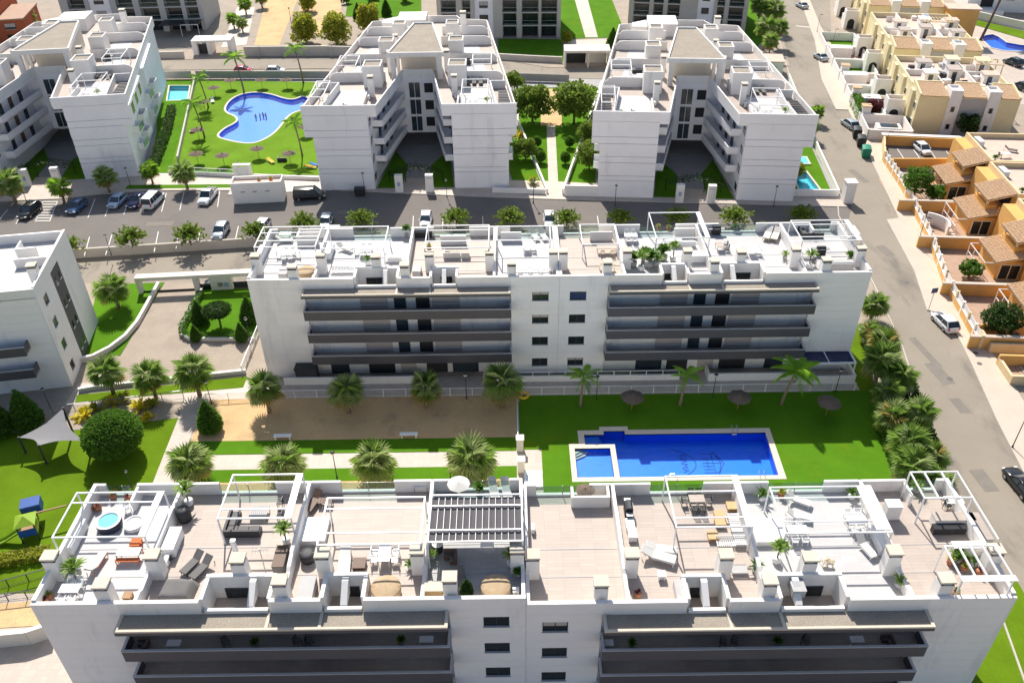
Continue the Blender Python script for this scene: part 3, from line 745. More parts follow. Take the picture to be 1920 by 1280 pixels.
fence('glass_balustrade', 'glass balustrade on the middle terrace wall', (-3.1,75.6), (19.2,75.6), .55, 1.9, z=.75)
po = thing('louvred_porch', 'dark louvred porch roof with white frame at the block\'s right corner', 'porch', (32.9, 74.9, 0), 0)
for x, y in ((0,0),(5.9,0),(0,3.4),(5.9,3.4)): MB().box(x-.07,x+.07,y-.07,y+.07,0,2.5).build('post','white_metal',po)
MB().box(-.1,6,-.1,.1,2.5,2.66).box(-.1,6,3.3,3.5,2.5,2.66).box(-.1,.1,.1,3.3,2.5,2.66).box(5.8,6,.1,3.3,2.5,2.66).box(2.9,3.0,.1,3.3,2.5,2.66).build('frame','white_metal',po)
for k in range(9): MB().box(.1,2.9,.16+k*.35,.42+k*.35,2.54,2.6).box(3.0,5.8,.16+k*.35,.42+k*.35,2.54,2.6).build('louvre','navy',po)
wallthing('terrace_wall', 'white wall under the louvred porch', [(32.4,74.5),(39,74.5),(39,77)], .2, 0, 1.1, 'white_wall')
sh = MB().box(0,2.4,0,1.2,0,1.9).build('storage_shed','dark_metal',None,loc=(-24.6,75.75,0)); tag(sh,'dark garden shed on the leftmost ground-floor terrace','shed')
MB().xprism([(-.1,1.9),(1.3,1.9),(1.3,2.0),(-.1,2.12)],-.08,2.48).build('shed_roof','rattan',sh)
# ================================================================== THE THREE V-SHAPED VILLAS
def poly_strip(b, pts, t, z0, z1, closed=False):
    """wall band of thickness t to the inner side of a polyline"""
    q = pts + ([pts[0]] if closed else [])
    for p, r_ in zip(q, q[1:]):
        p = Vector((p[0], p[1], 0)); r_ = Vector((r_[0], r_[1], 0)); d = (r_ - p).normalized(); n = Vector((-d.y, d.x, 0))
        b.prism([p, r_, r_ + n*t, p + n*t], z0, z1)
    return b
def villa(label, loc, rz, seed):
    rr = random.Random(seed)
    root = thing('apartment_villa', label, 'building', loc, rz)
    body = [(-15.3,.16),(-6.5,.16),(-6.5,3.5),(-4.6,17),(4.6,17),(6.5,3.5),(6.5,.16),(15.3,.16),(11,46.5),(6,47.5),(5,50),(-5,50),(-6,47.5),(-11,46.5)]
    lower = [(-15.3,.16),(-6.5,.16),(-6.5,3.5),(-4.9,14.5),(-4.6,24),(4.6,24),(4.9,14.5),(6.5,3.5),(6.5,.16),(15.3,.16),(11,46.5),(6,47.5),(5,50),(-5,50),(-6,47.5),(-11,46.5)]
    MB().prism(lower, -.3, 2.8).build('wall', 'tower_white', root)
    MB().prism(body, 2.8, 12.2).build('wall', 'tower_white', root)
    for s in (-1, 1):      # overhanging top storey on the outer flank
        MB().prism([(s*15.28,.2),(s*16.6,.2),(s*15.2,15),(s*13.9,15)], 9.05, 12.2).build('overhang', 'tower_white', root)
        MB().prism([(s*13.6,19),(s*14.9,19),(s*13.2,34),(s*11.9,34)], 9.05, 12.2).build('overhang', 'tower_white', root)
        zs = [(-.3,2.9,15.3),(2.9,3.7,15.3),(3.7,5.9,15.3),(5.9,6.9,15.3),(6.9,9.0,15.3),(9.0,10.1,16.6),(10.1,12.55,16.6)]
        for z0, z1, uo in zs:
            x0, x1 = sorted((s*6.5, s*uo))
            MB().box(x0, x1, 0, .15, z0 + .085, z1).build('facade_panel', 'tower_white', root)
        x0, x1 = sorted((s*5.1, s*16.6))
        MB().box(x0, x1, -.02, .2, 12.6, 14.15).build('parapet_panel', 'tower_white', root)
        # inner flank windows
        for k in range(4):
            zf = 3.1*k
            y0 = .9; fr = MB().box(s*6.5 - .03, s*6.5 + .03, y0, y0 + 1.7, zf + 1.0, zf + 2.2).build('window', 'dark_metal', root)
            MB().box(s*6.5 - .05, s*6.5 + .05, y0 + .08, y0 + 1.62, zf + 1.08, zf + 2.12).build('pane', 'glass_dark', fr)
        # access galleries
        for zf in (3.1, 6.1, 9.1):
            g_ = MB().prism([(s*6.45,4.),(s*4.9,4.),(s*2.5,16.95),(s*4.6,16.95)], zf - .2, zf).build('gallery', 'tower_white', root)
            b = MB(); pts = [(s*6.45,4.),(s*4.9,4.),(s*2.5,16.95)]
            for p, q in zip(pts, pts[1:]):
                d = (Vector(q) - Vector(p)).normalized(); n = Vector((-d.y, d.x))*(.13 if s < 0 else -.13)
                b.prism([p, q, Vector(q) + n, Vector(p) + n], zf - .2, zf + 1.05)
            b.build('gallery_parapet', 'tower_white', g_)
            for k in range(3):
                t = .25 + .25*k; x = s*(6.45 + (4.6 - 6.45)*t - .12); y = 4 + 13*t
                MB().obox((x, y), .12, 1.0, zf + .02, zf + 2.0, R(s*8)).build('entrance_door', 'wood_dark' if k % 2 else 'glass_blue', root)
        # outer balconies
        for zf in (3.1, 6.1):
            for v in (6., 11.5, 22., 28.):
                uo = 15.3 - (v - .3)*.0935
                x0, x1 = sorted((s*(uo - .25), s*(uo + 1.25)))
                g_ = MB().box(x0, x1, v - 1.5, v + 1.5, zf - .2, zf).build('balcony', 'tower_white', root)
                xo = s*(uo + 1.25); x2 = xo - s*.1; x0, x1 = sorted((xo, x2))
                MB().box(x0, x1, v - 1.5, v + 1.5, zf, zf + .95).build('balcony_screen', 'glass_clear' if v in (6., 22.) else 'tower_white', g_)
                xi = s*(uo - .25); x0, x1 = sorted((xi, x2))
                MB().box(x0, x1, v - 1.5, v - 1.4, zf, zf + .95).build('balcony_end', 'tower_white', g_); MB().box(x0, x1, v + 1.4, v + 1.5, zf, zf + .95).build('balcony_end', 'tower_white', g_)
        # outer flank windows of the top storeys
        for v in (3., 7.5, 12.):
            uo = 16.6 - (v - .2)*.0946
            fr = MB().obox((s*(uo - .02), v), .1, 2.2, 9.8, 11.9, R(s*5.4)).build('window', 'white_metal', root)
            MB().obox((s*uo, v), .1, 1.9, 9.95, 11.75, R(s*5.4)).build('pane', 'glass_dark', fr)
    # stair glazing and openings in the back of the V
    for k, zf in enumerate((3.1, 6.1, 9.1)):
        fr = MB().box(-1.75, .35, 16.9, 16.98, zf + .0, zf + 2.75).build('window', 'tower_white', root)
        for j in range(2): MB().box(-1.65 + j*.97, -.78 + j*.97, 16.86, 16.92, zf + .08, zf + 2.65).build('pane', 'glass_blue', fr)
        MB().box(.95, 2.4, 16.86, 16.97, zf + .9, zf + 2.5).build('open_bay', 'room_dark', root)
    # roof slab and parapets
    slab = [(-16.5,.2),(-5.1,.2),(-2.5,17),(2.5,17),(5.1,.2),(16.5,.2),(11.4,46.7),(6.2,47.7),(5.2,50.2),(-5.2,50.2),(-6.2,47.7),(-11.4,46.7)]
    MB().prism(slab, 12.2, 12.6).build('roof_slab', 'tower_white', root)
    b = MB(); poly_strip(b, slab[1:5], .2, 12.6, 13.95)
    b.build('inner_parapet', 'white_wall', root)
    b = MB(); poly_strip(b, slab[5:] + [slab[0]], .2, 12.6, 13.9)
    b.build('outer_parapet', 'white_wall', root)
    floor = [(-16.2,.3),(-5.3,.3),(-2.7,17.2),(2.7,17.2),(5.3,.3),(16.2,.3),(11.2,46.5),(5,49.9),(-5,49.9),(-11.2,46.5)]
    MB().prism(floor, 12.6, 12.66).build('roof_floor', 'tile_roof', root)
    for s in (-1, 1):
        def ue(v): return 16.3 - (v - .2)*.1097
        # pale terrace floors
        for v0, v1, ui in ((.4, 10.8, 7.6), (15.1, 24., 8.2), (28., 34.2, 6.5), (35, 41, 6.)):
            MB().prism([(s*ui, v0),(s*(ue(v0) - 2.6), v0),(s*(ue(v1) - 2.6), v1),(s*ui, v1)], 12.66, 12.69).build('terrace_floor', 'tile_white', root)
        # cross walls with rounded outer ends, following the terrace steps
        for v, ui in ((14.8, 5.2), (24.5, 5.), (34.6, 3.), (41.2, 2.8)):
            u1 = ue(v) - .2
            pr = [(s*ui, 12.66),(s*u1, 12.66),(s*u1, 13.5),(s*(u1 - .5), 14.1),(s*(u1 - 1.2), 14.3),(s*ui, 14.3)]
            MB().yprism(pr, v, v + .22).build('cross_wall', 'white_wall', root)
        for u, v, w_, d, h in ((7.0, 13.7, 3.0, 3.4, 15.9), (6.2, 27., 2.6, 3.0, 15.9), (5.0, 38.2, 2.4, 2.8, 15.7)):
            bk = MB().box(s*u - w_/2, s*u + w_/2, v - d/2, v + d/2, 12.66, h).build('stair_head', 'white_wall', root)
            rim = MB(); rim.box(s*u - w_/2, s*u + w_/2, v - d/2, v - d/2 + .2, h, h + .3).box(s*u - w_/2, s*u + w_/2, v + d/2 - .2, v + d/2, h, h + .3)
            rim.box(s*u - w_/2, s*u - w_/2 + .2, v - d/2 + .2, v + d/2 - .2, h, h + .3).box(s*u + w_/2 - .2, s*u + w_/2, v - d/2 + .2, v + d/2 - .2, h, h + .3)
            rim.build('rim', 'white_wall', bk)
            MB().box(s*u - w_/2 + .2, s*u + w_/2 - .2, v - d/2 + .2, v + d/2 - .2, h, h + .08).build('gravel_bed', 'gravel', bk)
        chimney(root, s*6.7, 8.0, 12.66, .9, .9, 3.0); chimney(root, s*(4.9), 19.8, 12.66, .9, .9, 3.3); chimney(root, s*5., 30.5, 12.66, .9, .9, 2.9)
        # low inner wall of the front terrace, slatted well at the outer edge
        MB().box(s*7.4 - .1, s*7.4 + .1, .3, 7.4, 12.66, 13.6).build('low_wall', 'white_wall', root)
        MB().prism([(s*13.4, .3),(s*13.6, .3),(s*12.5, 10.8),(s*12.3, 10.8)], 12.66, 14.0).build('low_wall', 'white_wall', root)
        xa, xb = sorted((s*12.3, s*(ue(10.8) - .2))); MB().box(xa, xb, 10.8, 11.0, 12.66, 14.0).build('low_wall', 'white_wall', root)
        for k in range(10):
            v = 1.0 + k*.72
            if s > 0 or seed == 3: MB().box(*sorted((s*13.75, s*(ue(v) - .35))), v, v + .34, 13.3, 13.42).build('louvre_slat', 'dark_metal', root)
        # white pergola frame of each front terrace
        u0, u1 = (8.0, 12.2) if s > 0 else (-15.4, -13.2)
        pgm = MB()
        for y in (1.2, 4.6, 8.4): pgm.box(u0, u1, y, y + .12, 15.0, 15.12)
        pgm.box(u0, u0 + .12, 1.32, 8.4, 15.0, 15.12).box(u1 - .12, u1, 1.32, 8.4, 15.0, 15.12)
        for x in (u0, u1 - .12):
            for y in (1.2, 8.4): pgm.box(x, x + .12, y, y + .12, 12.66, 15.0)
        pgm.build('terrace_pergola', 'white_metal', root)
        u0, u1 = (9.3, 12.6) if s > 0 else (-13.6, -10.2)
        pgm = MB()
        for y in (16., 18.6, 21.2): pgm.box(u0, u1, y, y + .12, 15.0, 15.12)
        pgm.box(u0, u0 + .12, 16.12, 21.2, 15.0, 15.12).box(u1 - .12, u1, 16.12, 21.2, 15.0, 15.12)
        for x in (u0, u1 - .12):
            for y in (16., 21.2): pgm.box(x, x + .12, y, y + .12, 12.66, 15.0)
        pgm.build('terrace_pergola', 'white_metal', root)
    # raised trapezoid roof over the stair core
    tr = [(-4.75,15.4),(4.75,15.4),(1.75,33.2),(-1.75,33.2)]
    cr = MB().prism(tr, 16.55, 16.95).build('core_roof', 'white_wall', root)
    b = MB(); poly_strip(b, tr, .25, 16.95, 17.3, True); b.build('rim', 'white_wall', cr)
    MB().prism([(-4.45,15.7),(4.45,15.7),(1.5,32.9),(-1.5,32.9)], 16.95, 17.03).build('gravel_bed', 'gravel', cr)
    MB().prism([(-3.1,20.5),(3.1,20.5),(1.6,33),(-1.6,33)], 12.66, 16.55).build('core_wall', 'cream_wall', root)
    for s in (-1, 1):
        for u, v, w_ in ((3.9, 15.9, .8), (3.4, 18.9, .5)): MB().box(s*u - w_/2, s*u + w_/2, v - .25, v + .25, 12.66, 16.55).build('column', 'white_wall', root)
    MB().box(-6, -.5, 43, 49, 12.66, 15.0).build('stair_head', 'white_wall', root)
    MB().prism([(-9,43.5),(-6.2,43.5),(-6.2,48),(-9,46)], 12.66, 14.4).build('stair_head', 'white_wall', root)
    chimney(root, 6.8, 43.5, 12.66, 1.1, 1.1, 3.4)
    # entrance court inside the V
    MB().prism([(-6.3,.3),(-2.2,.3),(-2.0,9),(-4.7,15)], -.1, .14).build('planting_bed', 'turf', root)
    MB().prism([(6.3,.3),(2.2,.3),(2.0,9),(4.7,15)], -.1, .14).build('planting_bed', 'turf', root)
    MB().box(-4.2, 4.2, 17.2, 23.8, -.1, .08).build('hall_floor', 'tile_dark', root)
    for s in (-1, 1):
        p_ = MB().box(s*2.45 - .62, s*2.45 + .62, -1.35, -.55, -.1, 3.0).build('gate_pillar', 'white_wall', root)
        if s < 0: MB().box(s*2.45 - .22, s*2.45 + .22, -1.38, -1.355, 1.2, 1.9).build('plaque', 'car_paleblue', p_)
        else:
            for j in range(5): MB().box(2.05 + j*.17, 2.05 + j*.17 + .12, -1.38, -1.355, 2.45, 2.62).build('letter', 'grey_wall', p_)
    b = MB(); r2 = random.Random(seed)
    for i in range(700):
        x = r2.uniform(-4.6, 4.6); y = r2.uniform(1.2, 3.6); z = 2.2 + .5*math.cos(x*.6) + r2.uniform(-.35, .35); a = r2.uniform(0, 6.28); q = .16
        b.quad((x - q*math.cos(a), y - q*math.sin(a), z), (x + q*math.sin(a), y - q*math.cos(a), z + r2.uniform(-.1,.1)), (x + q*math.cos(a), y + q*math.sin(a), z + r2.uniform(-.1,.1)))
    for x in (-4.4, -1.8, 1.8, 4.4): b.tube([(x, 2.4, 0), (x*.98, 2.4, 2.3)], .08, 5)
    struct(b.build('vine_arbour', 'leaf_dark', root), 'stuff')
    return root
V2 = villa('V-shaped white villa block in the centre behind the car park', (-15.2, 125.9, 0), 0, 2)
V3 = villa('V-shaped white villa block beside the street, right of the green lane', (29.35, 120.9, 0), R(-4.8), 3)
V1 = villa('V-shaped white villa block at the left edge behind the car park', (-77.4, 130.2, 0), R(7.2), 1)

# ------------------------------------------------------------------ buildings along the top edge
def facade_block(name, label, loc, rz, w_, d, floors, bays, mt='beige_wall', fh=3.0, roof=None):
    root = thing(name, label, 'building', loc, rz)
    H = floors*fh
    MB().box(0, w_, 1.6, d, -.3, H).build('wall', mt, root)
    for a, c, kind in bays:
        if kind == 'wall':
            MB().box(a, c, 0, 1.6, -.3, H + .6).build('wall_bay', mt, root)
        elif kind == 'pale':
            MB().box(a, c, .3, 1.6, -.3, H + .6).build('wall_bay', 'tower_white', root)
            for k in range(floors): add_window(root, a + (c-a)*.25, a + (c-a)*.72, .28, k*fh + .9, k*fh + 2.3, n=2)
        else:
            for k in range(floors):
                z = k*fh
                fr = MB().box(a + .2, c - .2, 1.52, 1.6, z + .05, z + 2.5).build('balcony_door', 'dark_metal', root)
                n = max(2, int((c - a)/1.2))
                for j in range(n):
                    x0 = a + .25 + (c - a - .5)*j/n
                    MB().box(x0 + .03, x0 + (c-a-.5)/n - .03, 1.49, 1.515, z + .12, z + 2.4).build('pane', 'glass_dark', fr)
                s_ = MB().box(a, c, 0, 1.6, z + 2.7, z + 3.0).build('balcony', mt, root)
                MB().box(a + .05, c - .05, .05, .09, z + 3.05, z + 3.95).build('glass_rail', 'glass_clear', s_)
                MB().box(a, c, .02, .12, z + 3.95, z + 4.02).build('top_rail', 'grey_metal', s_)
    return root
facade_block('apartment_building', 'grey apartment building with stacked dark balconies at the top centre', (-16.5, 208.5, 0), R(-2), 29.5, 16, 5,
    ((0,1,'wall'),(1,4.6,'bal'),(4.6,6,'wall'),(6,8,'bal'),(8,9,'wall'),(9,13.4,'pale'),(13.4,15.6,'wall'),(15.6,19,'bal'),(19,20.2,'wall'),(20.2,24.2,'bal'),(24.2,24.8,'wall'),(24.8,28.6,'bal'),(28.6,29.5,'wall')))
facade_block('apartment_building', 'grey apartment building with dark balconies behind the street-side villa', (30.2, 216, 0), R(-13), 28.5, 16, 5,
    ((0,1.2,'wall'),(1.2,5.0,'bal'),(5.0,6,'wall'),(6,8.4,'bal'),(8.4,9.4,'wall'),(9.4,12.4,'bal'),(12.4,16.6,'wall'),(16.6,20.4,'pale'),(20.4,21.2,'wall'),(21.2,23,'bal'),(23,24,'wall'),(24,27.5,'bal'),(27.5,28.5,'wall')))
ba = facade_block('apartment_building', 'grey apartment building with a dark awning at the top left', (-109, 215.5, 0), R(3), 34, 16, 5,
    ((0,2,'wall'),(2,6,'bal'),(6,7,'wall'),(7,12,'pale'),(12,13.5,'wall'),(13.5,17.5,'bal'),(17.5,19,'wall'),(19,23.5,'bal'),(23.5,25,'wall'),(25,29,'bal'),(29,30,'wall'),(30,33,'bal'),(33,34,'wall')), 'grey_wall')
MB().box(24, 29, -5.0, -.05, 2.7, 2.85).build('awning', 'dark_metal', ba)
MB().box(29.2, 33.5, -5, -.05, 2.7, 2.78).build('porch_roof', 'glass_dark', ba)
b = MB()
for x in (29.2, 33.4): b.box(x, x + .1, -5, -4.9, 0, 2.7)
b.box(29.2, 33.5, -5.02, -4.9, 2.78, 2.9); b.build('porch_frame', 'white_metal', ba)
rb = thing('apartment_building', 'rust red building in the top left corner', 'building', (-134, 205, 0), R(12))
MB().box(0, 13, 0, 20, -.3, 9).build('wall', 'red_wall', rb)
MB().box(13, 19, 0, 14, -.3, 5.5).build('wall', 'red_wall', rb)
MB().box(-.3, 13.2, -.3, 20, 9, 9.4).build('roof', 'red_wall', rb); MB().box(13, 19.2, -.2, 14.2, 5.5, 5.8).build('roof_terrace', 'terra_floor', rb)
for k in range(2):
    for j in range(3): add_window(rb, 2 + 3.5*j, 4 + 3.5*j, -.04, 1 + 3*k, 2.4 + 3*k)
    add_window(rb, 14.5, 17, -.04, .8 + 2.6*k, 2.2 + 2.6*k)
# the small utility building standing in the car park
kb = thing('utility_building', 'small white flat-roofed utility building with two pots on its roof', 'building', (-43.6, 121.4, 0), R(4.3))
MB().box(0, 7.9, 0, 2.7, -.1, 2.9).build('wall', 'white_wall', kb)
b = MB().box(0, 7.9, 0, .2, 2.9, 3.5).box(0, 7.9, 2.5, 2.7, 2.9, 3.5).box(0, .2, .2, 2.5, 2.9, 3.5).box(7.7, 7.9, .2, 2.5, 2.9, 3.5); b.build('parapet', 'white_wall', kb)
MB().box(.2, 7.7, .2, 2.5, 2.9, 3.0).build('roof', 'pink_tile', kb)
for x in (1.4, 3.2, 5.2): MB().box(x, x + .7, -.03, 0, 1.9, 2.1).build('vent', 'grey_metal', kb)

# pink-topped garden store by the street
pk = thing('garden_store', 'small store with a flat pink roof by the street bend', 'shed', (54.9, 178.2, 0), R(-9))
MB().box(0, 3.6, 0, 5, -.1, 3.0).build('wall', 'white_wall', pk); MB().box(-.15, 3.75, -.15, 5.15, 3.0, 3.2).build('roof', 'pink_tile', pk)
MB().box(1.2, 2.2, -.04, 0, 0, 2.1).build('door', 'grey_metal', pk)
# entrance portals
def portal(label, loc, rz, w_, d, h, legs, beam=.5, mt='cream_wall'):
    root = thing('entrance_portal', label, 'gate', loc, rz)
    MB().box(0, w_, 0, d, h, h + beam).build('lintel', mt, root)
    for a, c in legs: MB().box(a, c, .05, d - .05, -1.1, h).build('pillar', mt, root)
    return root
pt = portal('pale gate portal with a long flat lintel over the ramp driveway', (-49.6, 95.2, 0), R(4.), 16, 1.1, 2.0, ((0,.5),(7.4,8.0),(9.6,12.4),(15.4,16)))
MB().box(.6, 7.3, .4, .46, -1.05, .25).build('sliding_gate', 'glass_dark', pt)
MB().box(8.1, 9.5, .4, .46, -1.05, .9).build('door', 'glass_dark', pt); MB().box(12.5, 15.3, .4, .46, -1.05, 1.0).build('dark_fence_panel', 'dark_metal', pt)
MB().box(10.6, 11.2, -.01, .05, .6, 1.2).build('letterbox', 'grey_metal', pt); MB().box(11.4, 12.0, -.01, .05, .5, 1.2).build('notice', 'car_paleblue', pt)
pt = portal('cream double gate portal across the back road', (12.6, 185.2, 0), R(-1), 10, 4.6, 3.2, ((0,.4),(5,5.4),(9.6,10)))
MB().box(.5, 4.9, 3.2, 3.3, .1, 2.2).build('gate_panel', 'dark_metal', pt); MB().box(5.5, 9.5, 3.2, 3.3, .1, 2.2).build('gate_panel', 'cream_wall', pt)
pt = portal('small white garden gate below the free-form pool lawn', (-45.8, 130.6, 0), R(2), 2.9, .7, 2.3, ((0,.5),(2.4,2.9)), .2, 'white_wall')
MB().box(.5, 2.4, .3, .36, .1, 2.0).build('gate_panel', 'white_metal', pt)
pt = portal('white gatehouse portal at the top left path', (-72.5, 197.5, 0), R(1), 9, 4, 2.9, ((0,1.2),(3.4,4.2),(8.2,9)), .4, 'white_wall')
MB().box(1.2, 3.4, 1, 1.1, 0, 2.2).build('gate_panel', 'dark_metal', pt)

# boundary walls and fences at the back
for i, (a, c, mt) in enumerate((((-100,181.6),(-76,181.2),'dark_metal'),((-75,181.2),(-68,181.2),'wall_grey2'),((-67,181.2),(-38,179.9),'wall_grey2'),((-2,177.6),(13,175.6),'wall_grey2'))):
    nm = ('far left of the free-form pool', 'behind the small teal pool', 'behind the free-form pool', 'along the back of the green lane')[i]
    fence('boundary_fence', 'dark panel fence ' + nm, a, c, 1.7, 3., 'grey_metal', mt)
wallthing('boundary_wall', 'pale boundary wall below the sand court, far side of the back road', [(-60.3,196.2),(-42,195.9),(-22,193.5)], .3, 0, 2.2, 'beige_wall', 'cream_wall')
for k in range(6):
    p = Vector((-57 + k*5.6, 195.95 - max(0, k-2)*.45))
    MB().box(p.x - .25, p.x + .25, p.y - .3, p.y + .2, 0, 2.3).build('pier', 'grey_wall', bpy.data.objects['boundary_wall'])
wallthing('boundary_wall', 'pale low wall on the left of the back road', [(-100,194.8),(-74,195.6)], .3, 0, 1.5, 'beige_wall', 'cream_wall')
wallthing('boundary_wall', 'pale wall in front of the grey apartments', [(-3,191.8),(5,190),(12.3,188.6)], .3, 0, 1.3, 'beige_wall', 'cream_wall')
wallthing('boundary_wall', 'white kerb wall round the free-form pool garden', [(-57.6,132.9),(-46,131.3)], .25, 0, .7, 'white_wall')
wallthing('boundary_wall', 'white kerb wall right of the pool garden gate', [(-42.6,131.0),(-31.5,129.6)], .25, 0, .7, 'white_wall')
wallthing('boundary_wall', 'white wall along the left edge of the green lane', [(6.2,123.6),(1.95,153.8),(2.0,174)], .3, 0, .8, 'white_wall')
wallthing('boundary_wall', 'white wall along the right edge of the green lane', [(8.7,123.1),(19.7,173.4)], .3, 0, 1.1, 'white_wall')
wallthing('boundary_wall', 'low white wall in front of the green lane, left', [(-2.6,124.2),(5.9,123.4)], .25, 0, .9, 'white_wall')
wallthing('boundary_wall', 'white wall in front of the green lane, right', [(8.9,122.7),(14.2,122.3)], .3, 0, 1.9, 'white_wall')
wallthing('boundary_wall', 'white wall along the street beside the plunge pool', [(44.3,121.6),(52.2,121.2),(54.0,137),(55.8,150),(59.4,176)], .25, 0, 1.2, 'white_wall')
wallthing('garden_wall', 'pale dividing wall inside the free-form pool garden', [(-57.6,138),(-66.9,180)], .3, 0, 1.0, 'beige_wall')
gp_ = MB().box(-.75,.75,-.75,.75,0,3.4).build('gate_pillar','white_wall',None,loc=(53.0,119.4,0)); tag(gp_,'square white pillar at the corner of car park and street','pillar')
MB().box(-.85,.85,-.85,.85,3.4,3.6).build('pillar_cap','white_wall',gp_)
# ================================================================== HOUSES ON THE RIGHT-HAND SIDE
def tile_roof(par, p00, p10, p01, name='roof_tiles', col=.32, row=.42, mt='roof_tile'):
    """rows of half-round tiles; p00 eave corner, p10 other eave corner, p01 ridge above p00"""
    p00, p10, p01 = Vector(p00), Vector(p10), Vector(p01)
    e = p10 - p00; s = p01 - p00; n = e.cross(s).normalized()
    if n.z < 0: n = -n
    nc = max(2, int(e.length/col)); nr = max(2, int(s.length/row)); b = MB()
    eu, su = e/nc, s/nr
    for i in range(nc):
        for j in range(nr):
            o = p00 + eu*i + su*j + n*rnd.uniform(0, .02); q = o + su*1.06
            vs = []
            for base, lift in ((o, .06), (q, .0)):
                for k in range(5):
                    a = math.pi*k/4
                    vs.append(base + eu*(.5 - .47*math.cos(a)) + n*(math.sin(a)*.13 + lift))
            b._add(vs, [(k, k+1, k+6, k+5) for k in range(4)] + [(0,1,2,3,4)])
    b.quad(p00, p10, p10 + s, p01)
    return struct(b.build(name, mt, par), 'stuff')
def slope_box(par, name, mt, p00, p10, p01, t=.18):
    p00, p10, p01 = Vector(p00), Vector(p10), Vector(p01); p11 = p10 + p01 - p00; d = Vector((0,0,-t))
    b = MB(); b._add([p00, p10, p11, p01, p00+d, p10+d, p11+d, p01+d], [(0,1,2,3),(4,7,6,5),(0,4,5,1),(1,5,6,2),(2,6,7,3),(3,7,4,0)])
    return b.build(name, mt, par)
def yellow_row(label, loc, rz, seed, depth=21):
    rr = random.Random(seed); root = thing('terraced_house', label, 'house', loc, rz)
    MB().box(0, 17, 0, 6, -.2, 6.9).build('wall', 'yellow_wall', root)
    MB().box(-.02, 17.02, 6, depth, -.2, 6.2).build('wall', 'yellow_wall', root)
    # tile aprons between white stair shafts
    for a, c in ((.35, 4.9), (7.1, 11.3), (13.5, 16.7)):
        tile_roof(root, (a, -.35, 7.0), (c, -.35, 7.0), (a, 5.2, 7.7))
        MB().box(a, c, 5.2, 5.5, 6.9, 7.95).build('ridge_wall', 'yellow_wall', root)
    MB().xprism([(-.1,6.9),(5.5,6.9),(5.5,8.1),(4.9,8.1),(-.1,7.35)], 0, .3).build('gable_parapet', 'pale_yellow', root)
    MB().xprism([(-.1,6.9),(5.5,6.9),(5.5,8.1),(4.9,8.1),(-.1,7.35)], 16.7, 17).build('gable_parapet', 'pale_yellow', root)
    for a in (5.0, 11.4):
        s_ = MB().box(a, a + 2, -.55, 2.6, -.2, 7.9).build('stair_shaft', 'white_wall', root)
        b = MB().box(a, a+2, -.55, -.35, 7.9, 8.3).box(a, a+2, 2.4, 2.6, 7.9, 8.3).box(a, a+.2, -.35, 2.4, 7.9, 8.3).box(a+1.8, a+2, -.35, 2.4, 7.9, 8.3); b.build('rim', 'white_wall', s_)
        for z in (1.2, 4.4):
            fr = MB().box(a + .6, a + 1.3, -.6, -.55, z, z + 1.0).build('window', 'grey_metal', root); MB().box(a + .67, a + 1.23, -.62, -.6, z + .07, z + .93).build('pane', 'glass_dark', fr)
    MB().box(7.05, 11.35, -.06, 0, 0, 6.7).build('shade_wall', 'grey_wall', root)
    # roof terraces with white parapets
    MB().box(.3, 16.7, 6.0, depth - .3, 6.2, 6.28).build('roof_terrace', 'pink_tile', root)
    b = MB(); b.box(0, .3, 6, depth, 6.2, 7.3).box(16.7, 17, 6, depth, 6.2, 7.3).box(.3, 16.7, depth - .3, depth, 6.2, 7.3)
    b.build('parapet', 'pale_yellow', root)
    for x in (5.4, 11.2): MB().box(x - .12, x + .12, 6, depth - .3, 6.28, 7.4).build('party_wall', 'white_wall', root)
    MB().box(.3, 16.7, 13.4, 13.65, 6.28, 7.3).build('party_wall', 'white_wall', root)
    for x, y, w_, d, h in ((2.6, 8.2, 2.2, 2.4, 2.0), (7.2, 10., 2.2, 2.8, 2.2), (13.2, 9., 2.6, 2.4, 1.8), (3.0, 15.6, 2.6, 2.4, 1.7), (8.4, 16.2, 2.2, 2.6, 2.2), (13.8, 16., 2.4, 2.4, 2.2)):
        h_ = MB().box(x, x + w_, y, y + d, 6.28, 6.28 + h).build('roof_room', 'white_wall', root)
        MB().box(x - .12, x + w_ + .12, y - .12, y + d + .12, 6.28 + h, 6.43 + h).build('roof_room_top', rr.choice(('tile_beige', 'white_wall', 'pink_tile', 'pale_yellow')), h_)
        MB().box(x + .6, x + 1.4, y - .03, y, 6.3, 6.3 + min(h - .2, 1.9)).build('door', 'glass_blue', h_)
    for k in range(16):
        x = rr.uniform(.8, 15.8); y = rr.uniform(6.6, depth - 1.5); h = rr.uniform(.4, 1.3); w_ = rr.uniform(.5, 1.6)
        MB().obox((x, y), w_, rr.uniform(.4, 1.2), 6.28, 6.28 + h, rr.choice((0, 0, .4))).build(rr.choice(('roof_box', 'water_tank', 'storage_bench')), rr.choice(('white_wall', 'white_wall', 'white_wall', 'pot_grey', 'dark_metal', 'terracotta', 'car_paleblue')), root)
    for k in range(5):
        x = rr.uniform(.8, 14.); y = rr.uniform(7, depth - 3)
        MB().box(x, x + rr.uniform(1.5, 3), y, y + .15, 6.28, rr.uniform(7.0, 7.6)).build('low_wall', 'white_wall', root)
    # stepped left flank with windows, porches and arched doors
    for k, y in enumerate((1.2, 8.5, 15.5)):
        if y > depth - 4: continue
        MB().box(-.5, -.001, y + 1.6, y + 3.4, -.2, 6.9).build('flank_bay', 'pale_yellow', root)
        for z in (1.2, 4.2):
            fr = MB().box(-.1, -.02, y - .4, y + .8, z, z + 1.2).build('window', 'white_metal', root); MB().box(-.12, -.1, y - .3, y + .7, z + .1, z + 1.1).build('pane', 'glass_dark', fr)
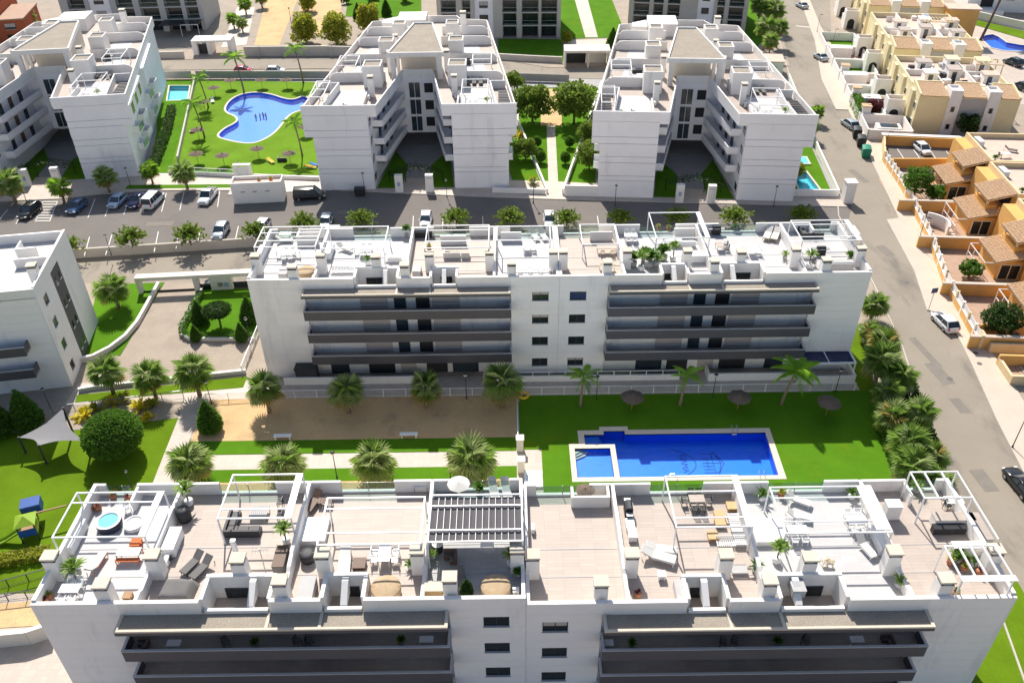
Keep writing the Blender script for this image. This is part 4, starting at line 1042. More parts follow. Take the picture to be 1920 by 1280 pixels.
    for k, y in enumerate((5.2, 16.2)):
        if y > depth - 4: continue
        p_ = MB().box(-3.6, -.5, y, y + 2.6, -.2, 3.6).build('porch', 'white_wall', root)
        b = MB().box(-3.6, -.5, y, y + .2, 3.6, 4.3).box(-3.6, -.5, y + 2.4, y + 2.6, 3.6, 4.3).box(-3.6, -3.4, y + .2, y + 2.4, 3.6, 4.3); b.build('porch_parapet', 'white_wall', p_)
        MB().box(-3.4, -.55, y + .2, y + 2.4, 3.6, 3.66).build('porch_deck', 'terra_floor', p_)
        pts = [(-2.9 + .8 + .8*math.cos(math.pi*j/8), 1.6 + .8*math.sin(math.pi*j/8)) for j in range(9)] + [(-2.9, 0.), (-1.3, 0.)]
        MB().yprism(pts, y - .03, y - .005).build('arched_door', 'room_dark', p_)
        MB().prism([(-3.3,y+2.6),(-.5,y+2.6),(-.5,y+5.6),(-3.3,y+5.6)], -.2, 2.4).build('porch_wing', 'white_wall', root)
    return root
YR = R(-9)
yellow_row('yellow terraced houses with two white stair shafts facing the walled car yard', (73.5, 146.5, 0), YR, 1, 22)
yellow_row('second row of yellow terraced houses, left of the curved blue pool', (79.2, 173.5, 0), YR, 2, 26)
yellow_row('third row of yellow terraced houses near the top right', (85.4, 206, 0), YR, 3, 26)
# walled front yards along the street
def yard(label, pts, h, floor):
    root = thing('walled_yard', label, 'yard')
    b = MB(); poly_strip(b, pts, .22, 0, h, True); b.build('yard_wall', 'white_wall', root)
    MB().prism(pts, .0, .09).build('yard_floor', floor, root)
    return root
def off(o, x, y, rz=YR): return (o[0] + x*math.cos(rz) - y*math.sin(rz), o[1] + x*math.sin(rz) + y*math.cos(rz))
A = (73.5, 146.5)
yds = []
for i, (y0, y1, fl_, tx) in enumerate(((-4.2, 3.6, 'terra_floor', 'with the grey skylight'), (3.8, 13.5, 'turf', 'with the purple bush and hedge'), (13.8, 19.5, 'turf', 'with a narrow lawn'), (19.8, 27, 'terra_floor', 'beside the silver car'), (27.3, 36, 'turf', 'with a strip of grass'), (36.3, 45, 'terra_floor', 'second from the top'), (45.3, 56, 'turf', 'at the very top'))):
    xl = -8.4
    pts = [off(A, xl, y0), off(A, -3.7 if i in (1,) else -.6, y0), off(A, -3.7 if i in (1,) else -.6, y1), off(A, xl, y1)]
    yd = yard('white walled front yard ' + tx, pts, 1.9, fl_)
    q = off(A, xl + 1.2, y0 + 1.0)
    if i in (1, 2, 4): MB().obox(off(A, xl + 1.1, y0 + .9), 1.5, 1.5, .05, 3.0, YR).build('gatehouse', 'white_wall', yd); MB().obox(off(A, xl + 1.1, y0 + .9), 1.7, 1.7, 3.0, 3.2, YR).build('gatehouse_roof', 'roof_tile', yd)
    if i == 0:
        MB().obox(off(A, -4.6, -2.4), 4.2, 2.4, .05, 2.1, YR).build('outhouse', 'white_wall', yd); MB().obox(off(A, -4.6, -2.4), 3.0, 1.5, 2.1, 2.25, YR).build('skylight', 'glass_dark', yd)
    if i in (1, 3, 5): MB().obox(off(A, -5.6, y1 - 1.4), 4.6, 2.4, .05, 2.3, YR).build('outhouse', 'white_wall', yd)
# yard with parked cars between yellow and orange houses
cy = thing('walled_yard', 'ochre walled car yard below the yellow houses', 'yard')
pts = [(66.6,141.4),(93,137.6),(93,128),(78,131.6),(64.6,132.0),(64.1,134.5)]
MB().prism(pts, 0, .04).build('yard_floor', 'asphalt_lot', cy)
for a, c, mt in (((66.6,141.4),(93,137.4),'orange_wall'),((64.4,131.8),(78,131.4),'orange_wall'),((64.1,134.5),(66.5,141.4),'orange_cap')):
    b = MB(); poly_strip(b, [c, a], .3, 0, 1.7, False); b.build('yard_wall', mt, cy)
b = MB(); poly_strip(b, [(93,138.4),(66.4,142.3)], .9, 1.7, 1.85); b.build('wall_coping', 'white_wall', cy)
for i in range(4):
    p = Vector((68.6 + 2.7*i, 139.6 - .4*i)); q = p + Vector((-.55,-5.)); d = (q-p).normalized(); n = Vector((-d.y, d.x))*.06
    MB().prism([p-n, q-n, q+n, p+n], .04, .048).build('stall_line', 'line_paint', cy)

def orange_house(label, loc, rz, wide=16, top=True, lawn='terra_floor'):
    root = thing('orange_house', label, 'house', loc, rz)
    # lower living room with tiled lean-to
    MB().box(.0, 3.5, .2, 5.8, -.2, 2.75).build('wall', 'orange_wall', root)
    slope_box(root, 'lean_to_roof', 'orange_cap', (-.6, -.35, 2.75), (-.6, 6.1, 2.75), (3.5, -.35, 3.75))
    tile_roof(root, (-.7, -.45, 2.8), (-.7, 6.2, 2.8), (3.5, -.45, 3.8))
    fr = MB().box(.35, 2.95, .12, .2, .05, 2.3).build('sliding_door', 'white_metal', root)
    for k in range(2): MB().box(.45 + 1.27*k, 1.6 + 1.27*k, .09, .12, .12, 2.2).build('pane', 'glass_dark', fr)
    cf = MB()
    for y in (.4, 2.2, 4.0, 5.7): cf.box(-1.7, -1.62, y, y + .08, .05, 2.3)
    for y0, y1 in ((.4, 5.78),): cf.box(-1.7, -1.62, y0, y1, 2.3, 2.4).box(-1.7, -1.62, y0, y1, 1.1, 1.18)
    cf.box(-1.62, 0, .4, .48, 2.3, 2.4).box(-1.62, 0, 5.7, 5.78, 2.3, 2.4)
    cf.build('conservatory_frame', 'white_metal', root)
    # main volume with roof terrace
    MB().box(3.5, 5.2, .6, 5.3, -.2, 3.4).box(5.2, wide, -.1, 11.0, -.2, 5.9).build('wall', 'orange_wall', root)
    MB().box(3.5, 5.2, 5.3, 11, -.2, 5.9).build('wall', 'orange_wall', root)
    MB().box(3.5, 5.2, .6, 5.3, 3.4, 3.46).build('porch_floor', 'pink_tile', root)
    MB().box(5.14, 5.2, 1.4, 4.6, 3.5, 5.5).build('porch_door', 'room_dark', root)
    MB().box(3.5, 5.2, .6, .8, 3.46, 4.3).build('porch_balustrade', 'orange_wall', root)
    b = MB().box(5.5, wide, -.1, .2, 5.9, 6.75).box(5.5, wide, 10.7, 11, 5.9, 6.75).box(5.2, 5.5, -.1, 11, 5.9, 6.8); b.build('parapet', 'orange_cap', root)
    MB().box(5.5, wide, .2, 10.7, 5.9, 5.96).build('roof_terrace', 'pink_tile', root)
    # upper porch
    MB().box(1.9, 3.5, 1.2, 5.4, 3.3, 4.3).build('porch_balustrade', 'orange_wall', root)
    for y in (1.3, 5.2): MB().box(1.95, 2.2, y - .12, y + .12, 4.4, 5.4).build('porch_post', 'orange_cap', root)
    slope_box(root, 'porch_roof', 'orange_cap', (1.5, .3, 5.4), (1.5, 5.5, 5.4), (5.2, .3, 6.5))
    tile_roof(root, (1.4, .2, 5.45), (1.4, 5.6, 5.45), (5.2, .2, 6.55))
    add_window(root, 9.6, 10.8, -.13, 3.6, 5.0); add_window(root, 12.2, 13.2, -.13, .9, 2.2)
    ac = MB().box(8.2, 9.0, -.5, -.12, 3.5, 4.1).build('air_conditioner', 'pot_grey', root); MB().lathe([(.22, 0), (.22, .03)], (0, 0, 0), 12).build('fan_grille', 'dark_metal', ac, loc=(8.6, -.5, 3.8)).rotation_euler[0] = R(90)
    # garden
    MB().box(-8.2, 0, -3.9, 7.2, -.1, .06).build('garden_floor', lawn, root)
    g_ = MB().box(-8.4, 3.2, -4.25, -4.0, 0, 1.75).build('garden_wall', 'orange_wall', root)
    MB().box(-8.45, 3.2, -4.4, -3.85, 1.75, 1.9).build('wall_tiles', 'paving', g_)
    for k in range(8): MB().box(-2.6 + .0*k, -1.8, -3.2 + k*.55, -2.9 + k*.55, .06, .18 + .02*k).build('step', 'white_wall' if k % 2 else 'terra_floor', root)
    return root
oh = [orange_house('orange house nearest the car yard, with a wooden pergola garden', (68.4, 119.6, 0), R(-5)),
      orange_house('orange house second from the car yard, white curved garden wall', (66.9, 108.3, 0), R(-5)),
      orange_house('orange house third from the car yard, shrub in its court', (65.1, 96.0, 0), R(-5)),
      orange_house('orange house at the right edge with a dark leafy garden tree', (63.4, 84.2, 0), R(-5))]
cw = MB(); n = 14
for k in range(n):
    a0, a1 = R(-35 + 110*k/n), R(-35 + 110*(k+1)/n); r1, r2 = 2.7, 2.95
    cw.prism([(r1*math.cos(a0), r1*math.sin(a0)), (r2*math.cos(a0), r2*math.sin(a0)), (r2*math.cos(a1), r2*math.sin(a1)), (r1*math.cos(a1), r1*math.sin(a1))], .06, 1.9)
cw.build('curved_wall', 'white_wall', oh[1], loc=(-5.6, .5, 0))
# street wall: orange base with white slatted panels
def street_wall(label, a, b_, n, zt=1.0):
    a = Vector(a); b_ = Vector(b_); d = b_ - a; L_ = d.length
    root = thing('street_wall', label, 'wall', (a.x, a.y, .1), math.atan2(d.y, d.x))
    s = L_/n
    MB().box(0, L_, -.15, .15, 0, zt).build('wall_base', 'orange_wall', root)
    MB().box(-.05, L_ + .05, -.18, .18, zt, zt + .06).build('wall_cap', 'white_wall', root)
    for i in range(n + 1): MB().box(i*s - .17, i*s + .17, -.17, .17, 0, zt + .95).build('pier', 'white_wall' if i % 2 else 'orange_cap', root)
    for i in range(n):
        p_ = MB().box(i*s + .17, (i+1)*s - .17, -.05, .05, zt + .14, zt + .2).build('fence_panel', 'white_metal', root)
        for k in range(int((s - .5)/.19)): MB().box(i*s + .25 + k*.19, i*s + .38 + k*.19, -.03, .03, zt + .2, zt + .88).build('slat', 'white_metal', p_)
    return root
W_ = [G(*p) for p in ((1690,354),(1742,457),(1769,533),(1812,613),(1834,654))]
street_wall('ochre street wall with white slats by the first orange house', G(1657,305), W_[0], 6)
street_wall('ochre street wall with white slats by the curved garden wall', W_[0], W_[1], 7)
street_wall('ochre street wall with white slats by the third orange garden', W_[1], W_[2], 5)
street_wall('ochre street wall with white slats beside the white parked car', W_[2], W_[4], 6)
# sunken stair courts at the right edge
for i, (px, py, lb_) in enumerate(((1853,661,'upper'), (1892,722,'lower'))):
    p = G(px, py)
    st = thing('stair_court', lb_ + ' walled stair court at the right edge below the orange houses', 'steps', (p.x, p.y, 0), R(-4))
    MB().box(0, 9, 0, .3, 0, 1.3).box(0, .3, .3, 3.6, 0, 1.1).build('court_wall', 'orange_cap', st)
    MB().box(0, 9, 3.6, 3.9, 0, 1.5).build('court_wall', 'orange_wall', st)
    MB().box(.3, 9, .3, 3.6, 0, .1).build('court_floor', 'terra_floor', st)
    for k in range(7): MB().box(2 + k*.4, 2.3 + k*.4, .5, 3.4, .1, .16 + k*.09).build('step', 'tile_beige' if k % 2 else 'terra_floor', st)
# pool court, boundary wall and white villa at the far top right
pw = thing('boundary_wall', 'long white boundary wall above the curved pool', 'wall')
b = MB(); poly_strip(b, [(116.2,222),(128,206),(150,186)], .4, 0, 1.8); b.build('wall', 'white_wall', pw)
wv = thing('white_villa', 'white villa with an arched doorway in the top right corner', 'house', (119, 226, 0), R(-9))
MB().box(0, 30, 0, 12, -.2, 7).build('wall', 'white_wall', wv); MB().box(-.2, 30, -.2, 12, 7, 7.5).build('parapet', 'white_wall', wv)
MB().box(-.5, 8, -4, 0, -.2, 1.2).build('terrace', 'white_wall', wv)
pts = [(3.2 + 1.5 + 1.5*math.cos(math.pi*j/8), 3.0 + 1.5*math.sin(math.pi*j/8)) for j in range(9)] + [(3.2, 1.2), (6.2, 1.2)]
MB().yprism(pts, -.06, -.01).build('arched_door', 'room_dark', wv)
add_window(wv, 9, 11, -.04, 3, 4.6); add_window(wv, 14, 16, -.04, 3, 4.6)
sheet('lawn', [(113,219),(117,219.5),(128.5,203),(150,182),(150,176),(124,198)], .10, 'turf_old', .1)
sheet('terrain', [(100,160),(160,160),(160,214),(100,214)], -.005, 'tile_pave', .01)
pgr = thing('garden_kiosk', 'orange kiosk with a flat pink roof near the curved pool', 'kiosk', (101.5, 199.5, 5.), YR)
MB().box(0, 6.5, 0, 4, -5, 2.6).build('wall', 'orange_wall', pgr); MB().box(-.4, 6.9, -.4, 4.4, 2.6, 2.85).build('roof', 'pink_tile', pgr)
def wood_pergola(label, loc, rz, w_, d, h, n, mt='wood_light'):
    root = thing('wooden_pergola', label, 'pergola', loc, rz)
    for x, y in ((0,0),(w_,0),(0,d),(w_,d)): MB().box(x-.08,x+.08,y-.08,y+.08,0,h).build('post', mt, root)
    for y in (0, d): MB().box(-.3, w_+.3, y-.07, y+.07, h, h+.16).build('beam', mt, root)
    for k in range(n): MB().box((w_-.1)*k/(n-1), (w_-.1)*k/(n-1)+.1, -.35, d+.35, h+.16, h+.26).build('slat', mt, root)
    return root
wood_pergola('pale timber pergola on the second yellow roof terrace', (90.2, 186.5, 6.28), YR, 6, 3.2, 2.2, 9, 'bamboo')
wood_pergola('cream timber pergola on the nearest yellow roof terrace', (88.6, 158.2, 6.28), YR, 4.6, 3.2, 2.2, 5, 'orange_cap')
wood_pergola('dark slatted pergola in the first orange garden', (64.6, 121.6, 0), R(-5), 3.4, 3.6, 2.5, 8, 'wood_dark')
wp = thing('sun_canopy', 'navy canopy on orange timber posts above the orange roof terrace', 'canopy', (85.6, 130.2, 6.0), R(-5))
for x, y in ((0,0),(2.6,0),(0,3),(2.6,3)): MB().box(x-.11,x+.11,y-.11,y+.11,0,2.6).build('post','orange_cap',wp)
MB()._add([(-.5,-.5,2.6),(3.1,-.5,2.6),(3.1,3.5,2.6),(-.5,3.5,2.6),(1.3,1.5,3.4)],[(0,1,4),(1,2,4),(2,3,4),(3,0,4),(3,2,1,0)]).build('canopy_cloth','navy',wp)
# ================================================================== VEGETATION
vr = random.Random(11)
def leaf_quad(b, p, s, d=None, flat=.5):
    d = d or Vector((vr.gauss(0,1), vr.gauss(0,1), vr.gauss(0,flat))).normalized()
    u = d.cross(Vector((vr.gauss(0,1), vr.gauss(0,1), vr.gauss(0,1)))).normalized()
    p = Vector(p); a = d*s; c = u*s*.42
    b._add([p - a*.2, p + a*.45 + c, p + a, p + a*.45 - c], [(0,1,2,3)])
def fan_mesh(nl=15, R_=1.0, droop=.25, spread=105):
    b = MB(); pl = .75
    b.bar((0,0,0), (pl,0,0), .045, .03)
    for i in range(nl):
        a = R(-spread + 2*spread*i/(nl-1)); L_ = R_*(.78 + .22*math.cos(a*.7)); w_ = .068
        d = Vector((math.cos(a), math.sin(a), 0)); n = Vector((-d.y, d.x, 0)); o = Vector((pl,0,0))
        fold = .06*(1 if i % 2 else -1)
        m_ = o + d*L_*.55 + Vector((0,0,fold*.6)); t = o + d*L_ + Vector((0,0,-droop*(.6 + .4*abs(math.sin(a)))))
        b._add([o, m_ + n*w_, t, m_ - n*w_], [(0,1,2),(0,2,3)])
    me = bpy.data.meshes.new('frond'); me.from_pydata([tuple(v) for v in b.v], [], b.f); return me
def feather_mesh(L_=2.6, n=17, droop=1.1, lw=.62):
    b = MB(); pts = []
    for i in range(n+1):
        t = i/n; pts.append(Vector((L_*t*(1 - .18*t*t), 0, .55*t - droop*t*t*1.15)))
    b.tube(pts[::3] + [pts[-1]], .028, 3)
    for i in range(2, n+1):
        t = i/n; w_ = lw*math.sin(math.pi*min(1, .12 + .83*t))
        for s in (-1, 1):
            p = pts[i]; e = p + Vector((.28, s*w_, -.22 - .18*t)); c = Vector((.075, 0, 0))
            mid = (p + e)*.5 + Vector((0,0,.06))
            b._add([p - c*.6, p + c*.6, mid + c, e, mid - c], [(0,1,2,4),(4,2,3)])
    me = bpy.data.meshes.new('frond'); me.from_pydata([tuple(v) for v in b.v], [], b.f); return me
FAN = [fan_mesh(15, 1.05, .3), fan_mesh(14, 1.0, .5, 95), fan_mesh(16, 1.1, .4, 115)]
FEA = [feather_mesh(), feather_mesh(2.4, 16, 1.5, .55)]
for me in FAN + FEA: me.materials.append(None)
FRM = {}
def frond_variant(me, mt):
    k = (me.name, mt)
    if k not in FRM:
        c = me.copy(); c.name = 'frond'; c.materials.clear(); c.materials.append(MATS[mt]); FRM[k] = c
    return FRM[k]
def mk_fan_palm(h, seed, nf=30, rr=1.25, mt=('frond','frond_grey','frond'), skirt=True, tr=.17):
    def mk():
        q = random.Random(seed); root = thing('fan_palm', 'x', 'palm tree')
        MB().tube([(0,0,-.1),(.02,.01,h*.3),(.04,-.02,h*.7),(0,0,h)], [tr*1.5, tr*1.1, tr, tr*1.05], 9).build('trunk', 'palm_trunk', root, True)
        if skirt:
            b = MB()
            for i in range(110):
                a = q.uniform(0, 6.28); z = h - q.uniform(.1, .95); r0 = tr*.9; L_ = q.uniform(.5, .95)
                d = Vector((math.cos(a), math.sin(a), 0)); n = Vector((-d.y, d.x, 0))*.13; p = d*r0 + Vector((0,0,z)); e = d*(r0 + .36*L_) + Vector((0,0,z - L_))
                b._add([p - n, p + n, e + n*1.5, e - n*1.5], [(0,1,2,3)])
            struct(b.build('dead_frond_skirt', 'palm_skirt', root), 'stuff')
        for i in range(nf):
            t = (i + .5)/nf; el = R(80 - 118*t**.85); a = i*2.39996 + q.uniform(-.15, .15)
            me = frond_variant(FAN[q.randrange(3)], mt[i % len(mt)] if t < .86 else 'frond_dry')
            o = bpy.data.objects.new('frond', me); COL.objects.link(o); o.parent = root
            o.location = (0, 0, h - .05 - .25*t); o.rotation_mode = 'XYZ'; o.rotation_euler = (q.uniform(-.35,.35), -el, a); s = rr*q.uniform(.85, 1.1); o.scale = (s, s, s)
        return root
    return mk
def mk_feather_palm(h, seed, nf=16, rr=1.0, mt=('frond','frond_bright'), lean=(0,0), tr=.13):
    def mk():
        q = random.Random(seed); root = thing('feather_palm', 'x', 'palm tree')
        MB().tube([(0,0,-.1),(lean[0]*.2,lean[1]*.2,h*.35),(lean[0]*.6,lean[1]*.6,h*.7),(lean[0],lean[1],h)], [tr*1.6, tr*1.15, tr, tr*.95], 8).build('trunk', 'palm_trunk', root, True)
        MB().lathe([(tr*.9,-.9),(tr*1.25,-.5),(tr*1.0,0),(tr*.5,.25)], (lean[0],lean[1],h+.1), 8).build('crownshaft', 'frond_bright', root, True)
        for i in range(nf):
            t = (i + .5)/nf; el = R(72 - 80*t); a = i*2.39996 + q.uniform(-.2, .2)
            me = frond_variant(FEA[i % 2], mt[i % len(mt)])
            o = bpy.data.objects.new('frond', me); COL.objects.link(o); o.parent = root
            o.location = (lean[0], lean[1], h + .15 - .2*t); o.rotation_euler = (q.uniform(-.2,.2), -el*.75, a); s = rr*q.uniform(.85, 1.1); o.scale = (s, s, s)
        return root
    return mk
def blob(b, c, r_, n, s, flat=.6, shell=.55):
    for i in range(n):
        d = Vector((vr.gauss(0,1), vr.gauss(0,1), vr.gauss(0,1))).normalized(); k = shell + (1-shell)*vr.random()**.5
        p = Vector(c) + Vector((d.x*r_[0], d.y*r_[1], d.z*r_[2]))*k
        leaf_quad(b, p, s*vr.uniform(.7, 1.3), (d*.7 + Vector((vr.gauss(0,.6), vr.gauss(0,.6), vr.gauss(0,.5)))).normalized())
def mk_tree(h, cr, mt, seed, clumps=16, leaves=190, ls=.26, trunk_h=None, name='broadleaf_tree', cz=.62, flat=.8, tr=.14):
    def mk():
        global vr
        vr = random.Random(seed); root = thing(name, 'x', 'tree')
        th = trunk_h or h*.45; tb = MB(); tb.tube([(0,0,-.1),(.05,.03,th*.5),(0,0,th)], [tr*1.3, tr, tr*.8], 8)
        cb = MB()
        for i in range(clumps):
            a = i*2.39996; t = (i + .5)/clumps; z = h*cz + (h*(1-cz))*(.95 - 1.7*t)*flat; rad = cr*math.sqrt(max(.08, 1 - ((z - h*cz)/(h*(1-cz)*1.15))**2))*vr.uniform(.35, .82)
            c = Vector((math.cos(a)*rad, math.sin(a)*rad, z))
            tb.tube([(0,0,th*.92), c*.55 + Vector((0,0,th*.35)), c], [tr*.5, tr*.28, tr*.1], 5)
            k = cr*vr.uniform(.26, .46); blob(cb, c, (k, k, k*.75), leaves, ls)
        tb.build('trunk', 'bark', root, True)
        struct(cb.build('crown', mt, root), 'stuff')
        return root
    return mk
def mk_spray_tree(h, cr, mt, seed, n=46, name='street_tree'):
    """young street tree: stiff leafy shoots radiating from a short trunk"""
    def mk():
        global vr
        vr = random.Random(seed); root = thing(name, 'x', 'tree')
        tb = MB(); tb.tube([(0,0,-.1),(.03,0,h*.3),(0,0,h*.5)], [.11,.085,.07], 7); cb = MB()
        for i in range(n):
            a = i*2.39996 + vr.uniform(-.3,.3); t = (i+.5)/n; el = R(88 - 95*t)
            L_ = cr*vr.uniform(.75, 1.12)*(.75 + .4*math.cos(el)); d = Vector((math.cos(a)*math.cos(el), math.sin(a)*math.cos(el), math.sin(el)*.8))
            o = Vector((0,0,h*.45)); e = o + d*L_
            tb.tube([o, e], [.025, .008], 4)
            for k in range(26):
                s = vr.uniform(.25, 1.05); p = o + d*L_*s + Vector((vr.gauss(0,.13), vr.gauss(0,.13), vr.gauss(0,.1)))
                leaf_quad(cb, p, vr.uniform(.22, .4), (d*.8 + Vector((vr.gauss(0,.6), vr.gauss(0,.6), vr.gauss(0,.4)))).normalized())
        tb.build('trunk', 'bark', root); struct(cb.build('crown', mt, root), 'stuff')
        return root
    return mk
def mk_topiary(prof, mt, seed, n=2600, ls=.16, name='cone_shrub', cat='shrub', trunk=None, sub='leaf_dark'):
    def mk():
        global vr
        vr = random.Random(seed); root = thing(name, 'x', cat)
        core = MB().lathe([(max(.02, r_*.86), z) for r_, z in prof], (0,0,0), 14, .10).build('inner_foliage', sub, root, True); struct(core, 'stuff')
        b = MB(); L_ = [0.]
        for (r0, z0), (r1, z1) in zip(prof, prof[1:]): L_.append(L_[-1] + math.hypot(r1-r0, z1-z0)*(r0 + r1 + .05))
        for i in range(n):
            t = vr.random()*L_[-1]; j = max(k for k in range(len(prof)-1) if L_[k] <= t); f = (t - L_[j])/max(1e-6, L_[j+1]-L_[j])
            r_ = prof[j][0] + (prof[j+1][0]-prof[j][0])*f; z = prof[j][1] + (prof[j+1][1]-prof[j][1])*f; a = vr.uniform(0, 6.283)
            k = vr.uniform(.84, 1.03)
            dz = -(prof[j+1][0]-prof[j][0])/max(.05, abs(prof[j+1][1]-prof[j][1])+.01)
            d = Vector((math.cos(a), math.sin(a), max(-1, min(1.5, dz)))).normalized()
            leaf_quad(b, (math.cos(a)*r_*k, math.sin(a)*r_*k, z), ls*vr.uniform(.7,1.3), (d + Vector((vr.gauss(0,.7), vr.gauss(0,.7), vr.gauss(0,.7)))).normalized())
        struct(b.build('foliage', mt, root), 'stuff')
        if trunk: MB().tube([(0,0,-.1),(.04,.02,trunk*.5),(0,0,trunk)], [.16,.12,.12], 8).build('trunk', 'bark', root)
        return root
    return mk
CONE = [(.5,.05),(.95,.4),(1.0,.9),(.82,1.6),(.52,2.5),(.22,3.2),(.03,3.7)]
BALL = [(.15,.0),(.75,.2),(1.2,.7),(1.35,1.3),(1.25,1.9),(.85,2.4),(.4,2.65),(.02,2.75)]
# --- fan palms
GPALM = 'fan palms in the communal garden'
for i, (x, y, h, t) in enumerate(((213,737,3.2,'left'),(293,746,3.2,'middle'),(375,741,3.6,'right'))):
    place('fanA%d' % (i % 2), mk_fan_palm(3.2, 3 + i, 23), ('left', 'middle', 'right')[i] + ' fan palm of the three below the ramp driveway', G(x, y), i*1.3, GPALM, h/3.2)
place('fanB', mk_fan_palm(3.0, 9, 28, 1.45), 'fan palm on the small lawn beside the curved driveway wall', G(222,577), .4, GPALM)
for i, (x, y) in enumerate(((505,772),(655,774),(800,763),(942,764))):
    place('fanC%d' % (i % 2), mk_fan_palm(3.3, 20 + i, 25, 1.3, ('frond_grey','frond','frond_grey')), ORD[i] + ' fan palm from the left in the row on the shaded sand court', G(x, y), i*1.9, GPALM, (1.0, .98, .9, 1.12)[i])
for i, (x, y) in enumerate(((366,905),(540,905),(704,902),(884,902))):
    place('fanD%d' % (i % 2), mk_fan_palm(2.7, 30 + i, 30, 1.42, ('frond_grey','frond','frond_grey'), tr=.24), ORD[i] + ' fan palm from the left in the row beside the straight path', G(x, y), i*2.3, GPALM, (1, .98, 1.0, 1.12)[i])
for i, (x, y, s) in enumerate(((1632,600,.85),(1650,672,1.0),(1640,722,1.05),(1678,738,.9),(1662,808,.95),(1708,812,.9),(1690,865,1.0),(1738,880,.85),(1695,920,1.0),(1745,932,.8),(1625,640,.7),(1652,770,.8))):
    place('fanE%d' % (i % 3), mk_fan_palm((2.8, 2.2, 3.3)[i % 3], 40 + i, 26, 1.35, ('frond','frond_grey','frond_dry' if i % 3 == 1 else 'frond')), ORD[i] + ' fan palm counted from the far end of the strip beside the street', G(x, y), i*1.1, 'fan palms in the strip beside the street', s)
for i, (x, y, s) in enumerate(((30,380,1.25),(121,380,.95),(206,362,1.0),(287,345,.85),(352,355,1.05))):
    place('fanF%d' % (i % 2), mk_fan_palm(2.9, 60 + i, 22, 1.2, ('frond','frond_bright') if i % 2 else ('frond','frond_grey')), ORD[i] + ' fan palm from the left along the far edge of the car park', G(x, y), i*1.7, 'fan palms by the car park', s)
for i, (x, y, s) in enumerate(((1430,95,1.3),(1447,60,1.25),(1420,55,1.3),(1455,90,1.1),(1440,112,1.0))):
    place('fanG%d' % (i % 2), mk_fan_palm(4.2, 70 + i, 24, 1.3), ORD[i] + ' tall fan palm in the cluster behind the street-side villa', G(x, y), i*1.4, 'palms behind the street-side villa', s)
for i, (x, y, s, t) in enumerate(((62,62,1.2,'beside the rust red building'),(440,55,.9,'left one on the gravel by the sand court'),(456,62,.85,'right one on the gravel by the sand court'),(462,28,1.0,'at the top edge left of the sand court'),(492,16,1.0,'at the corner of the sand court'),(1528,232,.8,'behind the street wall of the right villa'),(1515,262,.9,'beside the plunge pool garden'))):
    place('fanF%d' % (i % 2), None, 'fan palm ' + t, G(x, y), i*1.9, 'scattered fan palms', s)
# --- feather palms
for i, (x, y, h, t) in enumerate(((1088,761,4.,'left'),(1275,759,4.1,'middle'),(1465,758,4.6,'right'))):
    place('feaA%d' % i, mk_feather_palm(h, 80 + i, (11, 9, 20)[i], (.8, .8, 1.02)[i], ('frond_bright','frond_bright') if i else ('frond','frond_bright'), (.2, .35, .8) [i:i+1]*1 + (0,)), t + ' bright feather palm in the shade on the pool lawn', G(x, y), 0, 'feather palms on the pool lawn')
for i, (x, y, h, t) in enumerate(((458,174,7.2,'behind the free-form pool'),(569,155,7.,'at the back right of the free-form pool'),(384,258,6.4,'nearest the dividing wall of the free-form pool'),(391,202,6.0,'back left beside the free-form pool'),(567,292,6.2,'right of the free-form pool near the villa'))):
    place('feaB%d' % (i % 2), mk_feather_palm(7, 90 + i, 14, 1.0, ('frond_bright','frond'), (-.6, .2)), 'slender feather palm ' + t, G(x, y), i*.3, 'slender palms round the free-form pool', h/7)
tk = thing('palm_trunk', 'tall dark palm trunk rising out of view beside the curved pool', 'palm tree', G(1838, 76))
MB().tube([(0,0,-.1),(1.4,1.0,4),(3.0,2.2,9),(4.2,3,13)], [.35,.28,.26,.24], 9).build('trunk', 'bark', tk, True)
for i in range(20):
    o = bpy.data.objects.new('frond', frond_variant(FEA[i % 2], 'frond')); COL.objects.link(o); o.parent = tk; o.location = (4.2,3,13); o.rotation_euler = (0, -R(60 - 5*i), i*2.4); o.scale = (1.4,)*3
# --- car park trees
for i, (x, y, s) in enumerate(((-8,488,.9),(133,478,1.),(250,464,1.1),(358,458,1.12),(480,448,.95),(572,434,1.05),(680,428,1.05),(856,426,1.08),(957,426,1.1),(1062,426,1.0),(1163,424,.95),(1268,424,1.0),(1374,424,1.08),(1500,420,1.05),(600,425,.6))):
    if i == 14: break
    place('spray%d' % (i % 3), mk_spray_tree(2.7, 1.9, 'leaf_olive', 100 + i), ORD[i] + ' young street tree from the left in the row along the car park', G(x, y), i*1.2, 'street trees along the car park', s)
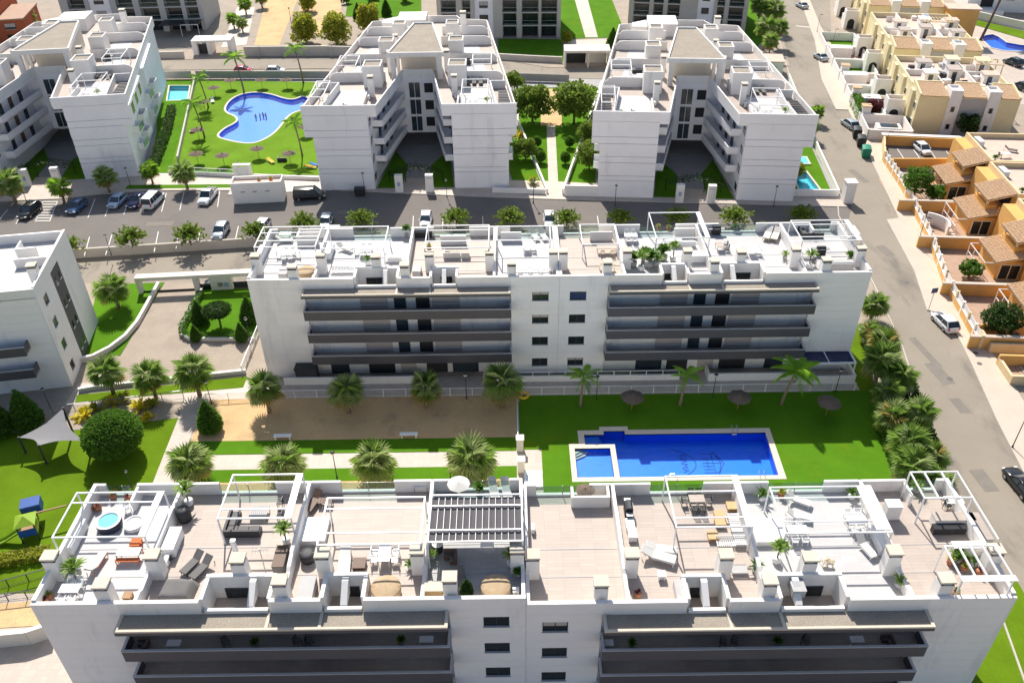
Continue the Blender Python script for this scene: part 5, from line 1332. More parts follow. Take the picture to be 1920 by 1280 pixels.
# --- lane trees, garden trees
for i, (x, y, s, t) in enumerate(((998,231,1.35,'left of'),(1076,232,1.45,'right of'))):
    place('lane%d' % i, mk_tree(5.2, 2.8, 'leaf_olive', 120 + i, 24, 150, .34, 1.6, cz=.6), 'spreading tree ' + t + ' the sandy end of the green lane', G(x, y), i, 'trees of the green lane', s)
for i, (x, y, s, t) in enumerate(((985,300,.8,'against the middle villa beside the green lane'),(1105,318,1.0,'near the street-side villa beside the green lane'),(1103,270,.9,'second against the street-side villa beside the green lane'),(1143,215,.9,'third against the street-side villa beside the green lane'),(965,170,.8,'behind the middle villa at the lane corner'))):
    place('lane%d' % (i % 2), None, 'smaller tree ' + t, G(x, y), i*2, 'trees of the green lane', s*.9)
for i, (x, y, t) in enumerate(((1006,278,'upper left'),(1014,306,'lower left'),(1068,278,'upper right'),(1060,308,'lower right'))):
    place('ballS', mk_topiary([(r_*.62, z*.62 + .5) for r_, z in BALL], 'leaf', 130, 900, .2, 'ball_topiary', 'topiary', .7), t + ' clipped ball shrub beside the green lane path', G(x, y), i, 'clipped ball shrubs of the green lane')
for i, (x, y, s, t) in enumerate(((574,82,1.2,'left'),(632,84,1.25,'middle'),(694,62,1.2,'right'))):
    place('pine', mk_tree(5.4, 2.7, 'leaf_yellow', 140, 26, 170, .34, 1.2, cz=.55, flat=1.), t + ' of the three bushy yellow-green trees on the dirt by the sand court', G(x, y), i*2, 'bushy trees by the sand court', s)
place('pine', None, 'bushy yellow-green tree at the top beyond the sand court', G(578, 22), 1, 'bushy trees by the sand court', .9)
for i, (x, y, s, t) in enumerate(((1062,82,.5,'yellow-green bush beside the cream gate portal'),(1495,330,.4,'bush beside the plunge pool'),(18,60,.8,'bush below the rust red building'))):
    place('pine', None, t, G(x, y), i, 'small bushes', s)
# --- clipped cones and balls
CG = 'clipped cone shrubs'
for i, (x, y, s, t) in enumerate(((57,798,1.35,'large cone shrub beside the shade sail'),(5,812,1.3,'large cone shrub cut off by the left edge'),(397,806,1.12,'cone shrub at the corner of path and sand court'),(377,606,.95,'back left cone shrub of the topiary lawn'),(369,638,.62,'front left cone shrub of the topiary lawn'),(455,638,.72,'front right cone shrub of the topiary lawn'),(470,604,1.05,'back right cone shrub of the topiary lawn'),(1148,92,1.3,'dark cypress right of the cream gate portal'))):
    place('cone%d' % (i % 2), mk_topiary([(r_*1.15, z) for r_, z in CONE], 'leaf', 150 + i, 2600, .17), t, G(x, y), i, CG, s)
for i, (x, y) in enumerate(((672,38),(696,32),(725,30))):
    place('cone%d' % (i % 2), None, ORD[i] + ' dark cypress from the left on the lawn at the top edge', G(x, y), i, CG, 1.15)
place('ballL', mk_topiary([(r_*2.45, z*1.9 + .5) for r_, z in BALL], 'leaf', 160, 9000, .22, 'ball_tree', 'tree', 1.2), 'big round ball tree on the playground lawn', G(224, 850), 0, None, .88)
place('mush', mk_topiary([(.3,2.0),(1.3,2.05),(1.72,2.25),(1.8,2.55),(1.55,2.85),(.8,3.0),(.03,3.05)], 'leaf_dark', 161, 2600, .16, 'mushroom_topiary', 'topiary', 2.1), 'flat-topped mushroom topiary on the small square lawn', G(414, 612), 0)
# --- hedges and loose plants
def leafbox(name, label, line, w_, h, mt, n, ls=.2, z=0.):
    global vr
    vr = random.Random(len(label)); b = MB(); L_ = sum((Vector(q[:2]) - Vector(p[:2])).length for p, q in zip(line, line[1:]))
    for p, q in zip(line, line[1:]):
        p = Vector((p[0],p[1],0)); q = Vector((q[0],q[1],0)); d = q - p; nn = Vector((-d.y, d.x, 0)).normalized()
        for i in range(int(n*d.length/L_)):
            k = vr.choice((0,1,2)); t = vr.random(); u = vr.uniform(-.5,.5); zz = vr.uniform(.05, 1)
            if k == 0: zz = vr.uniform(.9, 1.05)
            elif k == 1: u = vr.choice((-.5,.5))*vr.uniform(.85,1.1)
            leaf_quad(b, p + d*t + nn*u*w_ + Vector((0,0,z + zz*h)), ls*vr.uniform(.7,1.3))
    o = b.build(name, mt); tag(o, label, 'hedge'); return o
leafbox('hedge', 'clipped hedge round the topiary lawn', [(-41.1,94.8),(-41.2,87),(-40.6,85.4),(-39.4,84.9),(-31.8,84.7)], .7, .75, 'leaf', 3200, .16, .05)
leafbox('hedge', 'thick bright hedge in the front yard with the purple bush', [off(A,-7.6,4.6), off(A,-7.6,13.0)], 1.5, 2.4, 'leaf', 3600, .26)
leafbox('hedge', 'dry yellowish hedge behind the near block\'s left corner', [G(-30,1062), G(95,1040)], 1.2, .8, 'leaf_yellow', 2200, .2)
leafbox('hedge', 'low dark shrubs along the street beside the fan palms', [G(1690,700), G(1745,850), G(1762,930)], 1.6, .9, 'leaf_dark', 3600, .25)
leafbox('hedge', 'dark undergrowth under the fan palms beside the pool lawn', [G(1655,790), G(1690,880), G(1705,930)], 2.0, .7, 'leaf', 2600, .22)
leafbox('hedge', 'green hedge along the foot of the right villa', [(46.4,139),(52.5,146),(55,160)], 1.4, 1.3, 'leaf', 2600, .26)
leafbox('hedge', 'dark shrubs between villa and free-form pool garden', [(-60.8,134.5),(-63.5,150),(-66.5,163)], 1.4, 1.1, 'leaf_dark', 3000, .28)
leafbox('hedge', 'low shrubs in front of the grey apartments', [(-2,192.6),(12,189.8)], 1.2, 1.0, 'leaf_dark', 1800, .28)
def mk_spiky(n, L_, mt, seed, name='leafy_plant', pot=None, cat='plant', trunk=0., lw=.09):
    def mk():
        q = random.Random(seed); root = thing(name, 'x', cat); z0 = .0
        if pot:
            MB().lathe([(.16,0),(.26,.12),(.28,.4),(.24,.48)], (0,0,0), 12).build('pot', pot, root, True); MB().lathe([(.22,.44),(.2,.46)], (0,0,0), 10).build('soil', 'soil', root); z0 = .46
        if trunk: MB().tube([(0,0,z0),(.05,.02,z0+trunk)], [.06,.05], 6).build('stem', 'bark', root)
        b = MB()
        for i in range(n):
            a = i*2.39996; el = R(q.uniform(15, 85)); d = Vector((math.cos(a)*math.cos(el), math.sin(a)*math.cos(el), math.sin(el))); nn = Vector((-math.sin(a), math.cos(a), 0))*lw*L_
            p = Vector((0,0,z0+trunk)); m_ = p + d*L_*.6; e = p + d*L_*q.uniform(.85,1.1) + Vector((0,0,-.22*L_))
            b._add([p - nn*.4, p + nn*.4, m_ + nn, e, m_ - nn], [(0,1,2,4),(4,2,3)])
        struct(b.build('foliage', mt, root), 'stuff')
        return root
    return mk
for i, (x, y) in enumerate(((160,780),(178,770),(210,757),(235,752),(262,765),(288,762),(276,785))):
    place('gold%d' % (i % 2), mk_spiky(26, 1.5, ('leaf_gold', 'leaf_yellow')[i % 2], 170 + i, lw=.13), ORD[i] + ' yellow leafy plant from the left in the bed behind the ball tree', G(x, y), i, 'yellow plants in the gravel bed', (1.1,.9,1.0,1.05,1.1,.95,.8)[i])
place('gold1', None, 'yellow plant by the white wall of the green lane', G(1000,345), 0, 'yellow plants', 1.1)
place('gold0', None, 'yellow plant beside the middle villa\'s balcony', G(972,256), 0, 'yellow plants', 1.2)
# house gardens
place('gt1', mk_tree(5.2, 2.3, 'leaf', 180, 16, 200, .26, 1.9), 'two-tiered garden tree beside the dark slatted pergola', G(1712,372), 0)
place('gt2', mk_tree(2.6, 1.5, 'leaf', 181, 12, 200, .22, .5), 'rounded dark shrub in the first orange garden', G(1748,378), 0)
place('gt2', None, 'bright green shrub in the third orange court', G(1815,522), 1, None, .95)
place('gt4', mk_tree(4.0, 2.5, 'leaf_dark', 183, 18, 240, .24, .9), 'dark leafy tree by the white slatted wall at the right', G(1868,628), 0)
place('gt5', mk_tree(4.6, 1.9, 'leaf_dark', 184, 14, 200, .24, 1.0), 'dark bush climbing the grey wall between the white stair shafts', (82.3, 143.4, 0), 0)
place('gt6', mk_tree(2.6, 2.2, 'leaf_red', 185, 14, 260, .22, .5), 'purple-red bush behind the bright hedge', (*off(A, -4.6, 8.5), 0), 0)
place('gt7', mk_tree(2.0, 1.4, 'leaf_olive', 186, 10, 200, .2, .4), 'olive bush beside the purple-red bush', (*off(A, -2.4, 9.5), 0), 0)
for i, (x, y, s) in enumerate(((700,10,1.),(650,18,.8),(760,15,1.1))):
    place('gt7', None, ORD[i] + ' leafy bush from the left beyond the top lawn', G(x, y - 10), i, None, s*1.4)
# ================================================================== POOLS
def inset(poly, d):
    n = len(poly); out = []
    ar = sum(poly[i][0]*poly[(i+1) % n][1] - poly[(i+1) % n][0]*poly[i][1] for i in range(n)); sg = 1 if ar > 0 else -1
    for i in range(n):
        p0, p1, p2 = (Vector(poly[i-1]), Vector(poly[i]), Vector(poly[(i+1) % n]))
        a = (p1-p0).normalized(); c = (p2-p1).normalized(); na = Vector((-a.y, a.x))*sg; nc = Vector((-c.y, c.x))*sg
        b_ = (na + nc); k = d/max(.35, b_.length_squared/2) ; out.append(tuple(p1 + b_*k*.5*1.0 if b_.length > .01 else p1 + na*d))
    return out
def smooth_loop(poly, it=2):
    for _ in range(it):
        n = len(poly); q = []
        for i in range(n):
            p, r_ = Vector(poly[i]), Vector(poly[(i+1) % n]); q += [tuple(p*.75 + r_*.25), tuple(p*.25 + r_*.75)]
        poly = q
    return poly
def ring(b, outer, inner, z0, z1):
    n = len(outer)
    for i in range(n):
        j = (i+1) % n; o0, o1, i0, i1 = outer[i], outer[j], inner[i], inner[j]
        b._add([(*o0,z1),(*o1,z1),(*i1,z1),(*i0,z1),(*i0,z0),(*i1,z0)], [(0,1,2,3),(3,2,5,4)])
def basin(par, inner, depth, mt, wt, zw=-.16, wmt='water', floor=None):
    n = len(inner); b = MB()
    for i in range(n):
        j = (i+1) % n; b._add([(*inner[i],.02),(*inner[j],.02),(*inner[j],-depth),(*inner[i],-depth)], [(0,1,2,3)])
    b.build('basin_wall', mt, par)
    def cap(z, nm, m_):
        t = tessellate_polygon([[Vector((x,y,0)) for x, y in inner]]); q = MB(); q.v = [(x,y,z) for x, y in inner]; q.f = [tuple(k) for k in t]
        me = bpy.data.meshes.new(nm); me.from_pydata(q.v, [], q.f); bm = bmesh.new(); bm.from_mesh(me)
        for f in bm.faces:
            f.normal_update()
            if f.normal.z < 0: f.normal_flip()
        bm.to_mesh(me); bm.free(); return mobj(nm, me, m_, par)
    cap(-depth, 'basin_floor', floor or mt); cap(zw, 'water', wmt)
pa = thing('swimming_pool', 'rectangular blue swimming pool with a square children\'s basin on the lawn', 'swimming pool')
MA = [(10.75,60.05),(26.62,60.05),(26.9,66.4),(12.0,66.4),(12.0,66.95),(9.75,66.95),(9.75,66.4),(7.65,66.4),(7.65,64.85),(10.75,64.85)]
basin(pa, MA, 1.15, 'basin', 1, floor='basin_lower'); SA = [(6.5,60.1),(10.2,60.1),(10.2,64.3),(6.5,64.3)]
basin(pa, SA, .55, 'basin_light', 1)
b = MB(); cop = [POOL_A]
loops = [POOL_A, MA, SA]; flat = [p for l in loops for p in l]
b.v = [(x,y,.07) for x, y in flat]; b.f = [tuple(t) for t in tessellate_polygon([[Vector((x,y,0)) for x,y in l] for l in loops])]
for l in loops:
    k = len(b.v); n = len(l); b.v += [(x,y,.07) for x,y in l] + [(x,y,-.14) for x,y in l]; b.f += [(k+i, k+(i+1)%n, k+n+(i+1)%n, k+n+i) for i in range(n)]
b.build('coping', 'coping', pa)
for k in range(5): MB().box(7.7, 9.7 - .12*k, 64.9 + .0, 66.38, -1.14 + .18*k, -1.14 + .18*(k+1)).build('step', 'basin_light', pa, loc=(-.0, 0, 0)).scale = (1, 1, 1)
for k in range(3): MB().prism([(6.52,64.28),(7.9-.35*k,64.28),(7.6-.35*k,63.7+.12*k),(6.52,63.1+.3*k)], -.54+.12*k, -.54+.12*(k+1)).build('step', 'coping', pa)
def pool_ladder(par, x, y, s=1):
    b = MB()
    for dx in (-.25, .25): b.tube([(x+dx, y+.5*s, .07),(x+dx, y+.5*s, .75),(x+dx, y+.15*s, .95),(x+dx, y-.12*s, .7),(x+dx, y-.12*s, -.9)], .022, 6)
    for z in (-.7,-.4,-.1): b.tube([(x-.25,y-.12*s,z),(x+.25,y-.12*s,z)], .02, 5)
    b.build('ladder', 'chrome', par)
pool_ladder(pa, 23.6, 66.4); pool_ladder(pa, 24.9, 60.05, -1)
sh = thing('pool_shower', 'thin bent handrail on the near edge of the rectangular pool', 'handrail', (15.6, 59.75, .07))
MB().tube([(0,0,0),(.0,0,.6),(.5,0,.7),(.9,0,.0)], .025, 6).build('rail', 'chrome', sh)
def text_mesh(par, txt, size, loc, rz, mt, name='lettering'):
    cu = bpy.data.curves.new(name, 'FONT'); cu.body = txt; cu.size = size; cu.align_x = 'CENTER'; cu.extrude = .004
    t = bpy.data.objects.new(name, cu); COL.objects.link(t); bpy.context.view_layer.update()
    me = bpy.data.meshes.new_from_object(t.evaluated_get(bpy.context.evaluated_depsgraph_get())); bpy.data.objects.remove(t)
    return mobj(name, me, mt, par, loc=loc, rz=rz)
c0 = G(1283, 868, -1.1)
text_mesh(pa, 'GAMA', .95, (c0.x - .3, c0.y, -1.13), R(-90), 'logo_ink')
lg = MB()
for k in range(16):
    a0 = R(-62 + 124*k/16); a1 = R(-62 + 124*(k+1)/16)
    lg.bar((c0.x - 3.2 + 4.4*math.cos(a0), c0.y + 4.4*math.sin(a0)*.55, -1.13), (c0.x - 3.2 + 4.4*math.cos(a1), c0.y + 4.4*math.sin(a1)*.55, -1.13), .1, .01)
for (x0,y0,x1,y1) in ((1.9,-1.2,3.4,-1.2),(1.9,1.2,3.4,1.2),(1.9,-.8,2.9,-.8),(1.9,.0,3.8,.0),(1.9,.5,2.9,.5),(1.9,-.4,2.9,-.4),(3.4,-1.2,3.8,0),(3.4,1.2,3.8,0),(3.0,-1.2,3.0,1.2),(2.4,-.8,2.4,.5),(3.3,-1.4,4.1,0),(3.3,1.4,4.1,0)):
    lg.bar((c0.x + x0, c0.y + y0*1.15, -1.128), (c0.x + x1, c0.y + y1*1.15, -1.128), .09, .01)
lg.build('emblem', 'logo_ink', pa)
def loop_pool(label, outer, d, depth, bm_, smooth=0, cmt='coping', wmt='water', name='swimming_pool', cat='swimming pool', floor=None):
    root = thing(name, label, cat); inn = inset(outer, d)
    if smooth: pass
    b = MB(); ring(b, outer, inn, -.14, .10); n = len(outer)
    for i in range(n):
        j = (i+1) % n; b._add([(*outer[i],.10),(*outer[j],.10),(*outer[j],-.1),(*outer[i],-.1)], [(0,1,2,3)])
    b.build('coping', cmt, root); basin(root, inn, depth, bm_, 1, wmt=wmt, floor=floor); return root
pb = loop_pool('free-form blue pool with bathers on the villa lawn', POOL_B, .8, .8, 'basin_lower', wmt='water_rough', floor='basin_light')
loop_pool('small teal pool in the private garden left of the free-form pool', POOL_C, .6, .8, 'basin_teal')
pd = loop_pool('turquoise plunge pool with pale surround by the street', POOL_D, .6, .8, 'basin_teal')
loop_pool('curved deep blue pool at the far right edge', POOL_E, .8, .9, 'basin')
q0 = G(1492, 303); sp = thing('plunge_pool', 'half-hidden turquoise plunge pool beside the right villa', 'swimming pool', (q0.x, q0.y, 0), R(-4))
MB().box(-3.4,2.2,-1.6,1.6,.05,.3).build('coping','coping',sp); MB().box(-3.1,1.9,-1.3,1.3,.3,.304).build('water','basin_teal',sp)
# bathers, waist-deep
def mk_person():
    root = thing('person', 'x', 'person'); me = bpy.data.meshes.new('body')
    V = [(0,0,-.3),(0,0,.0),(0,0,.28),(0,0,.42),(0,.02,.62),(.2,0,.36),(.34,-.1,.12),(.4,-.3,.02),(-.2,0,.36),(-.33,-.14,.14),(-.3,-.36,.05),(.1,0,-.35),(.11,.02,-.75),(-.1,0,-.35),(-.11,.05,-.75)]
    E_ = [(0,1),(1,2),(2,3),(3,4),(2,5),(5,6),(6,7),(2,8),(8,9),(9,10),(0,11),(11,12),(0,13),(13,14)]
    rad = [.14,.13,.16,.055,.105,.06,.045,.035,.06,.045,.035,.09,.06,.09,.06]
    me.from_pydata(V, E_, []); o = bpy.data.objects.new('body', me); COL.objects.link(o)
    sm = o.modifiers.new('s', 'SKIN'); o.modifiers.new('d', 'SUBSURF').levels = 2
    for i, v in enumerate(me.skin_vertices[0].data): v.radius = (rad[i], rad[i]); v.use_root = (i == 0)
    bpy.context.view_layer.update()
    m2 = bpy.data.meshes.new_from_object(o.evaluated_get(bpy.context.evaluated_depsgraph_get())); bpy.data.objects.remove(o)
    mobj('body', m2, 'skin', root, True)
    MB().lathe([(.10,.60),(.118,.64),(.10,.72),(.02,.75)], (0,.03,0), 10).build('hair', 'bark', root, True)
    MB().lathe([(.15,-.34),(.155,-.2),(.145,-.08)], (0,0,0), 12).build('swimwear', 'swim_blue', root, True)
    return root
for i, (x, y, t) in enumerate(((479,217,'leftmost'),(487,216,'second from left'),(493,214,'third from left'),(498,215,'rightmost'))):
    p = G(x, y, 0); place('bather', mk_person, t + ' of the bathers standing in the free-form pool', (p.x, p.y, -.25), i*1.4, 'bathers in the free-form pool', .85)

# ================================================================== STREET FURNITURE
def mk_lamp(h, seed=0, head='globe'):
    def mk():
        root = thing('street_lamp', 'x', 'street lamp')
        MB().tube([(0,0,-.1),(0,0,.5),(0,0,h)], [.06,.055,.035], 8).build('post', 'dark_metal', root, True)
        MB().lathe([(.11,0),(.11,.06),(.06,.3)], (0,0,0), 10).build('base', 'dark_metal', root)
        if head == 'globe':
            MB().lathe([(.05,0),(.17,.06),(.22,.2),(.17,.34),(.04,.4)], (0,0,h-.02), 12).build('globe', 'fabric_light' , root, True)
            MB().lathe([(.23,.0),(.2,.08),(.03,.13)], (0,0,h+.26), 12).build('cap', 'dark_metal', root, True)
        else:
            MB().box(-.14,.14,-.75,.05,h,h+.09).build('head', 'dark_metal', root)
        return root
    return mk
LG = 'black park lamps'
for i, (x, y, h, t) in enumerate(((684,362,3.2,'in front of the middle villa'),(838,370,2.8,'beside the middle villa\'s entrance'),(1000,381,3.6,'at the foot of the green lane'),(1153,386,3.2,'at the left corner of the street-side villa'),(1450,388,3.2,'before the right wing of the street-side villa'),(246,352,3.2,'between the parked cars and the left villa'),(50,378,3.2,'by the palm at the left car park corner'),(209,478,3.0,'on the retaining wall above the lane'),(397,757,3.0,'beside the path at the sand court corner'),(632,895,3.2,'left one beside the straight path'),(845,897,3.2,'right one beside the straight path'),(248,915,2.2,'next to the ball tree shadow'),(875,748,3.3,'on the shaded sand court'),(95,765,2.6,'beside the shade sail'),(1336,745,3.,'on the shaded pool lawn'),(1566,735,3.0,'under the louvred porch'),(1118,748,3.,'behind the left feather palm on the pool lawn'),(470,640,3.2,'at the left corner of the block behind the pool'),(452,330,2.4,'on the pool garden wall'),(633,70,3.2,'in front of the yellow-green trees'),(546,45,3.6,'on the sand court'))):
    place('lamp', mk_lamp(3.2), 'black lamp post ' + t, G(x, y), i, LG, h/3.2)
for i, (x, y, h, t) in enumerate(((1616,222,4.2,'by the front yard hedge'),(1719,462,4.6,'near the curved garden wall'),(1560,90,4.2,'near the silver car on the street'),(1532,60,4,'at the top of the street'),(1898,838,4.6,'at the right edge above the black car'),(1656,290,4.2,'by the car yard corner'))):
    place('slamp', mk_lamp(4.5, 0, 'flat'), 'tall thin lamp post on the pavement ' + t, G(x, y, .12), 1.2, 'tall street lamps', h/4.5)
sg = thing('street_sign', 'dark blue square sign on a pole by the white parked car', 'sign', G(1741, 580, .12), .2)
MB().tube([(0,0,0),(0,0,2.9)], .04, 6).build('pole', 'grey_metal', sg); MB().box(-.42,.42,-.03,.03,2.5,3.2).build('sign_plate', 'sign_blue', sg)
# thatched parasols
def mk_parasol():
    root = thing('thatched_parasol', 'x', 'parasol')
    MB().tube([(0,0,0),(0,0,2.45)], .05, 7).build('pole', 'wood', root)
    b = MB(); n = 26
    for lay, (r0, z0, r1, z1) in enumerate(((.0,2.62,1.0,2.34),(.75,2.42,1.5,2.16))):
        for j in range(n):
            a0, a1 = 6.283*j/n, 6.283*(j+1)/n; k = 1 + rnd.uniform(-.06,.05)
            b._add([(r0*math.cos(a0),r0*math.sin(a0),z0),(r0*math.cos(a1),r0*math.sin(a1),z0),(r1*k*math.cos(a1),r1*k*math.sin(a1),z1),(r1*k*math.cos(a0),r1*k*math.sin(a0),z1+.02)], [(0,1,2,3)])
    struct(b.build('thatch', 'thatch', root), 'stuff')
    for j in range(6): MB().tube([(0,0,2.5),(1.4*math.cos(j*1.047),1.4*math.sin(j*1.047),2.15)], .02, 4).build('rib', 'wood', root)
    MB().lathe([(.14,2.58),(.1,2.72),(.02,2.78)], (0,0,0), 8).build('finial', 'wood_dark', root)
    return root
for i, (x, y, t, g_) in enumerate(((1184,768,'left of the three on the shaded pool lawn',1),(1382,768,'middle of the three on the shaded pool lawn',1),(1548,778,'right of the three on the shaded pool lawn',1),(434,167,'first from the left behind the free-form pool',2),(492,166,'second from the left behind the free-form pool',2),(539,166,'third from the left behind the free-form pool',2),(404,181,'back left corner beside the free-form pool',2),(385,208,'between the slender palms left of the free-form pool',2),(374,261,'lower left beside the dividing wall',2),(372,307,'leftmost in the front row below the free-form pool',2),(421,310,'second from left in the front row below the free-form pool',2),(486,297,'third from left in the front row below the free-form pool',2),(545,306,'rightmost in the front row below the free-form pool',2),(574,255,'tucked against the middle villa',2))):
    place('parasol', mk_parasol, 'thatched parasol ' + t, G(x, y), i*.5, 'thatched parasols', .84)
# benches
def mk_bench():
    root = thing('park_bench', 'x', 'bench')
    MB().box(-.95,.95,-.25,.25,.42,.5).build('seat', 'plastic_white', root, bevel=.02)
    for s in (-1, 1): MB().prism([(s*.75-.06,-.22),(s*.75+.06,-.22),(s*.75+.06,.22),(s*.75-.06,.22)], 0, .42).build('leg', 'white_metal', root)
    return root
place('bench', mk_bench, 'left white bench at the edge of the sand court', G(531,822), 0, 'white benches'); place('bench', None, 'right white bench at the edge of the sand court', G(767,819), 0, 'white benches')
# waste containers
def mk_bin(mt, w_=1.9, d=1.3, h=1.5):
    def mk():
        root = thing('waste_container', 'x', 'waste container')
        MB().obox((0,0), w_, d, .12, h, 0, 1.12).build('body', mt, root, bevel=.05)
        pr = [(d*.58*math.cos(math.pi*k/8), h + .28*math.sin(math.pi*k/8)) for k in range(9)]
        MB().xprism(pr, -w_*.56, w_*.56).build('lid', mt, root)
        for sx in (-1,1):
            for sy in (-1,1): MB().lathe([(.1,-.04),(.1,.04)], (sx*w_*.38, sy*d*.36, .1), 8).build('wheel', 'tyre', root)
        return root
    return mk
place('bing', mk_bin('plastic_green'), 'green domed waste container nearest on the street', G(1622,293), R(75)); place('bing2', mk_bin('plastic_black'), 'dark waste container between the green one and the silver car', G(1613,273), R(75)); place('bing2', None, 'dark waste container right behind the silver car', G(1605,257), R(75))
place('bing2', None, 'black bin on the pavement before the middle villa', G(676,366), 0, None, .8)
# shade sail on four masts
ss = thing('shade_sail', 'grey shade sail stretched over four dark masts by the playground', 'shade sail')
cs = [G(35,820,2.2), G(118,765,3.4), G(156,826,2.4), G(72,835,2.6)]
cs = [Vector(c) for c in cs]; b = MB(); N = 8
ctr = sum(cs, Vector())/4
for i in range(N+1):
    for j in range(N+1):
        u, v = i/N, j/N; p = cs[0]*(1-u)*(1-v) + cs[1]*u*(1-v) + cs[2]*u*v + cs[3]*(1-u)*v
        pull = .22*(4*u*(1-u)*(1 - 4*v*(1-v)) + 4*v*(1-v)*(1 - 4*u*(1-u))); p = p.lerp(ctr, pull)
        b.v.append(tuple(p))
b.f = [(i*(N+1)+j, (i+1)*(N+1)+j, (i+1)*(N+1)+j+1, i*(N+1)+j+1) for i in range(N) for j in range(N)]
b.build('sail_cloth', 'sail', ss, True)
for c in cs: MB().tube([(c.x, c.y, 0), (c.x, c.y, c.z + .1)], .11, 8).build('mast', 'dark_metal', ss)
# playground tower with slide
pg_ = thing('play_tower', 'playground climbing tower with blue panels and lime slide on the lawn', 'playground', G(62, 1005), R(20))
for x, y in ((-.7,-.7),(.7,-.7),(.7,.7),(-.7,.7)): MB().tube([(x,y,0),(x,y,2.2)], .07, 6).build('post', 'dark_metal', pg_)
MB().box(-.8,.8,-.8,.8,.95,1.05).build('platform', 'wood', pg_); MB().box(-.75,.75,-.82,-.74,.9,1.7).build('side_panel', 'plastic_blue', pg_); MB().box(.72,.8,-.74,.74,1.05,1.7).build('side_panel', 'plastic_lime', pg_)
MB()._add([(-.9,-.9,2.2),(.9,-.9,2.2),(.9,.9,2.2),(-.9,.9,2.2),(0,0,2.75)],[(0,1,4),(1,2,4),(2,3,4),(3,0,4),(3,2,1,0)]).build('roof', 'plastic_lime', pg_)
MB().box(-.6,1.1,1.6,2.9,1.2,2.3).build('tower_box', 'plastic_blue', pg_); MB().tube([(.2,2.2,0),(.2,2.2,1.2)], .2, 8).build('post', 'bark', pg_)
MB().box(.7,3.4,1.0,1.12,1.75,1.87).build('bridge_beam', 'wood', pg_)
b = MB(); pts = [(-.8,1.0),(-1.4,.75),(-2.2,.35),(-2.9,.15),(-3.4,.12)]
for (x0,z0),(x1,z1) in zip(pts, pts[1:]): b._add([(x0,-.3,z0),(x0,.3,z0),(x1,.3,z1),(x1,-.3,z1),(x0,-.3,z0+.2),(x1,-.3,z1+.2),(x0,.3,z0+.2),(x1,.3,z1+.2)], [(0,1,2,3),(0,3,5,4),(1,6,7,2)])
b.build('slide', 'plastic_lime', pg_)
# fences along the paths at left
fence('metal_fence', 'thin rail fence beside the yellow plants', G(100,775), G(345,745), 1.0, 2.2, 'grey_metal', 'mesh')
fence('metal_fence', 'thin rail fence on the sand court edge next to the path', G(388,752), G(470,746), 1.0, 2.0, 'white_metal', 'mesh')
fence('metal_fence', 'railing along the walkway at the block\'s left corner', G(455,700), G(487,620), 1.1, 2.2, 'white_metal', 'mesh')
fence('glass_balustrade', 'glass fence along the near edge of the free-form pool lawn', (-57.4,133.1), (-46.2,131.5), 1.3, 2.2, 'white_metal')
fence('metal_fence', 'ramp railing at the lower left corner', G(-20,1110), G(92,1080), 1.0, 1.8, 'dark_metal', 'mesh')
fence('metal_fence', 'second ramp railing at the lower left corner', G(-20,1130), G(88,1118), 1.0, 1.8, 'dark_metal', 'mesh')
wallthing('garden_wall', 'pale ramp wall at the lower left corner', [G(-40,1215), G(60,1205), G(105,1190)], .3, 0, 1.6, 'cream_wall', 'white_wall')
rg = MB()
for k in range(20): a0, a1 = 6.283*k/20, 6.283*(k+1)/20; rg.tube([(.55*math.cos(a0), .55*math.sin(a0), .12),(.55*math.cos(a1), .55*math.sin(a1), .12)], .17, 6, False)
o = rg.build('swim_ring', 'rubber_yellow', None, True, G(981,742)); tag(o, 'yellow inflatable ring at the corner of the pool lawn fence', 'swim ring')
for i, (x, y, s) in enumerate(((983,842,.0),(985,882,.0))):
    o = MB().box(-.35,.35,-.35,.35,0,1.6).build('gate_pillar', 'cream_wall', None, loc=G(x-8, y)); tag(o, ('upper', 'lower')[i] + ' pale gate pillar between path and pool lawn', 'pillar')
    MB().box(-.42,.42,-.42,.42,1.6,1.7).build('pillar_cap', 'white_wall', o)
tb_ = thing('foot_bath', 'small white shower tray beside the pool path', 'foot bath', G(1000, 900)); MB().box(-.9,.9,-1.1,1.1,0,.25).build('tray', 'plastic_white', tb_); MB().box(-.7,.7,-.9,.9,.25,.255).build('water', 'car_paleblue', tb_)

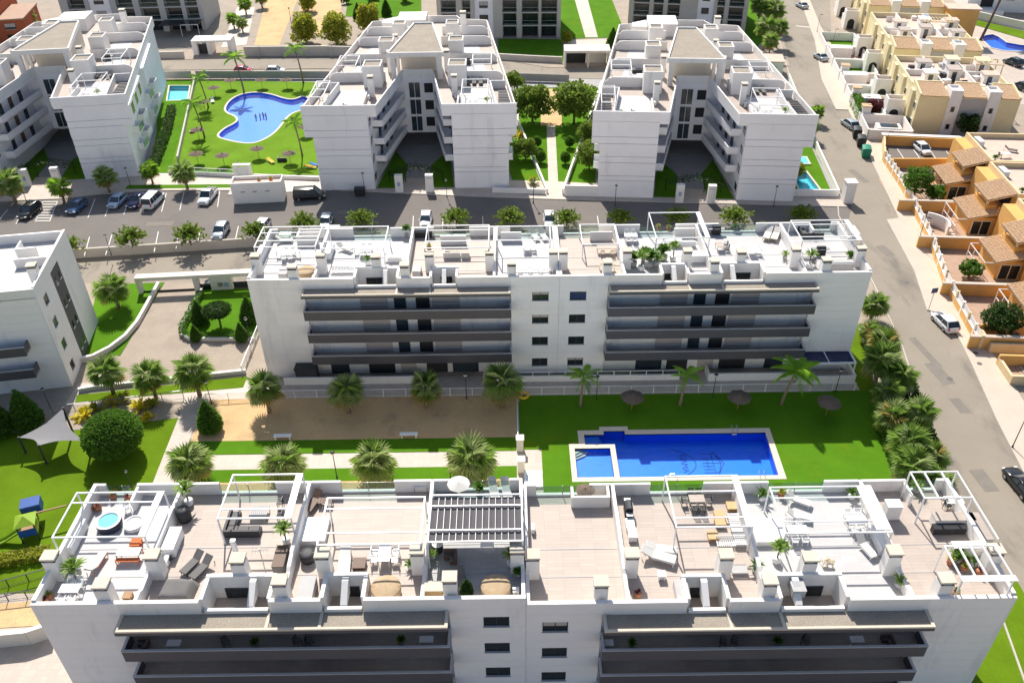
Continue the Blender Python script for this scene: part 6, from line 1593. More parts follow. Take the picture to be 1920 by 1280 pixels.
# ================================================================== VEHICLES
def car_parts(root, L_, W_, H, mt, kind):
    hb = .78 if kind != 'van' else .95
    if kind == 'van': st = [(-L_/2,.42,.95),(-L_/2+.15,.47,1.05),(-L_/2+.5,.5,1.05),(0,.5,1.05),(L_/2-1.1,.5,1.0),(L_/2-.25,.47,.82),(L_/2,.42,.62)]
    elif kind == 'hatch': st = [(-L_/2,.40,.80),(-L_/2+.12,.46,.92),(-L_/2+.6,.5,.95),(0,.5,.94),(L_/2-1.15,.5,.92),(L_/2-.3,.46,.78),(L_/2,.40,.58)]
    else: st = [(-L_/2,.41,.82),(-L_/2+.15,.47,.98),(-L_/2+.7,.5,1.0),(0,.5,.98),(L_/2-1.3,.5,.95),(L_/2-.35,.47,.84),(L_/2,.41,.60)]
    b = MB(); vs = []
    for y, w_, zt in st:
        w2 = w_*W_; zb = .26
        vs += [(-w2*.92,y,zb),(-w2,y,zb+.16),(-w2,y,zt-.2),(-w2*.93,y,zt-.04),(-w2*.6,y,zt),(w2*.6,y,zt),(w2*.93,y,zt-.04),(w2,y,zt-.2),(w2,y,zb+.16),(w2*.92,y,zb)]
    n = 10; fs = [(i*n+j, i*n+(j+1) % n, (i+1)*n+(j+1) % n, (i+1)*n+j) for i in range(len(st)-1) for j in range(n)] + [tuple(range(n)), tuple(range((len(st)-1)*n, len(st)*n))]
    b._add(vs, fs); body = b.build('body', mt, root, True)
    # glasshouse
    if kind == 'van': y0, y1, r0, r1 = -L_/2+.08, L_/2-.75, -L_/2+.22, L_/2-1.55
    elif kind == 'pickup': y0, y1, r0, r1 = -.55, L_/2-1.25, -.35, L_/2-2.0
    elif kind == 'hatch': y0, y1, r0, r1 = -L_/2+.15, L_/2-.95, -L_/2+.7, L_/2-1.75
    elif kind == 'suv': y0, y1, r0, r1 = -L_/2+.12, L_/2-1.1, -L_/2+.5, L_/2-1.9
    else: y0, y1, r0, r1 = -L_/2+.65, L_/2-1.25, -L_/2+1.35, L_/2-2.05
    zb = (1.0 if kind == 'van' else .92); w0, w1 = W_*.46, W_*.39
    g_ = MB(); g_._add([(-w0,y0,zb),(w0,y0,zb),(w0,y1,zb),(-w0,y1,zb),(-w1,r0,H-.05),(w1,r0,H-.05),(w1,r1,H-.05),(-w1,r1,H-.05)], [(0,1,5,4),(1,2,6,5),(2,3,7,6),(3,0,4,7)])
    g_.build('window_glass', 'glass_blue', root)
    MB()._add([(-w1-.02,r0-.06,H-.06),(w1+.02,r0-.06,H-.06),(w1+.02,r1+.05,H-.06),(-w1-.02,r1+.05,H-.06),(-w1+.1,r0+.1,H),(w1-.1,r0+.1,H),(w1-.1,r1-.12,H),(-w1+.1,r1-.12,H)], [(4,5,6,7),(0,1,5,4),(1,2,6,5),(2,3,7,6),(3,0,4,7),(3,2,1,0)]).build('roof', mt, root, True)
    p = MB()
    for s in (-1, 1):
        p.bar((s*w0,y0,zb),(s*w1,r0,H-.05),.09); p.bar((s*w0,y1,zb),(s*w1,r1,H-.05),.08)
        ym = (y0+y1)/2 - .05; p.bar((s*(w0+.005),ym,zb),(s*(w1+.005),(r0+r1)/2,H-.05),.1,.03)
        if kind in ('van','suv'): ym2 = y0 + (y1-y0)*.27; p.bar((s*(w0+.005),ym2,zb),(s*(w1+.005),r0 + (r1-r0)*.27,H-.05),.14,.03)
    p.build('pillars', mt, root)
    if kind == 'pickup':
        MB().box(-W_*.42,W_*.42,-L_/2+.12,-.7,.93,1.12).build('cargo_bed', 'plastic_black', root)
    for s in (-1, 1):
        for y in (-L_/2+.85, L_/2-.85):
            w_ = MB().lathe([(.2,-.11),(.32,-.11),(.33,0),(.32,.11),(.2,.11)], (0,0,0), 14).build('wheel', 'tyre', root, loc=(s*(W_/2-.1), y, .33)); w_.rotation_euler[1] = R(90)
            MB().lathe([(.2,-.115),(.2,.115)], (0,0,0), 10).build('rim', 'rim', w_)
        MB().obox((s*W_*.36, L_/2-.06), .34, .16, .58, .72, R(-s*14)).build('headlight', 'lamp_clear', root)
        MB().obox((s*W_*.39, -L_/2+.04), .2, .1, .66, .9 if kind != 'van' else 1.2, R(s*10)).build('tail_light', 'lamp_red', root)
        MB().obox((s*(W_/2+.07), y1-.35), .16, .12, .93, 1.06).build('mirror', mt, root, bevel=.02)
    MB().box(-.26,.26,L_/2-.01,L_/2+.015,.42,.53).build('number_plate', 'plate', root); MB().box(-.26,.26,-L_/2-.015,-L_/2+.01,.56,.67).build('number_plate', 'plate', root)
    MB().box(-W_*.3,W_*.3,L_/2-.05,L_/2+.005,.54,.66).build('grille', 'plastic_black', root)
    return body
def mk_car(L_, W_, H, mt, kind, name='parked_car', cat='car'):
    def mk():
        root = thing(name, 'x', cat); car_parts(root, L_, W_, H, mt, kind); return root
    return mk
def vehicle(key, spec, label, px, py, deg, z=0., group='parked vehicles', sc=1.):
    p = G(px, py, z); return place(key, mk_car(*spec), label, (p.x, p.y, z), R(deg), group, sc)
# front of the car points along local +y; 180 = nose towards the viewer
vehicle('c_black', (4.4,1.85,1.7,'car_black','suv'), 'black SUV beside the striped bay in the car park', 58, 402, 172)
vehicle('c_blue', (4.1,1.78,1.48,'car_blue','hatch'), 'dark blue hatchback facing the viewer in the car park', 146, 393, 174)
vehicle('c_pale', (4.1,1.78,1.5,'car_paleblue','hatch'), 'pale blue hatchback in the car park', 222, 383, 174)
vehicle('c_navy', (4.4,1.8,1.45,'car_navy','sedan'), 'navy saloon between the pale hatchback and the white van', 258, 382, 174)
vehicle('c_van', (4.9,1.95,1.95,'car_white','van','parked_van','van'), 'white van in the row of parked cars', 289, 382, -6)
vehicle('c_pick', (5.0,1.9,1.75,'car_white','pickup','pickup_truck','pickup truck'), 'white pickup facing the viewer beside the utility building', 391, 374, 176)
vehicle('c_bvan', (5.0,1.95,1.95,'car_black','van','parked_van','van'), 'black van parked sideways before the middle villa', 581, 372, -84)
vehicle('c_w1', (4.2,1.8,1.5,'car_white','hatch'), 'white hatchback half hidden behind the block\'s roof, between two street trees', 799, 418, 180)
vehicle('c_sil', (4.2,1.8,1.55,'car_silver','suv'), 'pale silver car below the street trees in the car park', 415, 440, 178, sc=1.)
vehicle('c_w1', None or (4.2,1.8,1.5,'car_white','hatch'), 'white car under the tree at the left roof corner', 492, 432, 172)
vehicle('c_w1', (4.2,1.8,1.5,'car_white','hatch'), 'white car hidden between trees behind the roof centre', 1030, 418, 180)
vehicle('c_sil', (4.2,1.8,1.55,'car_silver','suv'), 'grey car in the tree shade behind the block\'s roof', 612, 424, 180)
vehicle('c_tealA', (4.3,1.8,1.5,'car_teal','hatch'), 'dark car glimpsed behind the gate portal', 398, 545, 86, -1.08)
vehicle('c_sil2', (4.3,1.8,1.48,'car_silver','sedan'), 'silver saloon parked highest up the street', 1503, 15, 13)
vehicle('c_sil2', (4.3,1.8,1.48,'car_silver','sedan'), 'silver saloon halfway up the street', 1538, 112, 11)
vehicle('c_sil3', (4.2,1.8,1.5,'car_silver','hatch'), 'silver hatchback next to the waste containers', 1592, 238, 12)
vehicle('c_whh', (4.1,1.8,1.52,'car_white','hatch'), 'white hatchback parked at the kerb beside the blue sign', 1769, 610, 8)
vehicle('c_blk2', (4.5,1.8,1.45,'car_black','sedan'), 'black saloon at the right edge of the street', 1913, 915, 6)
vehicle('c_whh', (4.1,1.8,1.52,'car_white','hatch'), 'white hatchback inside the ochre walled yard', 1728, 285, 185)
vehicle('c_red', (4.0,1.75,1.45,'car_red','hatch'), 'red hatchback inside the ochre walled yard', 1807, 277, 188)
vehicle('c_teal', (4.4,1.85,1.7,'car_teal','suv'), 'dark car parked beside the curved pool', 1898, 122, 20)
vehicle('c_teal', (4.4,1.85,1.7,'car_teal','suv'), 'dark car parked nearer the yellow houses at the right edge', 1914, 168, 20)
vehicle('c_w1', (4.2,1.8,1.5,'car_white','hatch'), 'white car on the back road', 517, 137, -88)
vehicle('c_red', (4.0,1.75,1.45,'car_red','hatch'), 'red car on the back road left of the white one', 457, 136, -88)

# repairs and cracks in the street surface
for i, (x, y, w_, d, a) in enumerate(((1762,700,1.6,4.,8),(1800,760,1.2,2.5,5),(1735,660,.9,6,9),(1660,470,1.4,3,10),(1610,330,1.2,5,11),(1845,900,1.5,3.,6),(1560,200,1.2,4,12),(650,398,3,1.2,2),(300,420,4,1.4,4),(950,395,2.4,1.,0))):
    p = G(x, y); struct(MB().obox((p.x, p.y), w_, d, .002, (.0125 if x < 1500 else .007) + .0012*i, R(a)).build('road_patch', 'asphalt_patch'))
# ================================================================== THINGS ON THE ROOF TERRACES
ZA = lambda x, y, z=12.1: G(x/3.048, 860 + y/3.048, z)
ZB = lambda x, y, z=12.1: G(480 + x/3.048, 860 + y/3.048, z)
ZC = lambda x, y, z=11.41: G(960 + x/3.048, 860 + y/3.048, z)
ZD = lambda x, y, z=11.41: G(1380 + x/3.048, 860 + y/3.048, z)
M2 = lambda x, y, z=12.1: G(440 + x/3.097, 370 + y/3.097, z)
M3 = lambda x, y, z=12.1: G(1040 + x/3.097, 370 + y/3.097, z)
for root, dz, lst in ((NB, .69, ((37.5,40.1,9.7,9.9),(40.1,40.3,9.7,10.9),(37.3,37.5,9.7,10.9))), (MK, 0, ((3.6,6.0,9.3,9.5),(20.2,23.2,8.9,9.1),(27.2,29.6,9.6,9.8),(37.6,40.2,9.4,9.6),(47.5,49.9,10.0,10.2)))):
    for a, c, y0, y1 in lst: MB().box(a, c, y0, y1, 12.1 - (dz if a > HB else 0), 13.25 - (dz if a > HB else 0)).build('screen_wall', 'white_wall', root)
def legs(root, w_, d, h, mt, t=.05):
    for sx in (-1,1):
        for sy in (-1,1): MB().box(sx*(w_/2-t)-t/2, sx*(w_/2-t)+t/2, sy*(d/2-t)-t/2, sy*(d/2-t)+t/2, 0, h).build('leg', mt, root)
def mk_table(w_, d, h, top, leg, slats=0, name='table'):
    def mk():
        root = thing(name, 'x', 'table')
        if slats:
            for k in range(slats): MB().box(-w_/2 + w_*k/slats + .01, -w_/2 + w_*(k+1)/slats - .01, -d/2, d/2, h-.04, h).build('slat', top, root)
        else: MB().box(-w_/2, w_/2, -d/2, d/2, h-.05, h).build('tabletop', top, root, bevel=.01)
        legs(root, w_, d, h-.05, leg); return root
    return mk
def mk_chair(mt, mt2=None):
    def mk():
        root = thing('chair', 'x', 'chair')
        MB().box(-.24,.24,-.24,.24,.42,.47).build('seat', mt2 or mt, root)
        b = MB()
        for k in range(4): b.box(-.22 + .115*k, -.16 + .115*k, .2, .23, .5, .86)
        b.box(-.24,.24,.2,.24,.86,.92); b.build('backrest', mt, root)
        legs(root, .48, .48, .42, mt, .04)
        for s in (-1,1): MB().box(s*.24-.02, s*.24+.02, -.2, .2, .62, .66).build('armrest', mt, root)
        return root
    return mk
def mk_lounger(mt, mt2, tilt=38):
    def mk():
        root = thing('sun_lounger', 'x', 'sun lounger'); t = R(tilt)
        MB().box(-.34,.34,-1.0,.35,.3,.34).build('frame', mt, root)
        MB().xprism([(-1.0,.34),(.35,.34),(.35,.42),(-1.0,.42)], -.31, .31).build('mattress', mt2, root)
        MB().xprism([(.35,.34),(.35+.75*math.cos(t),.34+.75*math.sin(t)),(.35+.75*math.cos(t)-.05,.42+.75*math.sin(t)),(.33,.42)], -.31, .31).build('backrest', mt2, root)
        legs(root, .64, 1.9, .3, mt, .04); return root
    return mk
def mk_sofa(mt, cu, L_=2.6, D=1.9, w_=.8):
    def mk():
        root = thing('corner_sofa', 'x', 'sofa')
        MB().box(-L_/2, L_/2, -D/2, -D/2+w_, .08, .38).box(-L_/2, -L_/2+w_, -D/2+w_, D/2, .08, .38).build('base', mt, root)
        MB().box(-L_/2, L_/2, -D/2, -D/2+.18, .38, .74).build('backrest', mt, root); MB().box(-L_/2, -L_/2+.18, -D/2+.18, D/2, .38, .74).build('backrest', mt, root)
        n = 3
        for k in range(n): MB().box(-L_/2+.2+(L_-.25)*k/n, -L_/2+.17+(L_-.25)*(k+1)/n, -D/2+.2, -D/2+w_, .38, .5).build('cushion', cu, root, bevel=.03)
        MB().box(-L_/2+.2, -L_/2+w_, -D/2+w_+.02, D/2-.05, .38, .5).build('cushion', cu, root, bevel=.03)
        return root
    return mk
def mk_tub(r_, h, side, rim, water=None):
    def mk():
        root = thing('hot_tub', 'x', 'hot tub')
        MB().lathe([(r_*.94,0),(r_,h*.3),(r_,h*.75),(r_*.96,h*.92)], (0,0,0), 28).build('tub_wall', side, root, True)
        if water:
            b = MB(); n = 28
            ring(b, [(r_*1.0*math.cos(6.283*k/n), r_*math.sin(6.283*k/n)) for k in range(n)], [(r_*.78*math.cos(6.283*k/n), r_*.78*math.sin(6.283*k/n)) for k in range(n)], h*.9, h*1.02); b.build('rim', rim, root, True)
            MB().lathe([(r_*.78,h*.93),(r_*.77,h*.945)], (0,0,0), 28).build('water', water, root)
        else:
            c = MB().lathe([(r_*1.02,h*.88),(r_*1.02,h*.97),(r_*.93,h*1.07),(r_*.5,h*1.13),(.05,h*1.15)], (0,0,0), 28).build('cover', rim, root, True)
            MB().box(-r_*.95, r_*.95, -.015, .015, h*1.02, h*1.1).build('cover_seam', 'wood', c)
            for k in range(6): MB().lathe([(.05,0),(.05,.03)], (r_*1.0*math.cos(k*1.047), r_*1.0*math.sin(k*1.047), h*.8), 6).build('buckle', 'wood_dark', c)
        return root
    return mk
def mk_cabinet(w_, d, h, mt, top=None, n=2, name='cabinet'):
    def mk():
        root = thing(name, 'x', 'cabinet')
        MB().box(-w_/2,w_/2,-d/2,d/2,.05,h-.05).build('carcass', mt, root); MB().box(-w_/2-.03,w_/2+.03,-d/2-.03,d/2+.03,h-.05,h).build('top', top or mt, root)
        for k in range(n): MB().box(-w_/2+w_*k/n+.02, -w_/2+w_*(k+1)/n-.02, -d/2-.02, -d/2, .1, h-.1).build('door', mt, root)
        MB().box(-w_/2+.05,w_/2-.05,-d/2+.05,d/2-.05,0,.05).build('plinth', 'dark_metal', root)
        return root
    return mk
def mk_ac():
    root = thing('air_conditioner', 'x', 'air conditioner')
    MB().box(-.42,.42,-.16,.16,.08,.65).build('casing', 'plastic_white', root, bevel=.02)
    o = MB().lathe([(.24,0),(.24,.02)], (0,0,0), 14).build('fan_grille', 'dark_metal', root, loc=(.08,-.165,.37)); o.rotation_euler[0] = R(90)
    for s in (-1,1): MB().box(s*.3-.04, s*.3+.04, -.15, .15, 0, .08).build('foot', 'dark_metal', root)
    return root
def mk_grill():
    root = thing('barbecue', 'x', 'barbecue')
    MB().box(-.5,.5,-.3,.3,.1,.8).build('trolley', 'plastic_black', root); MB().xprism([(-.3,.8),(.3,.8),(.28,1.02),(.1,1.14),(-.15,1.14),(-.3,.98)], -.45, .45).build('lid', 'rattan', root)
    MB().box(-.95,-.5,-.25,.25,.76,.8).build('side_shelf', 'grey_metal', root); MB().box(.5,.95,-.25,.25,.76,.8).build('side_shelf', 'grey_metal', root)
    MB().box(-.35,.35,-.36,-.33,.88,.91).build('handle', 'chrome', root); return root
def mk_umbrella(mt, r_=1.5):
    def mk():
        root = thing('parasol', 'x', 'parasol'); MB().tube([(0,0,0),(0,0,2.3)], .03, 6).build('pole', 'white_metal', root); n = 8
        for k in range(n):
            a0, a1 = 6.283*k/n, 6.283*(k+1)/n
            MB()._add([(0,0,2.5),(r_*math.cos(a0),r_*math.sin(a0),2.0),(r_*math.cos((a0+a1)/2)*.97,r_*math.sin((a0+a1)/2)*.97,2.03),(r_*math.cos(a1),r_*math.sin(a1),2.0)], [(0,1,2),(0,2,3)]).build('canopy_panel', mt, root)
        MB().lathe([(.35,0),(.35,.06),(.08,.12)], (0,0,0), 12).build('base', 'pot_grey', root); return root
    return mk
def mk_rack():
    root = thing('slatted_bench', 'x', 'bench')
    for k in range(15): MB().box(-.5,.5,-1.6+k*.21,-1.48+k*.21,.36,.42).build('slat', 'white_metal', root)
    for k in range(15): MB().box(.44,.5,-1.6+k*.21,-1.48+k*.21,.42,.85).build('back_slat', 'white_metal', root)
    for s in (-1,1):
        for y in (-1.5,0,1.4): MB().box(s*.44-.03,s*.44+.03,y-.03,y+.03,0,.36).build('leg', 'white_metal', root)
    return root
def mk_deck():
    root = thing('raised_deck', 'x', 'platform'); MB().box(-1.15,1.15,-1.15,1.15,0,.46).build('base', 'white_wall', root)
    for k in range(8): MB().box(-1.15+.2875*k+.008,-1.15+.2875*(k+1)-.008,-1.15,1.15,.46,.5).build('plank', 'plastic_white', root)
    return root
def mk_cube(mt, s=.55, h=.45):
    def mk():
        root = thing('stool_cube', 'x', 'stool'); MB().box(-s/2,s/2,-s/2,s/2,h-.07,h).build('top', mt, root); legs(root, s, s, h-.07, mt, .07); MB().box(-s/2+.03,s/2-.03,-s/2+.03,s/2-.03,.12,.15).build('shelf', mt, root); return root
    return mk
def mk_tarp():
    root = thing('covered_furniture', 'x', 'covered furniture'); b = MB(); N = 10
    for i in range(N+1):
        for j in range(N+1):
            u, v = i/N, j/N; e = min(u,1-u,v,1-v); z = min(1, e*9)*(.85 - .12*abs(u-.5)) + .05*math.sin(9*u+4*v)*min(1,e*6)
            b.v.append(((u-.5)*2.4, (v-.5)*1.9, max(.02, z)))
    b.f = [(i*(N+1)+j,(i+1)*(N+1)+j,(i+1)*(N+1)+j+1,i*(N+1)+j+1) for i in range(N) for j in range(N)]
    b.build('tarpaulin', 'fabric_grey', root, True); return root
def mk_aerial():
    root = thing('aerial', 'x', 'aerial'); MB().tube([(0,0,0),(0,0,2.6)], .03, 6).build('mast', 'grey_metal', root); MB().tube([(-.6,0,2.3),(.6,0,2.5)], .015, 4).build('boom', 'chrome', root)
    for k in range(6): MB().tube([(-.5+.2*k,-.3+.02*k,2.32+.033*k),(-.5+.2*k,.3-.02*k,2.32+.033*k)], .01, 4).build('element', 'chrome', root)
    return root
NT = {1: 'on the hot tub terrace', 2: 'on the black sofa terrace', 3: 'on the terrace left of the awning', 4: 'on the terrace below the dark awning', 5: 'on the bare terrace right of the awning', 6: 'on the terrace with wooden cubes', 7: 'on the white louvre-strip terrace', 8: 'on the near block\'s right terrace',
      11: 'on the far block\'s leftmost terrace', 12: 'on the far block\'s second terrace', 13: 'on the far block\'s third terrace', 14: 'on the far block\'s fourth terrace', 15: 'on the far block\'s fifth terrace', 16: 'on the far block\'s sixth terrace', 17: 'on the far block\'s seventh terrace', 18: 'on the far block\'s street-end terrace'}
FG = 'furniture on the roof terraces'
def put(key, mk, label, p, t, deg=0, sc=1.): return place('rf_' + key, mk, label + ' ' + NT[t], p, R(deg), FG, sc)
def pot(key, label, p, t, sc=1.): return put('pot_' + key, POTS[key], label, p, t, rnd.uniform(0,360), sc)
POTS = {'spike': mk_spiky(34, .75, 'frond', 301, 'potted_plant', 'pot_grey', 'plant', .1), 'white': mk_spiky(30, .7, 'leaf', 302, 'potted_plant', 'plastic_white', 'plant', 0), 'terra': mk_spiky(22, .5, 'leaf_olive', 303, 'potted_plant', 'terracotta', 'plant', 0),
        'yucca': mk_spiky(46, .85, 'frond', 304, 'potted_palm', 'plastic_white', 'plant', .9), 'red': mk_spiky(20, .4, 'leaf_red', 305, 'potted_plant', 'terracotta', 'plant', 0), 'bush': mk_spiky(70, .8, 'leaf', 306, 'potted_shrub', 'pot_grey', 'plant', .2, .14), 'gold': mk_spiky(26, .55, 'leaf_yellow', 307, 'potted_plant', 'terracotta', 'plant', 0)}
WT = mk_table(1.5, .85, .74, 'plastic_white', 'white_metal'); WC = mk_chair('plastic_white')
def dining(label, p, t, deg, n=4, key='wt', mk=WT, ck='wc', cm=WC, w_=1.5, d=.85):
    put(key, mk, label, p, t, deg); ca, sa = math.cos(R(deg)), math.sin(R(deg))
    spots = [(-w_*.25,-d*.5-.35,180),(w_*.25,-d*.5-.35,180),(-w_*.25,d*.5+.35,0),(w_*.25,d*.5+.35,0),(-w_*.5-.35,0,90),(w_*.5+.35,0,-90)][:n]
    nm = ('front left','front right','back left','back right','left end','right end')
    for i, (x, y, a) in enumerate(spots): put(ck, cm, nm[i] + ' chair at the ' + label, (p.x + ca*x - sa*y, p.y + sa*x + ca*y, p.z), t, deg + a)
# --- near block, terrace by terrace
put('tub', mk_tub(.92, .66, 'tub_dark', 'plastic_white', 'basin_teal'), 'round blue inflatable hot tub', ZA(632,385), 1)
put('rt', mk_tub(.75, .42, 'plastic_white', 'plastic_white', 'fabric_light'), 'round white side deck', ZA(772,385), 1)
pot('terra', 'left terracotta pot behind the hot tub', ZA(522,296), 1); pot('red', 'right terracotta pot behind the hot tub', ZA(565,290), 1); pot('bush', 'leafy shrub in the rear left corner', ZA(540,232), 1, .8); pot('terra', 'pot by the rear glass', ZA(650,226), 1); pot('red', 'red-leaved pot at the rear wall', ZA(738,240), 1)
put('wc', WC, 'white metal chair beside the hot tub', ZA(738,300), 1, 30)
put('kit', mk_cabinet(.7, 2.7, .92, 'plastic_white', 'plastic_white', 1, 'outdoor_kitchen'), 'long white kitchen counter along the left wall', ZA(440,470), 1)
put('otab', mk_table(1.7, .8, .72, 'fabric_light', 'fabric_orange'), 'pale table with orange legs', ZA(750,565), 1); put('obench', mk_table(1.7, .35, .45, 'fabric_orange', 'fabric_orange', 4, 'bench'), 'orange slatted bench', ZA(735,598), 1)
put('ocube', mk_cube('fabric_orange', .75, .5), 'orange stool', ZA(785,498), 1)
put('olo', mk_lounger('fabric_orange', 'fabric_light', 30), 'orange framed sun lounger', ZA(560,610), 1, 172)
pot('spike', 'big spiky plant in a pale pot', ZA(440,668), 1, 1.5)
dining('corner dining table', ZA(418,775), 1, 0, 4, 'wts', mk_table(1.4, .75, .74, 'plastic_white', 'white_metal', 8), 'wc', WC, 1.4, .75)
pot('terra', 'upper terracotta pot on the front left parapet', ZA(290,795), 1, .9); pot('red', 'lower terracotta pot on the front left parapet', ZA(268,822), 1, .9)
put('wcube', mk_cube('wood', .6, .5), 'wooden planter', ZA(738,800), 1)
put('tarp', mk_tarp, 'furniture under a grey tarpaulin', ZA(1020,775), 2, -4)
put('grillc', mk_tub(.52, 1.05, 'rattan', 'rattan'), 'black covered barbecue', ZA(1060,345), 2); pot('yucca', 'palm in a dark corner pot', ZA(1085,262), 2, 1.25)
put('wcab', mk_cabinet(.85, 2.1, .95, 'plastic_white', 'plastic_white', 1), 'long white storage cabinet', ZA(998,500), 2); put('ac', mk_ac, 'white air conditioner', ZA(965,590), 2, 90)
GL = mk_lounger('dark_metal', 'fabric_grey', 35); put('glo', GL, 'left grey sun lounger', ZA(1108,612), 2, -28); put('glo', GL, 'right grey sun lounger', ZA(1160,640), 2, -28)
put('sofa', mk_sofa('rattan', 'fabric_grey', 2.7, 2.3), 'black corner sofa', ZA(1405,385), 2, 0); put('gtab', mk_table(1.35, 1.15, .45, 'pot_grey', 'grey_metal', 9), 'low grey slatted table', ZA(1487,320), 2)
DC = mk_chair('dark_metal', 'fabric_grey'); put('dc', DC, 'rear dark chair by the partition', ZA(1606,270), 2, -90); put('dc', DC, 'front dark chair by the partition', ZA(1606,345), 2, -90)
pot('yucca', 'tall plant against the partition', ZA(1640,480), 2, 1.1); put('wkcab', mk_cabinet(.8, 1.9, .9, 'fabric_grey', 'wood_dark', 1), 'dark wooden chest', ZA(1612,600), 2)
put('shower', mk_cabinet(.3, .3, 1.5, 'plastic_white', 'chrome', 1), 'slim white shower column', ZA(1352,545), 2); put('aer', mk_aerial, 'branched aerial', ZA(1520,650), 2)
put('wdch', mk_lounger('wood_dark', 'wood_dark', 40), 'brown wooden deck chair', ZB(335,262), 3, -20); put('wdtab', mk_table(1.1, .6, .5, 'wood_dark', 'wood_dark', 5), 'brown wooden table', ZB(400,262), 3)
put('deck', mk_deck, 'white raised deck', ZB(325,425), 3); put('hang', mk_tub(.55, .7, 'dark_metal', 'rattan'), 'round black wicker chair', ZB(300,575), 3)
put('wick', mk_cabinet(1.0, 1.8, .9, 'dark_cap', 'pot_grey', 1), 'grey chest at the front parapet', ZB(300,775), 3); put('wlb', mk_lounger('plastic_white', 'fabric_light', 8), 'white slatted day bed', ZB(510,610), 3, 4, 1.25)
put('wcube2', mk_cube('wood_dark', .95, .45), 'dark wooden coffee table', ZB(593,615), 3); dining('white dining table', ZB(740,575), 3, 90, 4)
pot('white', 'white pot beside the chimney', ZB(885,625), 3, .9); put('tubc', mk_tub(1.02, .75, 'tub_cover', 'tub_cover'), 'tan covered hot tub', ZB(748,770), 3)
put('ltab', mk_table(1.1, .5, .7, 'white_metal', 'grey_metal', 6), 'pale ironing table by the rear wall', ZB(945,185), 3)
put('umb', mk_umbrella('fabric_light', 1.5), 'pale folded-out parasol behind the awning', ZB(1162,205), 4, 0, .6)
WL = mk_lounger('plastic_white', 'pot_grey', 40); put('wl', WL, 'left grey lounger behind the awning', ZB(1358,190), 4, 10); put('wl', WL, 'right grey lounger behind the awning', ZB(1430,190), 4, 10); pot('bush', 'dark shrub by the rear wall', ZB(1275,195), 4, .9)
put('barm', mk_sofa('wood_dark', 'fabric_grey', .95, .95, .5), 'dark armchair in the shade', ZB(1112,580), 4, 180); put('rtb', mk_tub(.4, .7, 'rattan', 'plastic_white', 'fabric_light'), 'round side table in the shade', ZB(1040,520), 4)
pot('spike', 'small plant at the left partition', ZB(1010,570), 4, .8); pot('yucca', 'potted palm by the right chimney', ZB(1452,610), 4, .9); pot('bush', 'dark pot plant at the right partition', ZB(1500,670), 4, .7); put('wts', None, 'white side table in the shade', ZB(1322,512), 4, 0, .7)
put('tubc', None, 'tan covered hot tub at the front parapet', ZB(1372,765), 4); put('fir', mk_topiary([(.35,.0),(.42,.3),(.3,.8),(.12,1.25),(.02,1.45)], 'leaf_dark', 310, 700, .14, 'potted_shrub', 'shrub'), 'small dark cone shrub', ZB(1205,770), 4); put('wdc2', mk_cabinet(1.3, .8, .95, 'wood_light', 'cap_stone', 3), 'pale wooden cabinet', ZB(1022,775), 4); put('glo', None, 'striped grey deck chair', ZB(1178,712), 4, 15); put('wcub', mk_cube('plastic_white', .45, .4), 'white stool beside the covered hot tub', ZB(1485,765), 4)
o = place('rf_thp', mk_parasol, 'thatched parasol behind the screen wall ' + NT[5], ZC(415,235), 0, FG, .5)
put('ac', None, 'small white unit on the left partition', ZC(120,412), 5, 90, .8)
put('grill', mk_grill, 'green-grey gas barbecue against the partition', ZC(662,315), 6, 90); put('wcabs', mk_cabinet(.6, .9, .6, 'plastic_white', 'plastic_white', 1), 'low white unit below the barbecue', ZC(672,395), 6); put('wcabs', None, 'second low white unit by the chimney', ZC(685,450), 6)
dining('small pale dining table', ZC(1050,262), 6, 0, 6, 'ptab', mk_table(1.2, .8, .74, 'tile_beige', 'grey_metal'), 'dc', DC, 1.2, .8)
for i, (x, y) in enumerate(((1182,335),(1185,375),(1252,285),(1145,455))): put('cub', mk_cube('wood_light', .8, .42), ('upper left', 'lower left', 'rear', 'front')[i] + ' wooden cube table', ZC(x, y), 6)
put('rack', mk_rack, 'white slatted bench', ZC(1285,415), 6, 0); put('rack', None, 'second white slatted bench set crosswise', ZC(1250,490), 6, 90, .75)
put('rock', mk_lounger('plastic_white', 'fabric_light', 25), 'white rocking lounger', ZC(835,575), 6, 70, 1.25); put('rock', None, 'second white rocking lounger', ZC(850,530), 6, 80, 1.1); put('wcub', None, 'white stool in front of the rocking lounger', ZC(852,680), 6, 0, 1.3)
pot('red', 'small dark pot at the front partition', ZC(718,785), 6); put('wick', None, 'grey slatted chest at the front parapet', ZC(965,785), 6, 0, .9); pot('white', 'tall dark vase by the partition', ZC(1390,640), 6, 1.1); put('gslab', mk_cabinet(1.1, .7, .25, 'pot_grey', 'pot_grey', 1), 'flat grey box beside the chimney', ZC(1296,640), 6)
pot('white', 'rear left white pot', ZD(145,235), 7, 1.2); pot('yucca', 'tall yucca in a white pot', ZD(228,590), 7, 1.15); pot('gold', 'small pot at the rear glass', ZD(255,215), 7); pot('white', 'white pot at the rear wall', ZD(655,225), 7, 1.1)
put('wl2', mk_lounger('plastic_white', 'fabric_light', 40), 'rear white lounger under the frame', ZD(350,250), 7, 60); put('wl2', None, 'front white lounger under the frame', ZD(350,340), 7, 75); put('deck', None, 'white raised deck at the left', ZD(178,430), 7)
dining('left white dining table', ZD(342,440), 7, 0, 4); dining('right white dining table', ZD(680,385), 7, 0, 4, 'wt', None, 'wc', None)
